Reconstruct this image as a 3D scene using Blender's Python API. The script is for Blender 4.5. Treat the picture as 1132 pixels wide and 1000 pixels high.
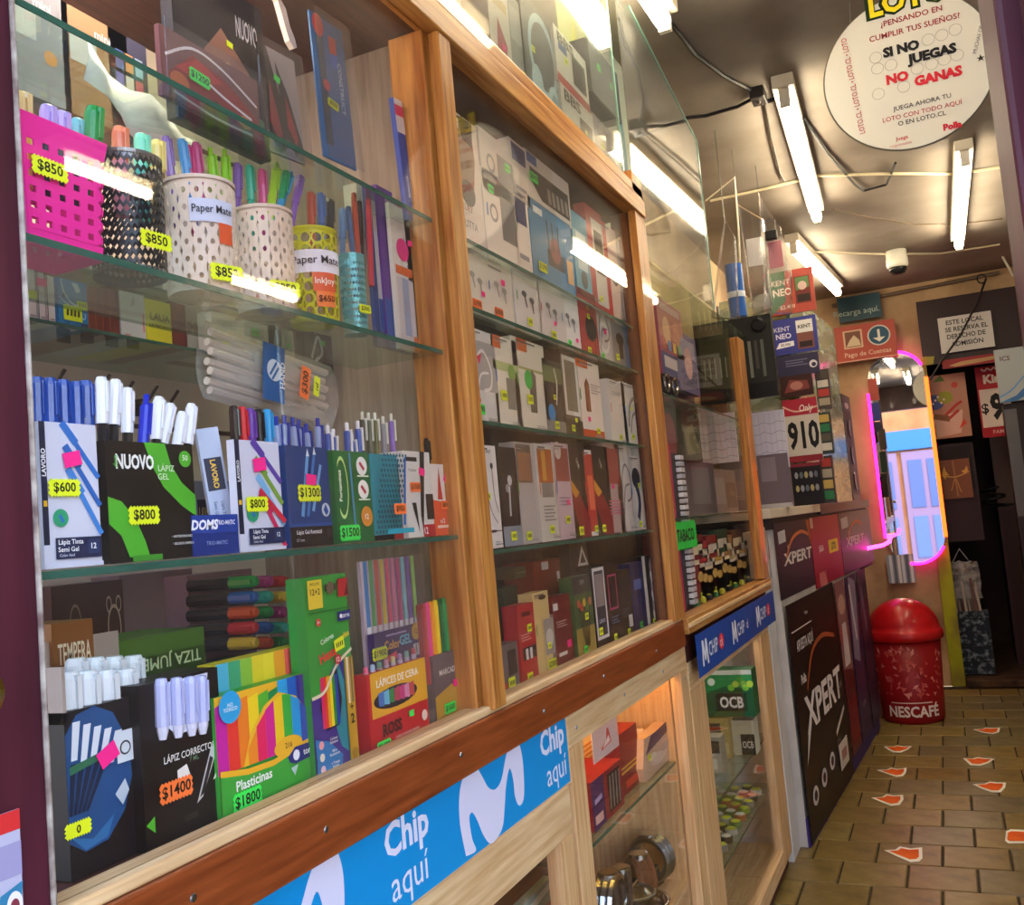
import bpy, math, random
from mathutils import Vector, Matrix
random.seed(7)
for _o in list(bpy.data.objects): bpy.data.objects.remove(_o)
scene = bpy.context.scene
C = scene.collection
R = math.radians
# ------------------------------------------------------------------ camera
FPX, CX, CY, EYE = 1046.9, 566.0, 500.0, Vector((0, 0, 1.61))
CR = Vector((0.90598712, 0.41418005, -0.08741975)).normalized()
CW = Vector((-0.40796053, 0.90942292, 0.0807351)).normalized()
CU = CR.cross(CW).normalized()
cam_d = bpy.data.cameras.new('camera'); cam_d.sensor_width = 36; cam_d.lens = 36 * FPX / 1132
cam_d.clip_start = 0.02; cam_d.clip_end = 100
cam = bpy.data.objects.new('camera', cam_d); C.objects.link(cam)
cam.matrix_world = Matrix(((CR.x, CU.x, -CW.x, EYE.x), (CR.y, CU.y, -CW.y, EYE.y), (CR.z, CU.z, -CW.z, EYE.z), (0, 0, 0, 1)))
scene.camera = cam
# ------------------------------------------------------------------ sky, exposure
world = bpy.data.worlds.new('sky'); scene.world = world; world.use_nodes = True
wn = world.node_tree.nodes; wl = world.node_tree.links
sky = wn.new('ShaderNodeTexSky'); sky.sky_type = 'NISHITA'; sky.sun_disc = False
sky.sun_elevation = R(48); sky.sun_rotation = R(40); sky.air_density = 1.2; sky.dust_density = 2.5
wn['Background'].inputs[1].default_value = 1.05
wl.new(sky.outputs[0], wn['Background'].inputs[0])
vs = scene.view_settings
vs.view_transform = 'Standard'; vs.look = 'None'; vs.gamma = 1; vs.use_curve_mapping = False
vs.exposure = 0.95
scene.cycles.transparent_max_bounces = 32
TUBE_W = 22.0      # emission of the ceiling tubes
# ------------------------------------------------------------------ pixel -> place
def ray(px, py): return CR * ((px - CX) / FPX) - CU * ((py - CY) / FPX) + CW
def onP(px, py, p0, n):
    d = ray(px, py); t = (Vector(p0) - EYE).dot(Vector(n)) / d.dot(Vector(n)); return EYE + d * t
def onX(px, py, X): return onP(px, py, (X, 0, 0), (1, 0, 0))
def onY(px, py, Y): return onP(px, py, (0, Y, 0), (0, 1, 0))
def onZ(px, py, Z): return onP(px, py, (0, 0, Z), (0, 0, 1))
# ------------------------------------------------------------------ materials
def lin(h):
    h = h.lstrip('#')
    if len(h) == 3: h = ''.join(c * 2 for c in h)
    f = lambda c: c / 12.92 if c <= .04045 else ((c + .055) / 1.055) ** 2.4
    return tuple(f(int(h[i:i + 2], 16) / 255) for i in (0, 2, 4)) + (1,)
MC = {}
def mat(col, rough=.5, metal=0, emit=0, coat=0):
    k = (col, rough, metal, emit, coat)
    if k in MC: return MC[k]
    m = bpy.data.materials.new('paint_' + col.lstrip('#')); m.use_nodes = True
    b = m.node_tree.nodes['Principled BSDF']; c = lin(col)
    b.inputs['Base Color'].default_value = c
    b.inputs['Roughness'].default_value = rough; b.inputs['Metallic'].default_value = metal
    b.inputs['Coat Weight'].default_value = coat; b.inputs['Specular IOR Level'].default_value = .3
    if emit:
        b.inputs['Emission Color'].default_value = c; b.inputs['Emission Strength'].default_value = emit
    MC[k] = m; return m
def noisy(name, c1, c2, scale=(1, 1, 1), ns=6, rough=.5, bump=0, detail=6, lo=.35, hi=.65, c3=None, coat=0, spot=None):
    """object-space two-tone noise with optional bump and a second, larger stain"""
    m = bpy.data.materials.new(name); m.use_nodes = True; nt = m.node_tree; N = nt.nodes; L = nt.links
    b = N['Principled BSDF']; b.inputs['Specular IOR Level'].default_value = .3; b.inputs['Roughness'].default_value = rough; b.inputs['Coat Weight'].default_value = coat
    tc = N.new('ShaderNodeTexCoord'); mp = N.new('ShaderNodeMapping'); mp.inputs['Scale'].default_value = scale
    L.new(tc.outputs['Object'], mp.inputs[0])
    nz = N.new('ShaderNodeTexNoise'); nz.inputs['Scale'].default_value = ns; nz.inputs['Detail'].default_value = detail
    L.new(mp.outputs[0], nz.inputs['Vector'])
    rp = N.new('ShaderNodeValToRGB'); rp.color_ramp.elements[0].position = lo; rp.color_ramp.elements[1].position = hi
    rp.color_ramp.elements[0].color = lin(c1); rp.color_ramp.elements[1].color = lin(c2)
    L.new(nz.outputs[0], rp.inputs[0]); out = rp.outputs[0]
    if c3:
        n2 = N.new('ShaderNodeTexNoise'); n2.inputs['Scale'].default_value = spot or ns * .3; n2.inputs['Detail'].default_value = 8
        L.new(tc.outputs['Object'], n2.inputs['Vector'])
        r2 = N.new('ShaderNodeValToRGB'); r2.color_ramp.elements[0].position = .5; r2.color_ramp.elements[1].position = .68
        L.new(n2.outputs[0], r2.inputs[0])
        mx = N.new('ShaderNodeMixRGB'); L.new(r2.outputs[0], mx.inputs[0]); L.new(out, mx.inputs[1]); mx.inputs[2].default_value = lin(c3)
        out = mx.outputs[0]
    L.new(out, b.inputs['Base Color'])
    if bump:
        bp = N.new('ShaderNodeBump'); bp.inputs['Strength'].default_value = bump; bp.inputs['Distance'].default_value = .003
        L.new(nz.outputs[0], bp.inputs['Height']); L.new(bp.outputs[0], b.inputs['Normal'])
    return m
def wood(name, c1, c2, axis, rough=.4, coat=0.0, ns=9):
    s = [9, 9, 9]; s['xyz'.index(axis)] = .55
    return noisy(name, c1, c2, tuple(s), ns, rough, .12, 7, .3, .7, coat=coat)
def glass(name, tint='#ffffff', refl=1.0, rough=.0, haze=0.0):
    """a clear sheet: light passes, the surface mirrors by its fresnel; haze = dust and scratches that scatter"""
    m = bpy.data.materials.new(name); m.use_nodes = True; nt = m.node_tree; N = nt.nodes; L = nt.links
    N.remove(N['Principled BSDF']); out = N['Material Output']
    tr = N.new('ShaderNodeBsdfTransparent'); tr.inputs[0].default_value = lin(tint)
    gl = N.new('ShaderNodeBsdfGlossy'); gl.inputs['Roughness'].default_value = rough; gl.inputs[0].default_value = (1, 1, 1, 1)
    ge = N.new('ShaderNodeNewGeometry'); dt = N.new('ShaderNodeVectorMath'); dt.operation = 'DOT_PRODUCT'
    L.new(ge.outputs['Incoming'], dt.inputs[0]); L.new(ge.outputs['Normal'], dt.inputs[1])
    def mth(op, a, b):
        n = N.new('ShaderNodeMath'); n.operation = op
        for i, q in enumerate((a, b)):
            if q is None: continue
            if isinstance(q, (int, float)): n.inputs[i].default_value = q
            else: L.new(q, n.inputs[i])
        return n.outputs[0]
    c1 = mth('SUBTRACT', 1.0, mth('ABSOLUTE', dt.outputs['Value'], None)); sch = mth('ADD', .04, mth('MULTIPLY', .96, mth('POWER', c1, 5.0)))
    mu = N.new('ShaderNodeMath'); mu.operation = 'MULTIPLY'; mu.inputs[1].default_value = refl; mu.use_clamp = True
    L.new(sch, mu.inputs[0])
    mx = N.new('ShaderNodeMixShader'); L.new(mu.outputs[0], mx.inputs[0]); L.new(tr.outputs[0], mx.inputs[1]); L.new(gl.outputs[0], mx.inputs[2])
    last = mx
    if haze:
        df = N.new('ShaderNodeBsdfDiffuse'); df.inputs[0].default_value = (.85, .85, .85, 1)
        nz = N.new('ShaderNodeTexNoise'); nz.inputs['Scale'].default_value = 5; nz.inputs['Detail'].default_value = 9
        tc = N.new('ShaderNodeTexCoord'); mp = N.new('ShaderNodeMapping'); mp.inputs['Scale'].default_value = (1, 1, 3)
        L.new(tc.outputs['Object'], mp.inputs[0]); L.new(mp.outputs[0], nz.inputs['Vector'])
        mr = N.new('ShaderNodeMapRange'); mr.inputs[1].default_value = .35; mr.inputs[2].default_value = .8
        mr.inputs[3].default_value = haze * .4; mr.inputs[4].default_value = haze * 1.8
        L.new(nz.outputs[0], mr.inputs[0])
        m2 = N.new('ShaderNodeMixShader'); L.new(mr.outputs[0], m2.inputs[0]); L.new(mx.outputs[0], m2.inputs[1]); L.new(df.outputs[0], m2.inputs[2]); last = m2
    L.new(last.outputs[0], out.inputs[0]); return m
M = dict(
    pine_z=wood('pine_upright', '#94531f', '#cf9148', 'z', .38, .15), pine_y=wood('pine_rail', '#9a5a26', '#d29a52', 'y', .38, .15),
    pale_y=wood('pale_pine_rail', '#c89a68', '#e6c596', 'y', .5), pale_z=wood('pale_pine_upright', '#c2905c', '#e2bb88', 'z', .5),
    rail=wood('varnished_brown_rail', '#6e3015', '#9a4c24', 'y', .3, .3), dark_in=wood('dark_red_board', '#3c1a16', '#5a2c22', 'y', .5),
    slat=noisy('cream_slatwall', '#d6c4b0', '#e4d6c4', (1, 1, 1), 4, .55), slat_groove=mat('#4a3a30', .7),
    glass=glass('showcase_glass', '#fffdfb', .6, .0, .005), glass_thin=glass('clean_glass', '#fffdfb', .3, .0, .004), shelf_glass=glass('shelf_glass', '#e4f0e8', .9, .02, .035), bag=glass('bag_film', '#efe8e4', 1.5, .15, .25),
    edge=mat('#2c5a4c', .15), edge_pale=mat('#7fa79a', .15), acrylic=glass('scratched_acrylic', '#f4f8f6', 1.5, .03, .04),
    film=glass('clear_film', '#f6f6f8', 1.5, .09, .03), sheet=glass('greenish_sheet', '#d2dcb8', .45, .12, .22), frosted=glass('cloudy_plastic', '#dcdcdc', 1.4, .25, .35),
    chrome=mat('#c9c9c9', .18, 1), steel=mat('#8c8c8c', .35, 1), brass=mat('#c9a14a', .25, 1),
    maroon=noisy('maroon_gloss_paint', '#3a0d14', '#50141c', (1, 1, .4), 5, .35, .05, coat=.1),
    maroon2=noisy('maroon_jamb_paint', '#3c121c', '#521c2a', (3, 3, .4), 6, .5, .05),
    ceiling=noisy('stained_ceiling', '#82786e', '#9a9086', (1, 1, 1), 2.5, .6, .15, 9, .3, .75, '#6a6056', spot=.9),
    wallpaint=noisy('worn_beige_wall', '#a88a66', '#c4a67e', (1, 1, .6), 3, .6, .1, 8, c3='#8c6e4c', spot=2.2),
    grout=noisy('dark_grout', '#2a2117', '#4a3c28', ns=30, rough=.9), white=mat('#eeeae4', .4), offwhite=mat('#d9d2c4', .5), black=mat('#141214', .35),
)
# ------------------------------------------------------------------ mesh builder
TXT = {}
def text_mesh(s, bold, shear):
    k = (s, bold, shear)
    if k not in TXT:
        c = bpy.data.curves.new('t', 'FONT'); c.body = s; c.size = 1; c.offset = bold; c.shear = shear
        c.resolution_u = 2; c.fill_mode = 'FRONT'; c.align_x = 'CENTER'; c.align_y = 'CENTER'; c.space_line = .85
        o = bpy.data.objects.new('t', c); me = o.to_mesh()
        vv = [(v.co.x, v.co.y) for v in me.vertices]; ff = [tuple(p.vertices) for p in me.polygons]
        if vv:
            xs = [v[0] for v in vv]; ys = [v[1] for v in vv]; mx = (min(xs) + max(xs)) / 2; my = (min(ys) + max(ys)) / 2
            vv = [(x - mx, y - my) for x, y in vv]; dim = (max(xs) - min(xs), max(ys) - min(ys))
        else: dim = (1, 1)
        o.to_mesh_clear(); bpy.data.objects.remove(o); bpy.data.curves.remove(c)
        TXT[k] = (vv, ff, dim)
    return TXT[k]
class MB:
    def __init__(s): s.v, s.f, s.i, s.mats = [], [], [], []
    def mi(s, m):
        if isinstance(m, str): m = M[m] if m in M else mat(m)
        if m not in s.mats: s.mats.append(m)
        return s.mats.index(m)
    def add(s, vs, fs, m):
        o = len(s.v); k = s.mi(m); s.v += [tuple(v) for v in vs]
        for f in fs: s.f.append(tuple(o + j for j in f)); s.i.append(k)
    def box(s, x0, y0, z0, x1, y1, z1, m):
        x0, x1 = min(x0, x1), max(x0, x1); y0, y1 = min(y0, y1), max(y0, y1); z0, z1 = min(z0, z1), max(z0, z1)
        s.add([(x0, y0, z0), (x1, y0, z0), (x1, y1, z0), (x0, y1, z0), (x0, y0, z1), (x1, y0, z1), (x1, y1, z1), (x0, y1, z1)],
              [(0, 3, 2, 1), (4, 5, 6, 7), (0, 1, 5, 4), (1, 2, 6, 5), (2, 3, 7, 6), (3, 0, 4, 7)], m); return s
    def hexa(s, b, t, m):          # 4 bottom + 4 top points
        s.add(list(b) + list(t), [(0, 3, 2, 1), (4, 5, 6, 7), (0, 1, 5, 4), (1, 2, 6, 5), (2, 3, 7, 6), (3, 0, 4, 7)], m); return s
    def prism(s, pts, y0, y1, m):  # outline in local x,z pushed along y
        n = len(pts)
        s.add([(x, y0, z) for x, z in pts] + [(x, y1, z) for x, z in pts],
              [tuple(range(n)), tuple(range(2 * n - 1, n - 1, -1))] + [(i, i + n, (i + 1) % n + n, (i + 1) % n) for i in range(n)], m); return s
    def face(s, pts, m, y=0): s.add([(x, y, z) for x, z in pts], [tuple(range(len(pts)))], m); return s
    def tube(s, pts, r, m, n=8, cap=True):
        pts = [Vector(p) for p in pts]; rs = r if isinstance(r, (list, tuple)) else [r] * len(pts); vs = []; up0 = None
        for i, p in enumerate(pts):
            d = (pts[min(i + 1, len(pts) - 1)] - pts[max(i - 1, 0)]).normalized()
            if up0 is None: up0 = d.orthogonal().normalized()
            a = (up0 - d * up0.dot(d)).normalized(); up0 = a; b = d.cross(a)
            vs += [p + (a * math.cos(2 * math.pi * k / n) + b * math.sin(2 * math.pi * k / n)) * rs[i] for k in range(n)]
        fs = [(i * n + k, i * n + (k + 1) % n, (i + 1) * n + (k + 1) % n, (i + 1) * n + k) for i in range(len(pts) - 1) for k in range(n)]
        if cap: fs += [tuple(range(n - 1, -1, -1)), tuple(range((len(pts) - 1) * n, len(pts) * n))]
        s.add(vs, fs, m); return s
    def lathe(s, prof, m, n=20, c=(0, 0)):
        vs = [(c[0] + r * math.cos(2 * math.pi * k / n), c[1] + r * math.sin(2 * math.pi * k / n), z) for r, z in prof for k in range(n)]
        fs = [(i * n + k, i * n + (k + 1) % n, (i + 1) * n + (k + 1) % n, (i + 1) * n + k) for i in range(len(prof) - 1) for k in range(n)]
        s.add(vs, fs + [tuple(range(n - 1, -1, -1)), tuple(range((len(prof) - 1) * n, len(prof) * n))], m); return s
    def text(s, t, x, z, h, m, y=0, bold=.012, rot=0, shear=0, maxw=None, fw=None):
        """lettering lying in the local x,z plane, h = cap height, centred on x,z; maxw squeezes long lines"""
        vv, ff, dim = text_mesh(t, bold, shear); nl = t.count('\n') + 1; k = h * nl / max(dim[1], .3) if nl > 1 else h / .73; kx = k
        if maxw and dim[0] * k > maxw: kx = maxw / dim[0]
        if fw: kx = fw / dim[0]
        ca, sa = math.cos(rot), math.sin(rot)
        s.add([(x + vx * kx * ca - vy * k * sa, y, z + vx * kx * sa + vy * k * ca) for vx, vy in vv], ff, m); return s
    def grid_holes(s, fn, nu, nv, m, hole=.6, n=8, du=0, stagger=False, closed=False, rot=0):
        """a sheet fn(u,v) of nu x nv cells, each with a round or square hole"""
        for i in range(nu):
            for j in range(nv):
                off = .5 if (stagger and j % 2) else 0
                cu, cv = (i + .5 + off) / nu, (j + .5) / nv; hu, hv = .5 / nu, .5 / nv; o = []; q = []
                for k in range(n):
                    a = 2 * math.pi * (k + .5) / n; ca, sa = math.cos(a), math.sin(a); sc = 1 / max(abs(ca), abs(sa))
                    o.append(fn(cu + hu * ca * sc, cv + hv * sa * sc)); b = a + rot
                    q.append(fn(cu + hu * math.cos(b) * hole, cv + hv * math.sin(b) * hole))
                s.add(o + q, [(k, (k + 1) % n, n + (k + 1) % n, n + k) for k in range(n)], m)
        return s
    def mesh(s, name):
        me = bpy.data.meshes.new(name); me.from_pydata(s.v, [], s.f)
        for m in s.mats: me.materials.append(m)
        me.polygons.foreach_set('material_index', s.i); me.update(); return me
    def build(s, name, parent=None, loc=None, rz=0, smooth=False, bev=0, sol=0):
        o = bpy.data.objects.new(name, s.mesh(name)); C.objects.link(o)
        if parent: o.parent = parent
        if loc is not None: o.location = loc
        if rz: o.rotation_euler = (0, 0, rz)
        if smooth:
            for p in o.data.polygons: p.use_smooth = len(p.vertices) < 5
        if bev:
            b = o.modifiers.new('edge', 'BEVEL'); b.width = bev; b.segments = 2; b.limit_method = 'ANGLE'
        if sol:
            b = o.modifiers.new('thick', 'SOLIDIFY'); b.thickness = sol; b.offset = 0
        return o
def tag(o, label, cat, group=None, kind=None):
    if label: o['label'] = label
    if cat: o['category'] = cat
    if group: o['group'] = group
    if kind: o['kind'] = kind
    return o
def empty(name, loc=(0, 0, 0), rz=0):
    o = bpy.data.objects.new(name, None); C.objects.link(o); o.location = loc; o.rotation_euler = (0, 0, rz); o.empty_display_size = .05; return o
def part(name, mesh, parent, loc=(0, 0, 0), rot=(0, 0, 0)):
    o = bpy.data.objects.new(name, mesh); C.objects.link(o); o.parent = parent; o.location = loc; o.rotation_euler = rot; return o
def structure(o): o['kind'] = 'structure'; return o
# ------------------------------------------------------------------ printed packs
STK = {'y': '#e6f31c', 'o': '#ff7a35', 'g': '#3df05a', 'p': '#ff1f8f', 'w': '#f4f4f0'}
def spline(P, n=5):
    if len(P) < 3: return P
    out = []
    for i in range(len(P) - 1):
        a, b, c, d = P[max(i - 1, 0)], P[i], P[i + 1], P[min(i + 2, len(P) - 1)]
        for k in range(n):
            t = k / n; out.append(.5 * ((2 * b) + (c - a) * t + (2 * a - 5 * b + 4 * c - d) * t * t + (3 * b - a - 3 * c + d) * t ** 3))
    return out + [P[-1]]
def draw(mb, w, h, pr, y0=-.0003):
    """print on the front face: u,v run 0..1 over the face; each entry lies a hair above the one before"""
    y = y0
    for e in pr:
        k = e[0]; y -= .00018
        if k == 'r': mb.face([(e[1] * w, e[2] * h), (e[3] * w, e[2] * h), (e[3] * w, e[4] * h), (e[1] * w, e[4] * h)], e[5], y)
        elif k == 'p': mb.face([(u * w, v * h) for u, v in e[1]], e[2], y)
        elif k == 'e':
            n = 20; mb.face([(e[1] * w + e[3] * w * math.cos(2 * math.pi * i / n), e[2] * h + (e[4] * h if e[4] else e[3] * w) * math.sin(2 * math.pi * i / n)) for i in range(n)], e[5], y)
        elif k == 'o':   # ring
            n = 24; ru = e[3] * w; rv = (e[4] * h if e[4] else ru); t = e[5]
            A = [(math.cos(2 * math.pi * i / n), math.sin(2 * math.pi * i / n)) for i in range(n)]
            mb.add([(e[1] * w + ru * a, y, e[2] * h + rv * b) for a, b in A] + [(e[1] * w + ru * (1 - t) * a, y, e[2] * h + rv * (1 - t) * b) for a, b in A],
                   [(i, (i + 1) % n, n + (i + 1) % n, n + i) for i in range(n)], e[6])
        elif k == 't':   # text, u, v, cap height (of h), colour, [bold, rot, shear, maxw (of w)]
            o = e[6] if len(e) > 6 else {}
            mb.text(e[1], e[2] * w, e[3] * h, e[4] * h, e[5], y, o.get('b', .012), o.get('rot', 0), o.get('sh', 0), o.get('mw', .94) * w if not o.get('rot') else None, o['fw'] * w if 'fw' in o else None)
        elif k == 'l':   # stroke
            P = spline([Vector((u * w, v * h)) for u, v in e[1]]); t = e[2] * w / 2; L, Q = [], []
            for i, p in enumerate(P):
                d = (P[min(i + 1, len(P) - 1)] - P[max(i - 1, 0)]).normalized(); n_ = Vector((-d.y, d.x)) * t; L.append(p + n_); Q.append(p - n_)
            mb.add([(a.x, y, a.y) for a in L] + [(a.x, y, a.y) for a in Q], [(i, i + 1, len(P) + i + 1, len(P) + i) for i in range(len(P) - 1)], e[3])
        elif k == 'b':   # barcode
            u0, v0, u1, v1 = e[1:5]; mb.face([(u0 * w, v0 * h), (u1 * w, v0 * h), (u1 * w, v1 * h), (u0 * w, v1 * h)], '#fff', y)
            for i in range(7):
                a = u0 + (u1 - u0) * (i + .25) / 7; b = a + (u1 - u0) / 7 * (.3 + .35 * (i * 7 % 3) / 2)
                mb.face([(a * w, v0 * h), (b * w, v0 * h), (b * w, v1 * h), (a * w, v1 * h)], '#111', y - .0001)
    return y
def burst(w, h, n=9, z=.0022):
    P = []
    for i in range(n * 2): P.append((-w / 2 + w * i / (n * 2), -h / 2 - (z if i % 2 else 0)))
    m = max(3, int(n * h / w))
    for i in range(m * 2): P.append((w / 2 + (z if i % 2 else 0), -h / 2 + h * i / (m * 2)))
    for i in range(n * 2): P.append((w / 2 - w * i / (n * 2), h / 2 + (z if i % 2 else 0)))
    for i in range(m * 2): P.append((-w / 2 - (z if i % 2 else 0), h / 2 - h * i / (m * 2)))
    return P
def sticker(par, w, h, y, spec):
    """spec: text, u, v, width in metres, colour key, [rotation degrees]"""
    t, u, v, sw, ck = spec[:5]; sw = sw if t else sw * .78; rot = R(spec[5]) if len(spec) > 5 else 0
    sh = sw * (.42 if t else .7)
    mb = MB(); mb.prism(burst(sw, sh) if t else [(-sw / 2, -sh / 2), (sw / 2, -sh / 2), (sw / 2, sh / 2), (-sw / 2, sh / 2)], 0, -.0006, mat(STK[ck], .6, 0, 0))
    s = mb.build('price_sticker', par, (u * w, y - .0008, v * h)); s.rotation_euler = (0, rot, 0)
    if t:
        MB().text(t, 0, 0, sh * .66, '#141408', 0, .02, maxw=sw * .94).build('price', s, (0, -.0009, 0))
    elif ck in 'yog' and sw > .017:
        q = MB()
        for k in range(4): q.face([(-sw * .36 + k * sw * .2, -sh * .2), (-sw * .25 + k * sw * .2, -sh * .2), (-sw * .23 + k * sw * .2, sh * .22), (-sw * .34 + k * sw * .2, sh * .22)], '#3a3a10', 0)
        q.build('price', s, (0, -.0009, 0))
    return s
def pack(name, label, cat, a, b, X=-.83, d=.03, col='#eee', pr=(), st=(), zb=None, group=None, tilt=0, yaw=0, shape=None, mt=None, film=False, Y=None):
    """a box or card standing with its face to the aisle: a = bottom-left pixel, b = top-right pixel of the face on the plane X
       (or Y= for a face looking to the street)"""
    if Y is None: A, B = onX(*a, X), onX(*b, X); w, rz = B.y - A.y, R(90)
    else: A, B = onY(*a, Y), onY(*b, Y); w, rz = B.x - A.x, 0
    z0 = A.z if zb is None else zb; h = B.z - z0
    return pack3(name, label, cat, (A.x, A.y, z0), w, h, rz + R(yaw), d, col, pr, st, group, tilt, shape, mt, film)
SPLIT = ('apuesta', 'ribbed edge', 'blue berry', 'yellow logo', 'mauve grey box', 'brown locker', 'dark shelf box', 'people in red', 'silver figure', 'XPERT poster', 'XPERT lettering', 'ending in aquí', 'right of admission', 'blue cooler header')
def pack3(name, label, cat, loc, w, h, rz, d=.03, col='#eee', pr=(), st=(), group=None, tilt=0, shape=None, mt=None, film=False):
    mb = MB(); m = mt or mat(col, .42)
    if shape: mb.prism([(u * w, v * h) for u, v in shape], 0, d, m)
    else: mb.box(0, 0, 0, w, d, h, m)
    o = mb.build(name, None, loc); o.rotation_euler = (0, R(tilt), rz)
    tag(o, label, cat, group); y = 0
    if pr and any(k in label for k in SPLIT):
        y = 0
        for e in pr: q = MB(); y = draw(q, w, h, [e], y - .0001); q.build({'t': 'lettering', 'r': 'printed_panel', 'e': 'printed_disc', 'l': 'printed_line'}.get(e[0], 'printed_shape'), o)
    elif pr:
        q = MB(); y = draw(q, w, h, pr); q.build('printed_face', o)
    for s in st: sticker(o, w, h, y, s)
    if film:
        MB().box(-.004, y - .012, -.004, w + .004, y - .0112, h + .004, 'film').build('clear_wrap', o)
    return o
# ------------------------------------------------------------------ pens and markers
PENS = {}
def pen_meshes(kind, cap, body, L, r):
    k = (kind, cap, body, round(L, 3), r)
    if k in PENS: return PENS[k]
    out = []; cm, bm = mat(cap, .25, coat=.3), mat(body, .3)
    if kind == 'cap':
        out.append(('barrel', MB().lathe([(r * .5, -L), (r * .8, -L + .01), (r * .8, -.045)], bm, 8).mesh('barrel')))
        out.append(('cap', MB().lathe([(r, -.055), (r, -.008), (r * .75, -.001), (r * .3, 0)], cm, 10).mesh('cap')))
        out.append(('clip', MB().box(-.0016, -r - .0028, -.042, .0016, -r - .0008, -.006, cm).box(-.0016, -r - .001, -.010, .0016, -r * .3, -.006, cm).mesh('clip')))
    elif kind == 'click':
        out.append(('barrel', MB().lathe([(r * .4, -L), (r, -L + .015), (r, -.014)], bm, 10).mesh('barrel')))
        out.append(('button', MB().lathe([(r * .55, -.014), (r * .55, -.001), (r * .4, 0)], cm, 8).mesh('button')))
        out.append(('clip', MB().box(-.002, -r - .003, -.050, .002, -r - .001, -.012, cm).box(-.002, -r - .001, -.016, .002, -r * .3, -.012, cm).mesh('clip')))
    elif kind == 'marker':
        out.append(('barrel', MB().lathe([(r, -L), (r, -.045)], bm, 12).mesh('barrel')))
        out.append(('cap', MB().lathe([(r * 1.04, -.045), (r * 1.0, -.008), (r * .8, -.001), (r * .7, 0)], cm, 12).mesh('cap')))
        out.append(('clip', MB().box(-.003, -r - .004, -.043, .003, -r - .002, -.004, cm).box(-.003, -r - .002, -.01, .003, -r * .5, -.004, cm).mesh('clip')))
    elif kind == 'stick':
        out.append(('barrel', MB().lathe([(r, -L), (r, -.01)], bm, 8).mesh('barrel')))
        out.append(('end', MB().lathe([(r * .9, -.01), (r * .9, -.002), (r * .5, 0)], cm, 8).mesh('end')))
    PENS[k] = out; return out
def pen(name, label, group, top, X, kind='cap', cap='#1749b5', body='#dfe6f0', L=.145, r=.0052, lean=0, fwd=0, cat='pen', spin=90):
    p = onX(top[0], top[1], X); e = empty(name, p); e.rotation_euler = (R(lean), R(fwd), R(spin)); e.rotation_mode = 'XYZ'
    e.matrix_world = Matrix.Translation(p) @ Matrix.Rotation(R(-lean), 4, 'X') @ Matrix.Rotation(R(fwd), 4, 'Y') @ Matrix.Rotation(R(spin), 4, 'Z')
    for n, me in pen_meshes(kind, cap, body, L, r): part(n, me, e)
    return tag(e, label, cat, group)
# ================================================================== the room
YB, ZC, XR = 8.75, 3.40, 2.55          # back wall, ceiling, right wall
floor = structure(MB().box(-1.35, .45, -.12, XR, YB, -.006, 'grout').build('floor'))
TS = .2685
tile_mats = [noisy('floor_tile_%d' % i, a, b, (1, 1, 1), 14, .33, .12, 8, .3, .7, c, spot=5) for i, (a, b, c) in enumerate(
    [('#705c2b', '#87703c', '#544522'), ('#786432', '#907b47', '#5c4d28'), ('#6b5f3a', '#827450', '#564a2f'), ('#655839', '#7b6e4e', '#4e442d')])]
def tile_mesh(m, w, k):
    e = .004; mb = MB(); c = .004
    mb.hexa([(e, e, -.006), (w - e, e, -.006), (w - e, TS - e, -.006), (e, TS - e, -.006)],
            [(e + c, e + c, .001), (w - e - c, e + c, .001), (w - e - c, TS - e - c, .001), (e + c, TS - e - c, .001)], m); return mb.mesh('tile')
tm = [tile_mesh(m, TS * 1.015, 0) for m in tile_mats]
for r in range(-12, 17):
    y = 4.295 + TS * (r - 1)
    if y + TS > YB + .02: break
    x = -.595 + (0 if r % 2 else TS * .51) - TS * 1.015 * (2 if y < 6.2 else 1)
    while x < XR - .2:
        part('tile', random.choice(tm if x > -.5 else tm[:2] + tm[:1]), floor, (x, y, random.uniform(-.0008, .0008))); x += TS * 1.015
ceiling = structure(MB().box(-1.4, .2, ZC, XR + .1, YB + .1, ZC + .1, 'ceiling').build('ceiling'))
structure(MB().box(-1.4, .5, -.1, -1.32, YB + .1, ZC, 'wallpaint').build('wall_left'))
structure(MB().box(XR, .5, -.1, XR + .1, YB + .1, ZC, noisy('right_wall_paint', '#7a6656', '#94806c', ns=3)).build('wall_right'))
# back wall with the doorway to the store room
wb = structure(MB().box(-1.35, YB, 0, -.02, YB + .12, ZC, 'wallpaint').box(-.02, YB, 2.72, XR, YB + .12, ZC, 'wallpaint').box(1.15, YB, 0, XR, YB + .12, 2.72, 'wallpaint').build('wall_back'))
structure(MB().box(-.115, YB - .035, 0, -.01, YB + .02, 2.74, noisy('peeling_lime_paint', '#8a8c10', '#a5a81c', (1, 1, .5), 7, .5, .2, 8, .3, .7, '#7a6a30', spot=3)).build('trim_1', bev=.004))
structure(MB().box(.0, YB - .1, 0, 1.15, YB + .1, .055, noisy('worn_step', '#2c1d14', '#58402c', ns=12, rough=.7)).build('trim_2', bev=.006))
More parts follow.
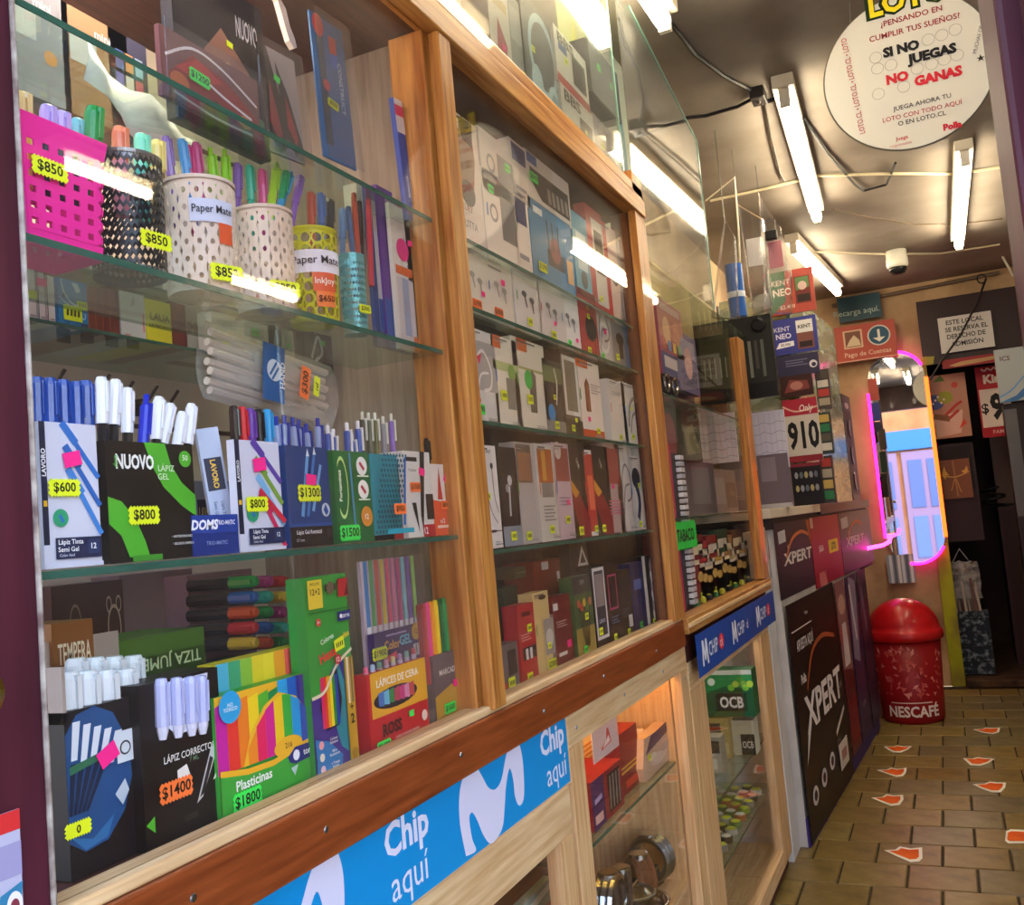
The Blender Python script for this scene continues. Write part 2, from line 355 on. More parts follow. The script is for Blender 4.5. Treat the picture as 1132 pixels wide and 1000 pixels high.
# store room behind the doorway
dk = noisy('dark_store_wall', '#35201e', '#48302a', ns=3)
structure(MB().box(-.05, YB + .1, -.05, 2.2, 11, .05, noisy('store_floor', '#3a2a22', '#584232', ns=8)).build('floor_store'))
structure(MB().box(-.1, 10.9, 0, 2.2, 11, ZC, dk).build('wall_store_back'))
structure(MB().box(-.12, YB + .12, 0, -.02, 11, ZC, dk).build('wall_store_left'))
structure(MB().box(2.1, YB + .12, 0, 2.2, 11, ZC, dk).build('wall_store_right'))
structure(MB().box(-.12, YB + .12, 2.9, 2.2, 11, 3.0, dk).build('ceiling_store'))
# ------------------------------------------------------------------ shop front
# open door leaf folded back along the aisle, with its raised panels
d1 = empty('door_1', (-.79, .13, .02)); structure(d1)
MB().box(-.035, 0, 0, 0, .415, 2.75, 'maroon').build('leaf', d1, bev=.003)
for z0, z1 in ((1.37, 1.50), (1.54, 2.6), (.2, 1.33)):
    MB().box(0, .05, z0, .007, .30, z1, 'maroon').build('raised_panel', d1, bev=.006)
for z in (1.345, 1.515): MB().tube([(.004, .03, z), (.004, .335, z)], .014, 'maroon', 10).build('moulding', d1)
kz = onX(-44, 768, -.76); q = MB()
q.lathe([(.022, 0), (.022, .004), (.010, .008), (.010, .03), (.022, .038), (.027, .05), (.022, .062), (.004, .068)], 'brass', 20)
k = q.build('door_knob', d1, (.0, kz.y - .13 - .005, kz.z - .02), smooth=True); k.rotation_euler = (0, R(90), 0)
structure(MB().box(-.90, .56, 0, -.785, .634, ZC, 'maroon2').box(-.785, .629, 0, -.779, .634, ZC, noisy('chipped_edge', '#6a5650', '#b0a498', (1, 1, 1), 40)).build('trim_3', bev=.003))
# post at the other side of the doorway
q = MB().box(.058, .60, -.05, .17, .70, ZC, 'maroon2').box(.070, .575, -.05, .085, .60, ZC, 'maroon2').box(.10, .56, -.05, .16, .60, ZC, 'maroon2')
structure(q.build('trim_4', bev=.004))
structure(MB().box(-1.4, .5, 3.0, XR + .1, .62, ZC + .1, 'maroon').build('wall_front'))
# stuck on the lower panel of the door leaf
a = onX(-2, 1000, -.777); b = onX(21, 893, -.777)
pack3('door_poster', 'pale poster with red top edge stuck low on the maroon door', 'poster', (-.777, a.y - .02, a.z - .05), b.y - a.y + .02, b.z - a.z + .05, R(90), .001, '#a9a3b8',
      [('r', 0, .86, 1, 1, '#c02a2a'), ('r', 0, .55, 1, .78, '#8f86a8'), ('p', [(.2, .1), (.9, .2), (1, .5), (.5, .45)], '#2f6f92'), ('e', .8, .35, .18, .1, '#d9cfd9'), ('e', .8, .35, .1, .05, '#7a2f3a')])
# ------------------------------------------------------------------ the street behind, seen in the mirror
structure(MB().box(-6, -2.2, -.15, 6, .45, -.03, noisy('sidewalk', '#6a6a68', '#7c7b78', ns=6, rough=.8)).build('sidewalk'))
structure(MB().box(-14, -12, -.3, 14, -2.2, -.16, noisy('asphalt', '#6e6e70', '#858486', ns=20, rough=.9)).build('street'))
hs = empty('street_house', (-.55, -6.5, -.1))
MB().box(-5, -.4, 0, 5, 0, 7, noisy('salmon_plaster', '#7a4a2a', '#885a38', ns=2, rough=.8)).build('wall', hs)
MB().box(-5, 0, 2.75, 5, .12, 3.2, mat('#144a80', .5)).build('blue_band', hs)
for x in (-1.3, -.25, .8):
    dd = MB().box(x, 0, .05, x + .95, .08, 2.7, mat('#5c4a64', .5)).build('shop_door', hs)
    MB().box(x + .12, .08, .25, x + .42, .1, 1.2, '#3a4c7c').box(x + .53, .08, .25, x + .83, .1, 1.2, '#3a4c7c').box(x + .12, .08, 1.4, x + .42, .1, 2.5, '#31406c').box(x + .53, .08, 1.4, x + .83, .1, 2.5, '#31406c').build('pane', dd)
tag(hs, 'salmon house front with blue band and lilac doors mirrored from across the street', 'building')
# ================================================================== ceiling tubes
tube_m = mat('#fff0cf', .3, 0, TUBE_W)
def tube_light(label, a, b, z, n=1):
    A, B = onZ(*a, z), onZ(*b, z); L = (B - A).length; ang = math.atan2(B.y - A.y, B.x - A.x)
    e = empty('tube_light', (A.x, A.y, z), ang); tag(e, label, 'light', 'fluorescent tubes on the ceiling')
    MB().box(-.05, -.045, .045, L + .05, .045, ZC - z, mat('#d8cfbd', .45)).build('housing', e, bev=.004)
    for x in (-.03, L + .005): MB().box(x, -.022, -.03, x + .025, .022, .045, 'offwhite').build('lamp_holder', e, bev=.003)
    for k in range(n): MB().tube([(0, (k - (n - 1) / 2) * .07, 0), (L, (k - (n - 1) / 2) * .07, 0)], .028, tube_m, 12).build('tube', e)
tube_light('bright ceiling tube with bare end bracket, beside the hanging round sign', (868, 112), (903, 240), 3.30)
tube_light('short-looking ceiling tube above the green and red cigarette sign', (878, 276), (926, 323), 3.30)
tube_light('ceiling tube half behind the round sign, nearest the store room', (1067, 178), (1060, 271), 3.30)
tube_light('ceiling tube at top edge of view, over the headphone boxes', (655, -95), (733, 24), 3.30)
def tube_xy(label, x0, y0, x1, y1, z=3.30):
    A, B = EYE + (Vector((x0, y0, z)) - EYE), Vector((x1, y1, z)); L = (B - A).length; e = empty('tube_light', A, math.atan2(y1 - y0, x1 - x0)); tag(e, label, 'light', 'fluorescent tubes on the ceiling')
    MB().box(-.05, -.045, .045, L + .05, .045, ZC - z, mat('#d8cfbd', .45)).build('housing', e, bev=.004)
    for x in (-.03, L + .005): MB().box(x, -.022, -.03, x + .025, .022, .045, 'offwhite').build('lamp_holder', e, bev=.003)
    MB().tube([(0, 0, 0), (L, 0, 0)], .028, tube_m, 12).build('tube', e)
tube_xy('ceiling tube over the entrance, mirrored in the upper pane', -.29, 1.75, -.29, 2.9)
tube_xy('short ceiling tube over the far side, mirrored before the pink basket', 1.58, 2.78, 1.58, 3.25)
tube_xy('ceiling tube by the far wall, mirrored under the cream tubs', 2.24, 4.56, 2.24, 5.2)
# ================================================================== showcases along the left wall
GX = -.80
def glass_shelf(par, y0, y1, z, x0=-.812, x1=-1.10, t=.008):
    s = MB().box(x1, y0, z - t, x0, y1, z, 'shelf_glass').build('glass_shelf', par)
    MB().box(x0, y0, z - t, x0 + .0015, y1, z, 'edge').build('green_edge', s)
def bar(par, name, x0, y0, z0, x1, y1, z1, m, bev=.003): return MB().box(min(x0, x1), y0, z0, max(x0, x1), y1, z1, m).build(name, par, bev=bev)
def screw(par, y, z, x): 
    o = MB().lathe([(.005, 0), (.004, .0015), (.001, .002)], 'steel', 8).build('screw', par, (x, y, z)); o.rotation_euler = (0, R(90), 0)
sc = empty('glass_showcase', (GX, .64, 1.2)); sc.location = (0, 0, 0)
tag(sc, 'long wooden wall showcase with glass shelves of stationery and accessories', 'showcase')
bar(sc, 'post', -.775, 1.555, 1.29, -.80, 1.606, 2.57, 'pine_z'); bar(sc, 'post', -.80, 1.535, 1.29, -.875, 1.60, 2.57, 'pine_z')
bar(sc, 'post', -.775, 2.825, 1.29, -.80, 2.935, 2.70, 'pine_z'); bar(sc, 'post', -.80, 2.83, 1.29, -.86, 2.92, 2.57, 'dark_in')
bar(sc, 'header', -.77, .64, 2.57, -.815, 2.935, 2.625, 'pine_y'); bar(sc, 'header_trim', -.775, .64, 2.63, -.82, 2.935, 2.665, 'pine_y')
bar(sc, 'top_board', -.815, .64, 2.58, -1.31, 2.93, 2.60, 'dark_in')
bar(sc, 'rail', -.778, .64, 1.204, -.83, 2.925, 1.282, 'rail')
bar(sc, 'sill', -.785, .64, 1.282, -.83, 2.925, 1.297, 'pale_y')
for y in (.80, 1.04, 1.42, 1.78, 2.15, 2.6): screw(sc, y, 1.243 + .006 * math.sin(y * 9), -.778)
bar(sc, 'floor_board', -.83, .64, 1.26, -1.31, 2.93, 1.285, 'dark_in')
bar(sc, 'back_board', -1.28, .64, 1.285, -1.31, 1.57, 2.58, 'slat', 0)
for z in (1.42, 1.55, 1.70, 1.845, 1.972, 2.12, 2.27, 2.42): bar(sc, 'slat_groove', -1.277, .64, z, -1.281, 1.57, z + .008, 'slat_groove', 0)
bar(sc, 'back_board', -1.20, 1.60, 1.285, -1.23, 2.93, 2.58, wood('brown_back', '#4a2c22', '#6b4434', 'z'), 0)
bar(sc, 'side_board', -.875, 1.57, 1.285, -1.30, 1.59, 2.58, wood('side_partition', '#85766c', '#a6988c', 'z'), 0)
MB().box(GX, .64, 1.297, GX - .004, 1.555, 2.57, 'glass').build('glass_pane', sc)
MB().box(GX, 1.606, 1.297, GX - .004, 2.825, 2.57, 'glass').build('glass_pane', sc)
MB().box(GX - .012, 1.05, 1.297, GX - .008, 2.2, 2.57, 'glass').build('sliding_pane', sc)
MB().box(GX, .7, 2.665, GX - .004, 2.83, 3.36, 'acrylic').build('upper_pane', sc)
bar(sc, 'pane_edge', GX + .001, 2.83, 2.665, GX - .006, 2.836, 3.36, 'edge_pale', 0)
ZA = (2.202, 1.951, 1.609, 1.286); ZBs = (2.20, 2.06, 1.83, 1.573, 1.286)
for z in ZA[:3]: glass_shelf(sc, .645, 1.535, z, x1=-1.08 if z != 1.951 else -1.0)
for z in ZBs[:4]: glass_shelf(sc, 1.61, 2.82, z)
glass_shelf(sc, .645, 1.535, 2.05, -1.12, -1.275, .005); glass_shelf(sc, .645, 1.535, 1.945, -1.07, -1.275, .005)
sl = empty('added_showcase_lamp', (-.93, .72, 2.545)); tag(sl, 'added unseen strip lamp under the top board of the stationery bay', 'lamp')  # out of view, added because the goods in this bay came out too dark
MB().box(-.03, 0, .008, .03, .36, .03, 'white').build('housing', sl); MB().tube([(0, .01, 0), (0, .35, 0)], .013, mat('#fff3dc', .3, 0, 110), 10).build('tube', sl)
# ------------------------------------------------------------------ third bay
s2 = empty('glass_showcase'); tag(s2, 'narrower showcase bay above the blue tape strip', 'showcase')
bar(s2, 'post', -.775, 4.37, 1.29, -.815, 4.50, 2.40, 'pine_z'); bar(s2, 'sill', -.77, 2.95, 1.235, -.83, 4.5, 1.285, 'pine_y'); bar(s2, 'sill_lip', -.765, 2.95, 1.255, -.775, 4.5, 1.27, 'pale_y')
MB().box(GX, 2.945, 1.285, GX - .004, 4.37, 2.46, 'glass_thin').build('glass_pane', s2)
bar(s2, 'back_board', -1.26, 2.95, 1.285, -1.29, 4.5, 2.45, wood('brown_back_two', '#3c2620', '#57382c', 'z'), 0)
for z in (1.60, 2.02): glass_shelf(s2, 2.95, 4.36, z)
bar(s2, 'floor_board', -.83, 2.95, 1.26, -1.2, 4.5, 1.285, 'dark_in')
for z, m in ((2.455, 'edge'),): bar(s2, 'top_glass', -.80, 2.95, z, -1.2, 4.9, z + .008, 'shelf_glass', 0)
# tall clear screen above it
a, b, c_ = onX(705, 0, GX), onX(770, 156, GX), onX(784, 255, GX)
q = MB(); q.add([(GX, 2.95, 2.47), (GX, b.y, 2.47), (GX, b.y, b.z), (GX, 3.1, 3.38), (GX, 2.95, 3.38), (GX - .005, 2.95, 2.47), (GX - .005, b.y, 2.47), (GX - .005, b.y, b.z), (GX - .005, 3.1, 3.38), (GX - .005, 2.95, 3.38)],
     [(0, 1, 2, 3, 4), (9, 8, 7, 6, 5), (0, 5, 6, 1), (1, 6, 7, 2), (2, 7, 8, 3), (3, 8, 9, 4), (4, 9, 5, 0)], 'acrylic')
o = q.build('acrylic_screen'); tag(o, 'tall clear acrylic screen with cut corner above the third bay', 'screen')
MB().tube([(GX, b.y, 2.47), (GX, b.y, b.z), (GX, 3.1, 3.38)], .004, 'edge_pale', 4).build('polished_edge', o)
# ------------------------------------------------------------------ low cabinets
def low_cab(label, y0, y1, stile, top, ztop, zbot=.10, x=-.80, inner=True):
    e = empty('low_cabinet'); tag(e, label, 'cabinet')
    bar(e, 'top_rail', x, y0, ztop - top, x - .035, y1, ztop, 'pale_y'); bar(e, 'stile', x, y0, zbot, x - .035, y0 + stile, ztop - top, 'pale_z'); bar(e, 'stile', x, y1 - stile, zbot, x - .035, y1, ztop - top, 'pale_z')
    bar(e, 'bottom_rail', x, y0 + stile, zbot, x - .035, y1 - stile, zbot + .07, 'pale_y')
    MB().box(x - .02, y0 + stile, zbot + .07, x - .024, y1 - stile, ztop - top, 'glass').build('glass_pane', e)
    bar(e, 'back_panel', -1.28, y0, .02, -1.31, y1, 1.19, wood('cab_back', '#5a3420', '#744628', 'y'), 0)
    bar(e, 'bottom_board', x - .035, y0, .06, -1.28, y1, .09, 'pale_y', 0); bar(e, 'plinth', x - .02, y0, 0, x - .05, y1, .06, 'dark_in', 0)
    bar(e, 'top_board', x - .035, y0, 1.185, -1.28, y1, 1.20, 'dark_in', 0)
    return e
c1 = low_cab('low pine cabinet under the blue Chip banner', .64, 1.93, .075, .10, 1.055)
bar(c1, 'banner_board', -.803, .64, 1.055, -.83, 1.95, 1.205, 'pale_y', 0)
c2 = low_cab('lit low pine cabinet holding red boxes and watch bands', 1.95, 2.99, .085, .075, 1.20)
c3 = low_cab('low pine cabinet with rolling paper boxes and small tins', 3.0, 4.47, .20, .09, 1.14, .06)
for e, y0, y1, z in ((c1, .7, 1.9, .6), (c2, 2.0, 2.89, .86), (c3, 3.1, 4.4, .60), (c3, 3.1, 4.4, .38)):
    glass_shelf(e, y0, y1, z, -.84, -1.27)
bar(c2, 'wood_shelf', -.84, 2.0, .48, -1.27, 2.9, .50, 'pale_y', 0); bar(c2, 'divider', -.84, 2.90, .1, -1.28, 2.99, 1.19, 'pale_z', 0)
bar(c3, 'head_board', -.80, 3.0, 1.14, -.83, 4.5, 1.235, 'dark_in', 0)
for y, z in ((2.0, 1.16), (2.35, 1.165), (2.72, 1.16), (2.95, 1.1)): screw(c2, y, z, -.7995)
# unseen strip lamps added behind the top rails to brighten two low cabinets
for lab, y0, y1, z, c, w_ in (('added warm strip lamp, unseen behind the rail of the middle low cabinet', 2.06, 2.88, 1.162, '#ffc060', 14), ('added white strip lamp, unseen behind the rail of the third low cabinet', 3.25, 4.25, 1.10, '#fff4dc', 7)):
    lm = empty('added_cabinet_lamp', (-.85, y0, z)); tag(lm, lab, 'lamp')
    MB().box(-.03, 0, .004, .0, y1 - y0, .02, 'white').build('housing', lm); MB().box(-.026, .01, -.008, -.004, y1 - y0 - .01, .004, mat(c, .3, 0, w_)).build('strip', lm)
# ------------------------------------------------------------------ banners
bn = pack3('chip_banner', 'blue banner with white Chip lettering under the brown rail', 'banner', (-.80, .64, 1.06), 1.30, .145, R(90), .002, '#0d8fd2', [])
U = lambda px, py: (onX(px, py, -.80).y - .64) / 1.30
EM = [(665, 640), (646, 540), (644, 450), (658, 388), (690, 355), (714, 388), (735, 425), (757, 430), (776, 398), (788, 335), (800, 295), (824, 275), (840, 325), (846, 400), (845, 460), (831, 482), (818, 452), (812, 400), (801, 365), (790, 420), (786, 480), (780, 545), (762, 592), (740, 600), (718, 572), (700, 528), (684, 503), (675, 522), (684, 585), (696, 622)]
EM = [onX(280 + x * .3534, 720 + y * .3534, -.80) for x, y in EM]; EM = [((p_.y - .64) / 1.30, max(0, (p_.z - 1.06) / .145)) for p_ in EM]
def emm(du): return [('p', [tuple(v) for v in spline([Vector((u + du, v)) for u, v in EM + EM[:1]], 4)[:-1]], '#ded8ee')]
du_ = U(280 + 250 * .3534, 720 + 617 * .3534) - U(280 + 824 * .3534, 720 + 275 * .3534)
for prs, nm in [(emm(du_), 'logo_mark'), (emm(0), 'logo_mark')] + [([('t', 'Chip', u1, .70, .34, '#e4e0f2', {'b': .03})], 'lettering') for u1 in (U(450, 920), U(611, 825), .12)] + [([('t', 'aquí', u1, .24, .34, '#e4e0f2', {'b': 0})], 'lettering') for u1 in (U(453, 955), U(616, 855), .12)]:
    q = MB(); draw(q, 1.30, .145, prs); q.build(nm, bn)
tp = pack3('chip_tape', 'blue tape strip printed with small Chip marks under the third bay', 'banner', (-.765, 3.0, 1.09), 1.5, .135, R(90), .002, '#12489c')
for u, t, dot in ((.14, 'ck', 1), (.46, 'cl', 0), (.79, 'cl', 1)):
    q = MB(); draw(q, 1.5, .135, [('l', [(u - .095, .2), (u - .088, .8)], .012, '#e8e8f4'), ('l', [(u - .086, .78), (u - .072, .35), (u - .058, .8)], .012, '#e8e8f4'), ('l', [(u - .056, .8), (u - .05, .2)], .012, '#e8e8f4')]); q.build('logo_mark', tp)
    q = MB(); draw(q, 1.5, .135, [('t', 'CHIP', u + .01, .5, .36, '#dfe4f4', {'mw': .09})]); q.build('lettering', tp)
    q = MB(); draw(q, 1.5, .135, ([('e', u + .095, .5, .028, .2, '#d8263a')] if dot else []) + [('t', t, u + .095, .5, .26, '#f4d8dc', {'mw': .04})]); q.build('dot_mark', tp)
# white end panel beyond the low cabinets
o = MB().box(-.80, 4.505, 0, -1.28, 4.695, 1.50, noisy('white_panel_paint', '#c8c2bc', '#ddd8d2', ns=4)).build('end_panel', bev=.003); tag(o, 'narrow white end panel beside the dark lottery posters', 'panel')
# ================================================================== stationery bay
# ---- third shelf: boxes of pens ------------------------------------------------
def lavoro(cols):
    pr = [('r', 0, 0, 1, 1, '#cfcfe2'), ('r', 0, .16, .10, 1, '#141a38'), ('t', 'LAVORO', .05, .72, .035, '#e8e8f0', {'rot': R(90), 'b': .03}), ('r', .02, .42, .08, .46, '#e8b020')]
    for i, c in enumerate(cols):
        o = i * .16
        pr += [('l', [(.38 + o * .2, 1.0 - o * 1.0), (1.0, .62 - o * 1.25)], .085, c), ('l', [(.38 + o * .2, 1.0 - o), (.62 + o * .2, .86 - o * 1.1)], .12, c)]
    return pr + [('r', 0, 0, 1, .03, '#cfcfe2'), ('e', .28, .34, .13, 0, '#2b9a6c'), ('l', [(.26, .36), (.32, .31)], .05, '#2a6ab8'),
        ('r', .17, .06, .97, .205, '#141f48'), ('t', 'Lápiz Tinta', .43, .17, .034, '#f4f4fa', {'mw': .46}), ('t', 'Semi Gel', .38, .125, .034, '#f4f4fa', {'mw': .36}), ('t', 'Color Azul', .35, .085, .02, '#c8cce0', {'mw': .28}), ('r', .72, .085, .92, .185, '#22305c'), ('t', '12', .82, .14, .04, '#fff')]
pack('pen_box', 'white pen box with blue pens pictured and 600 peso sticker', 'box', (49, 618), (105, 470), d=.05, col='#cfcfe0', pr=lavoro(['#2f6fc4', '#2a62b4', '#3a7fd0']),
     st=[('$600', .34, .545, .036, 'y'), ('', .50, .745, .028, 'p', -12)], zb=1.611)
pack('gel_pen_box', 'black and green gel pen box marked 800 pesos', 'box', (122, 612), (212, 492), d=.05, col='#17130f', zb=1.611, pr=[
     ('p', [(.42, 1), (.66, 1), (.72, .82), (.84, .66), (1, .55), (1, .36), (.82, .46), (.62, .62), (.50, .80)], '#4fae2c'), ('p', [(.0, .54), (.14, .50), (.28, .36), (.38, .16), (.42, .04), (.20, .04), (.12, .22), (0, .32)], '#4fae2c'),
     ('t', 'NUOVO', .31, .83, .12, '#f2f2ee', {'b': .035, 'mw': .42}), ('t', 'LÁPIZ', .66, .79, .055, '#e8f4dc', {'b': 0, 'mw': .2}), ('t', 'GEL', .62, .71, .055, '#e8f4dc', {'b': 0}), ('t', 'duo', .09, .83, .05, '#4fae2c', {'rot': R(90)}),
     ('e', .89, .87, .075, 0, '#4fae2c'), ('t', '50', .89, .88, .05, '#e8f4dc'), ('t', '• ANTIBORRONES', .80, .19, .022, '#d8d8d8', {'mw': .32}), ('t', '• SECADO RÁPIDO', .81, .13, .022, '#d8d8d8', {'mw': .32}), ('r', .22, .0, .55, .05, '#3f8f28')],
     st=[('$800', .36, .38, .042, 'y')])
pack('pen_box', 'pale blue pen box seen on its printed spine, between the gel pens and coloured pens', 'box', (268, 607), (245, 440), X=-.845, d=.05, col='#b9c3da', zb=1.611) if 0 else None
a = onX(240, 606, -.875)
pack3('pen_box', 'pale blue pen box turned to show its narrow spine beside the gel pens', 'box', (-.875, a.y, 1.611), .028, .168, R(48), .03, '#aeb9d4',
      [('r', .1, .5, .9, .76, '#141c3c'), ('t', 'LAVORO', .5, .63, .042, '#e8b838', {'rot': R(-90), 'b': .03}), ('t', 'Lápiz Tinta', .62, .33, .026, '#5a6a94', {'rot': R(-90)}), ('t', 'Semi Gel', .32, .35, .026, '#5a6a94', {'rot': R(-90)}), ('p', [(.2, .1), (.9, .2), (.6, .08)], '#2f5aa8')], tilt=-6)
pack('pen_tray', 'navy Doms pen tray lying behind the gel pen box', 'box', (214, 604), (262, 568), X=-.828, d=.025, col='#16307c', zb=1.611, pr=[('r', 0, .55, 1, 1, '#1d3c96'), ('t', 'DOMS', .26, .76, .24, '#f2f2ff', {'b': .04, 'sh': .2}), ('t', 'TRIO-MATIC', .72, .8, .12, '#e8e8ff', {'mw': .42}), ('t', 'TRIO-MATIC', .5, .3, .1, '#8fa0d8')])
pack('pen_box', 'grey pen box lying flat above the navy tray', 'box', (213, 566), (262, 532), X=-.93, d=.08, col='#8f8c96', zb=1.611, pr=[('r', .1, .25, .5, .75, '#1c2038'), ('t', 'LAVORO', .3, .5, .3, '#c8b060', {'mw': .34}), ('l', [(.55, .5), (.95, .5)], .03, '#5a5866')])
pack('pen_box', 'white pen box picturing pink and green pens, marked 800 pesos', 'box', (266, 609), (307, 489), d=.012, col='#d4d2e2', pr=lavoro(['#5a3c9c', '#7aa03c', '#7ab4e0', '#c81f5a']) + [('l', [(.45, .55), (1, .25)], .09, '#c81f3a')],
     st=[('$800', .36, .42, .040, 'y'), ('', .47, .78, .032, 'p', -8)], zb=1.611)
pack('gel_pen_box', 'deep blue retractable gel pen box marked 1300 pesos', 'box', (322, 605), (361, 495), d=.05, col='#123a7a', zb=1.611, pr=[('r', 0, 0, 1, .2, '#150f14'), ('r', 0, .2, 1, .23, '#1d4a94'), ('l', [(.30, .3), (.50, .9)], .07, '#5f9ad4'), ('l', [(.42, .3), (.66, .92)], .06, '#3d78c0'), ('l', [(.55, .35), (.80, .82)], .06, '#6fa4dc'), ('p', [(.46, .9), (.5, .98), (.54, .9)], '#d8e4f4'), ('p', [(.62, .92), (.66, 1.0), (.70, .92)], '#d8e4f4'),
     ('t', 'Lápiz Gel Retráctil', .42, .14, .04, '#e4e4ec', {'mw': .7}), ('t', '0.7 mm', .2, .07, .03, '#a8a8b8'), ('r', .84, .09, .96, .17, '#2a2430'), ('e', .84, .36, .10, 0, '#c8d4e4'), ('p', [(.78, .36), (.84, .42), (.9, .34), (.84, .3)], '#1f4a94')],
     st=[('$1300', .46, .53, .05, 'y'), ('', .52, .66, .03, 'p', 5)])
pack('lead_box', 'green mechanical pencil box marked 1500 pesos', 'box', (374, 597), (407, 500), d=.05, col='#1d6a34', zb=1.611, pr=[('o', .2, .6, .16, .34, .12, '#bfe08a'), ('r', .0, .2, .1, 1, '#1d6a34'), ('t', 'Portaminas', .14, .62, .055, '#e8f4dc', {'rot': R(90), 'b': .03}), ('l', [(.48, .05), (.44, .98)], .05, '#3f88b8'),
     ('e', .76, .84, .15, 0, '#f2f2f2'), ('l', [(.7, .88), (.82, .80)], .06, '#b8324a'), ('e', .76, .58, .15, 0, '#f2f2f2'), ('l', [(.7, .62), (.82, .54)], .06, '#b8324a'), ('e', .80, .28, .16, 0, '#d88a2a'), ('t', '12', .80, .28, .06, '#fff'), ('r', .6, .72, .92, .735, '#e8f4dc'), ('r', .6, .46, .92, .475, '#e8f4dc')],
     st=[('$1500', .28, .11, .05, 'g')])
pr = [('r', 0, 0, 1, 1, '#1f8fa4')] + [('e', (i + .5 + (j % 2) * .5) / 9, (j + .5) / 16, .035, 0, '#0d5a70') for j in range(16) for i in range(8)] + [('l', [(.65, .1), (.85, .95)], .08, '#2a5aa0'), ('r', 0, .0, 1, .06, '#2a9ab0')]
pack('lead_box', 'teal dotted refill box beside the green pencil box', 'box', (415, 590), (438, 503), d=.05, col='#1f8fa4', zb=1.62, pr=pr, st=[('$950', .5, .3, .034, 'o')])
pack('pen_box', 'thin black box with red foot between the teal and white boxes', 'box', (436, 594), (447, 510), X=-.84, d=.05, col='#171216', zb=1.611, pr=[('r', 0, 0, 1, .16, '#b8202a')])
pack('pen_box', 'white fineliner box with a black pen printed down it', 'box', (452, 595), (474, 500), d=.05, col='#dcdad8', zb=1.611, pr=[('r', .1, .88, .5, .93, '#222'), ('p', [(.2, .4), (.36, .4), (.42, .05)], '#111'), ('p', [(.62, 1), (.8, 1), (.56, .05), (.5, .25)], '#1a1a1a'), ('r', .55, .0, 1, .14, '#b8202a'), ('t', '12', .65, .07, .08, '#fff'), ('r', .72, .2, 1, .5, '#1c1c1e'), ('t', 'Fineliner', .3, .78, .04, '#777')],
     st=[('$1500', .34, .58, .032, 'o'), ('', .62, .76, .024, 'p', 10)])
pack('pen_box', 'orange and white pen box at the end of the shelf', 'box', (481, 592), (504, 514), d=.05, col='#e4dcd8', zb=1.611, pr=[('p', [(0, 0), (1, 0), (1, .58), (.5, .45), (0, .5)], '#e2582c'), ('p', [(.2, .5), (.3, .95), (.38, .5)], '#c83a2a'), ('p', [(.5, .55), (.58, .95), (.66, .55)], '#c83a2a'), ('e', .85, .22, .1, 0, '#3a62b0'), ('t', 'x12', .3, .2, .07, '#fff'), ('l', [(.1, .12), (.6, .12)], .05, '#f4d0c0')],
     st=[('$850', .42, .42, .03, 'o'), ('', .52, .78, .022, 'p', 40)])
# pens standing in those boxes
for x, y in ((41, 416), (55, 417), (70, 419), (84, 421), (95, 420)):
    pen('ballpoint_pen', 'blue capped pen standing in the white 600 peso box', 'blue pens in the white box', (x, y), -.855 - .01 * (x % 3), 'cap', '#12429c', '#12429c', .15, .0082, 1)
for x, y, l in ((112, 416, 2), (128, 419, 7), (141, 428, 4), (189, 446, 20), (202, 455, 16), (212, 446, 13), (176, 438, 9)):
    pen('gel_pen', 'white capped gel pen in the black and green box', 'white gel pens in the black box', (x, y), -.86, 'cap', '#e8e8f2', '#1a1618', .14, .0072, l)
pen('gel_pen', 'bright blue pen among the white gel pens', None, (162, 436), -.85, 'click', '#1a2fc0', '#1d35c8', .14, .0066, 9)
for x, y, c in ((258, 448, '#2a1c18'), (267, 449, '#c81f2c'), (276, 451, '#6a3aa0'), (285, 452, '#171318'), (295, 452, '#2a9ad8')):
    pen('ballpoint_pen', {'#2a1c18': 'brown', '#c81f2c': 'red', '#6a3aa0': 'purple', '#171318': 'black', '#2a9ad8': 'sky blue'}[c] + ' capped pen in the box of coloured pens', 'coloured pens in the 800 peso box', (x, y), -.855, 'cap', c, c, .15, .0068, 0)
for x, y, l in ((305, 460, 0), (314, 459, 5), (323, 461, -4), (330, 464, 4), (351, 462, 3), (338, 468, -3)):
    pen('gel_pen', 'blue clear retractable pen in the deep blue box', 'retractable pens in the blue box', (x, y), -.86, 'click', '#2238a0', '#8a9ac8', .14, .006, l)
for x, y, l in ((362, 470, 3), (368, 474, 5), (383, 467, 2), (395, 465, 1), (388, 478, -3)):
    pen('mechanical_pencil', 'white topped mechanical pencil in the green box', 'pencils in the green box', (x, y), -.86, 'click', '#e4e4ee', '#3550a8', .13, .006, l)
for x, y, c in ((400, 455, '#4c4638'), (407, 456, '#5a5a48'), (414, 456, '#6a6a3c'), (423, 460, '#8c8c96'), (432, 457, '#8a6ac0')):
    pen('mechanical_pencil', {'#4c4638': 'dark brown', '#5a5a48': 'grey green', '#6a6a3c': 'olive', '#8c8c96': 'silver', '#8a6ac0': 'violet'}[c] + ' clear pencil behind the teal dotted box', 'pencils behind the teal box', (x, y), -.88, 'click', '#d8d8d0', c, .16, .0052, 2)
for x, y in ((471, 484), (478, 484), (486, 486), (493, 487), (499, 488)):
    pen('fineliner', 'black capped fineliner standing in the end box', 'fineliners in the end boxes', (x, y), -.86, 'cap', '#16141a', '#1c1a20', .13, .0055, 0)
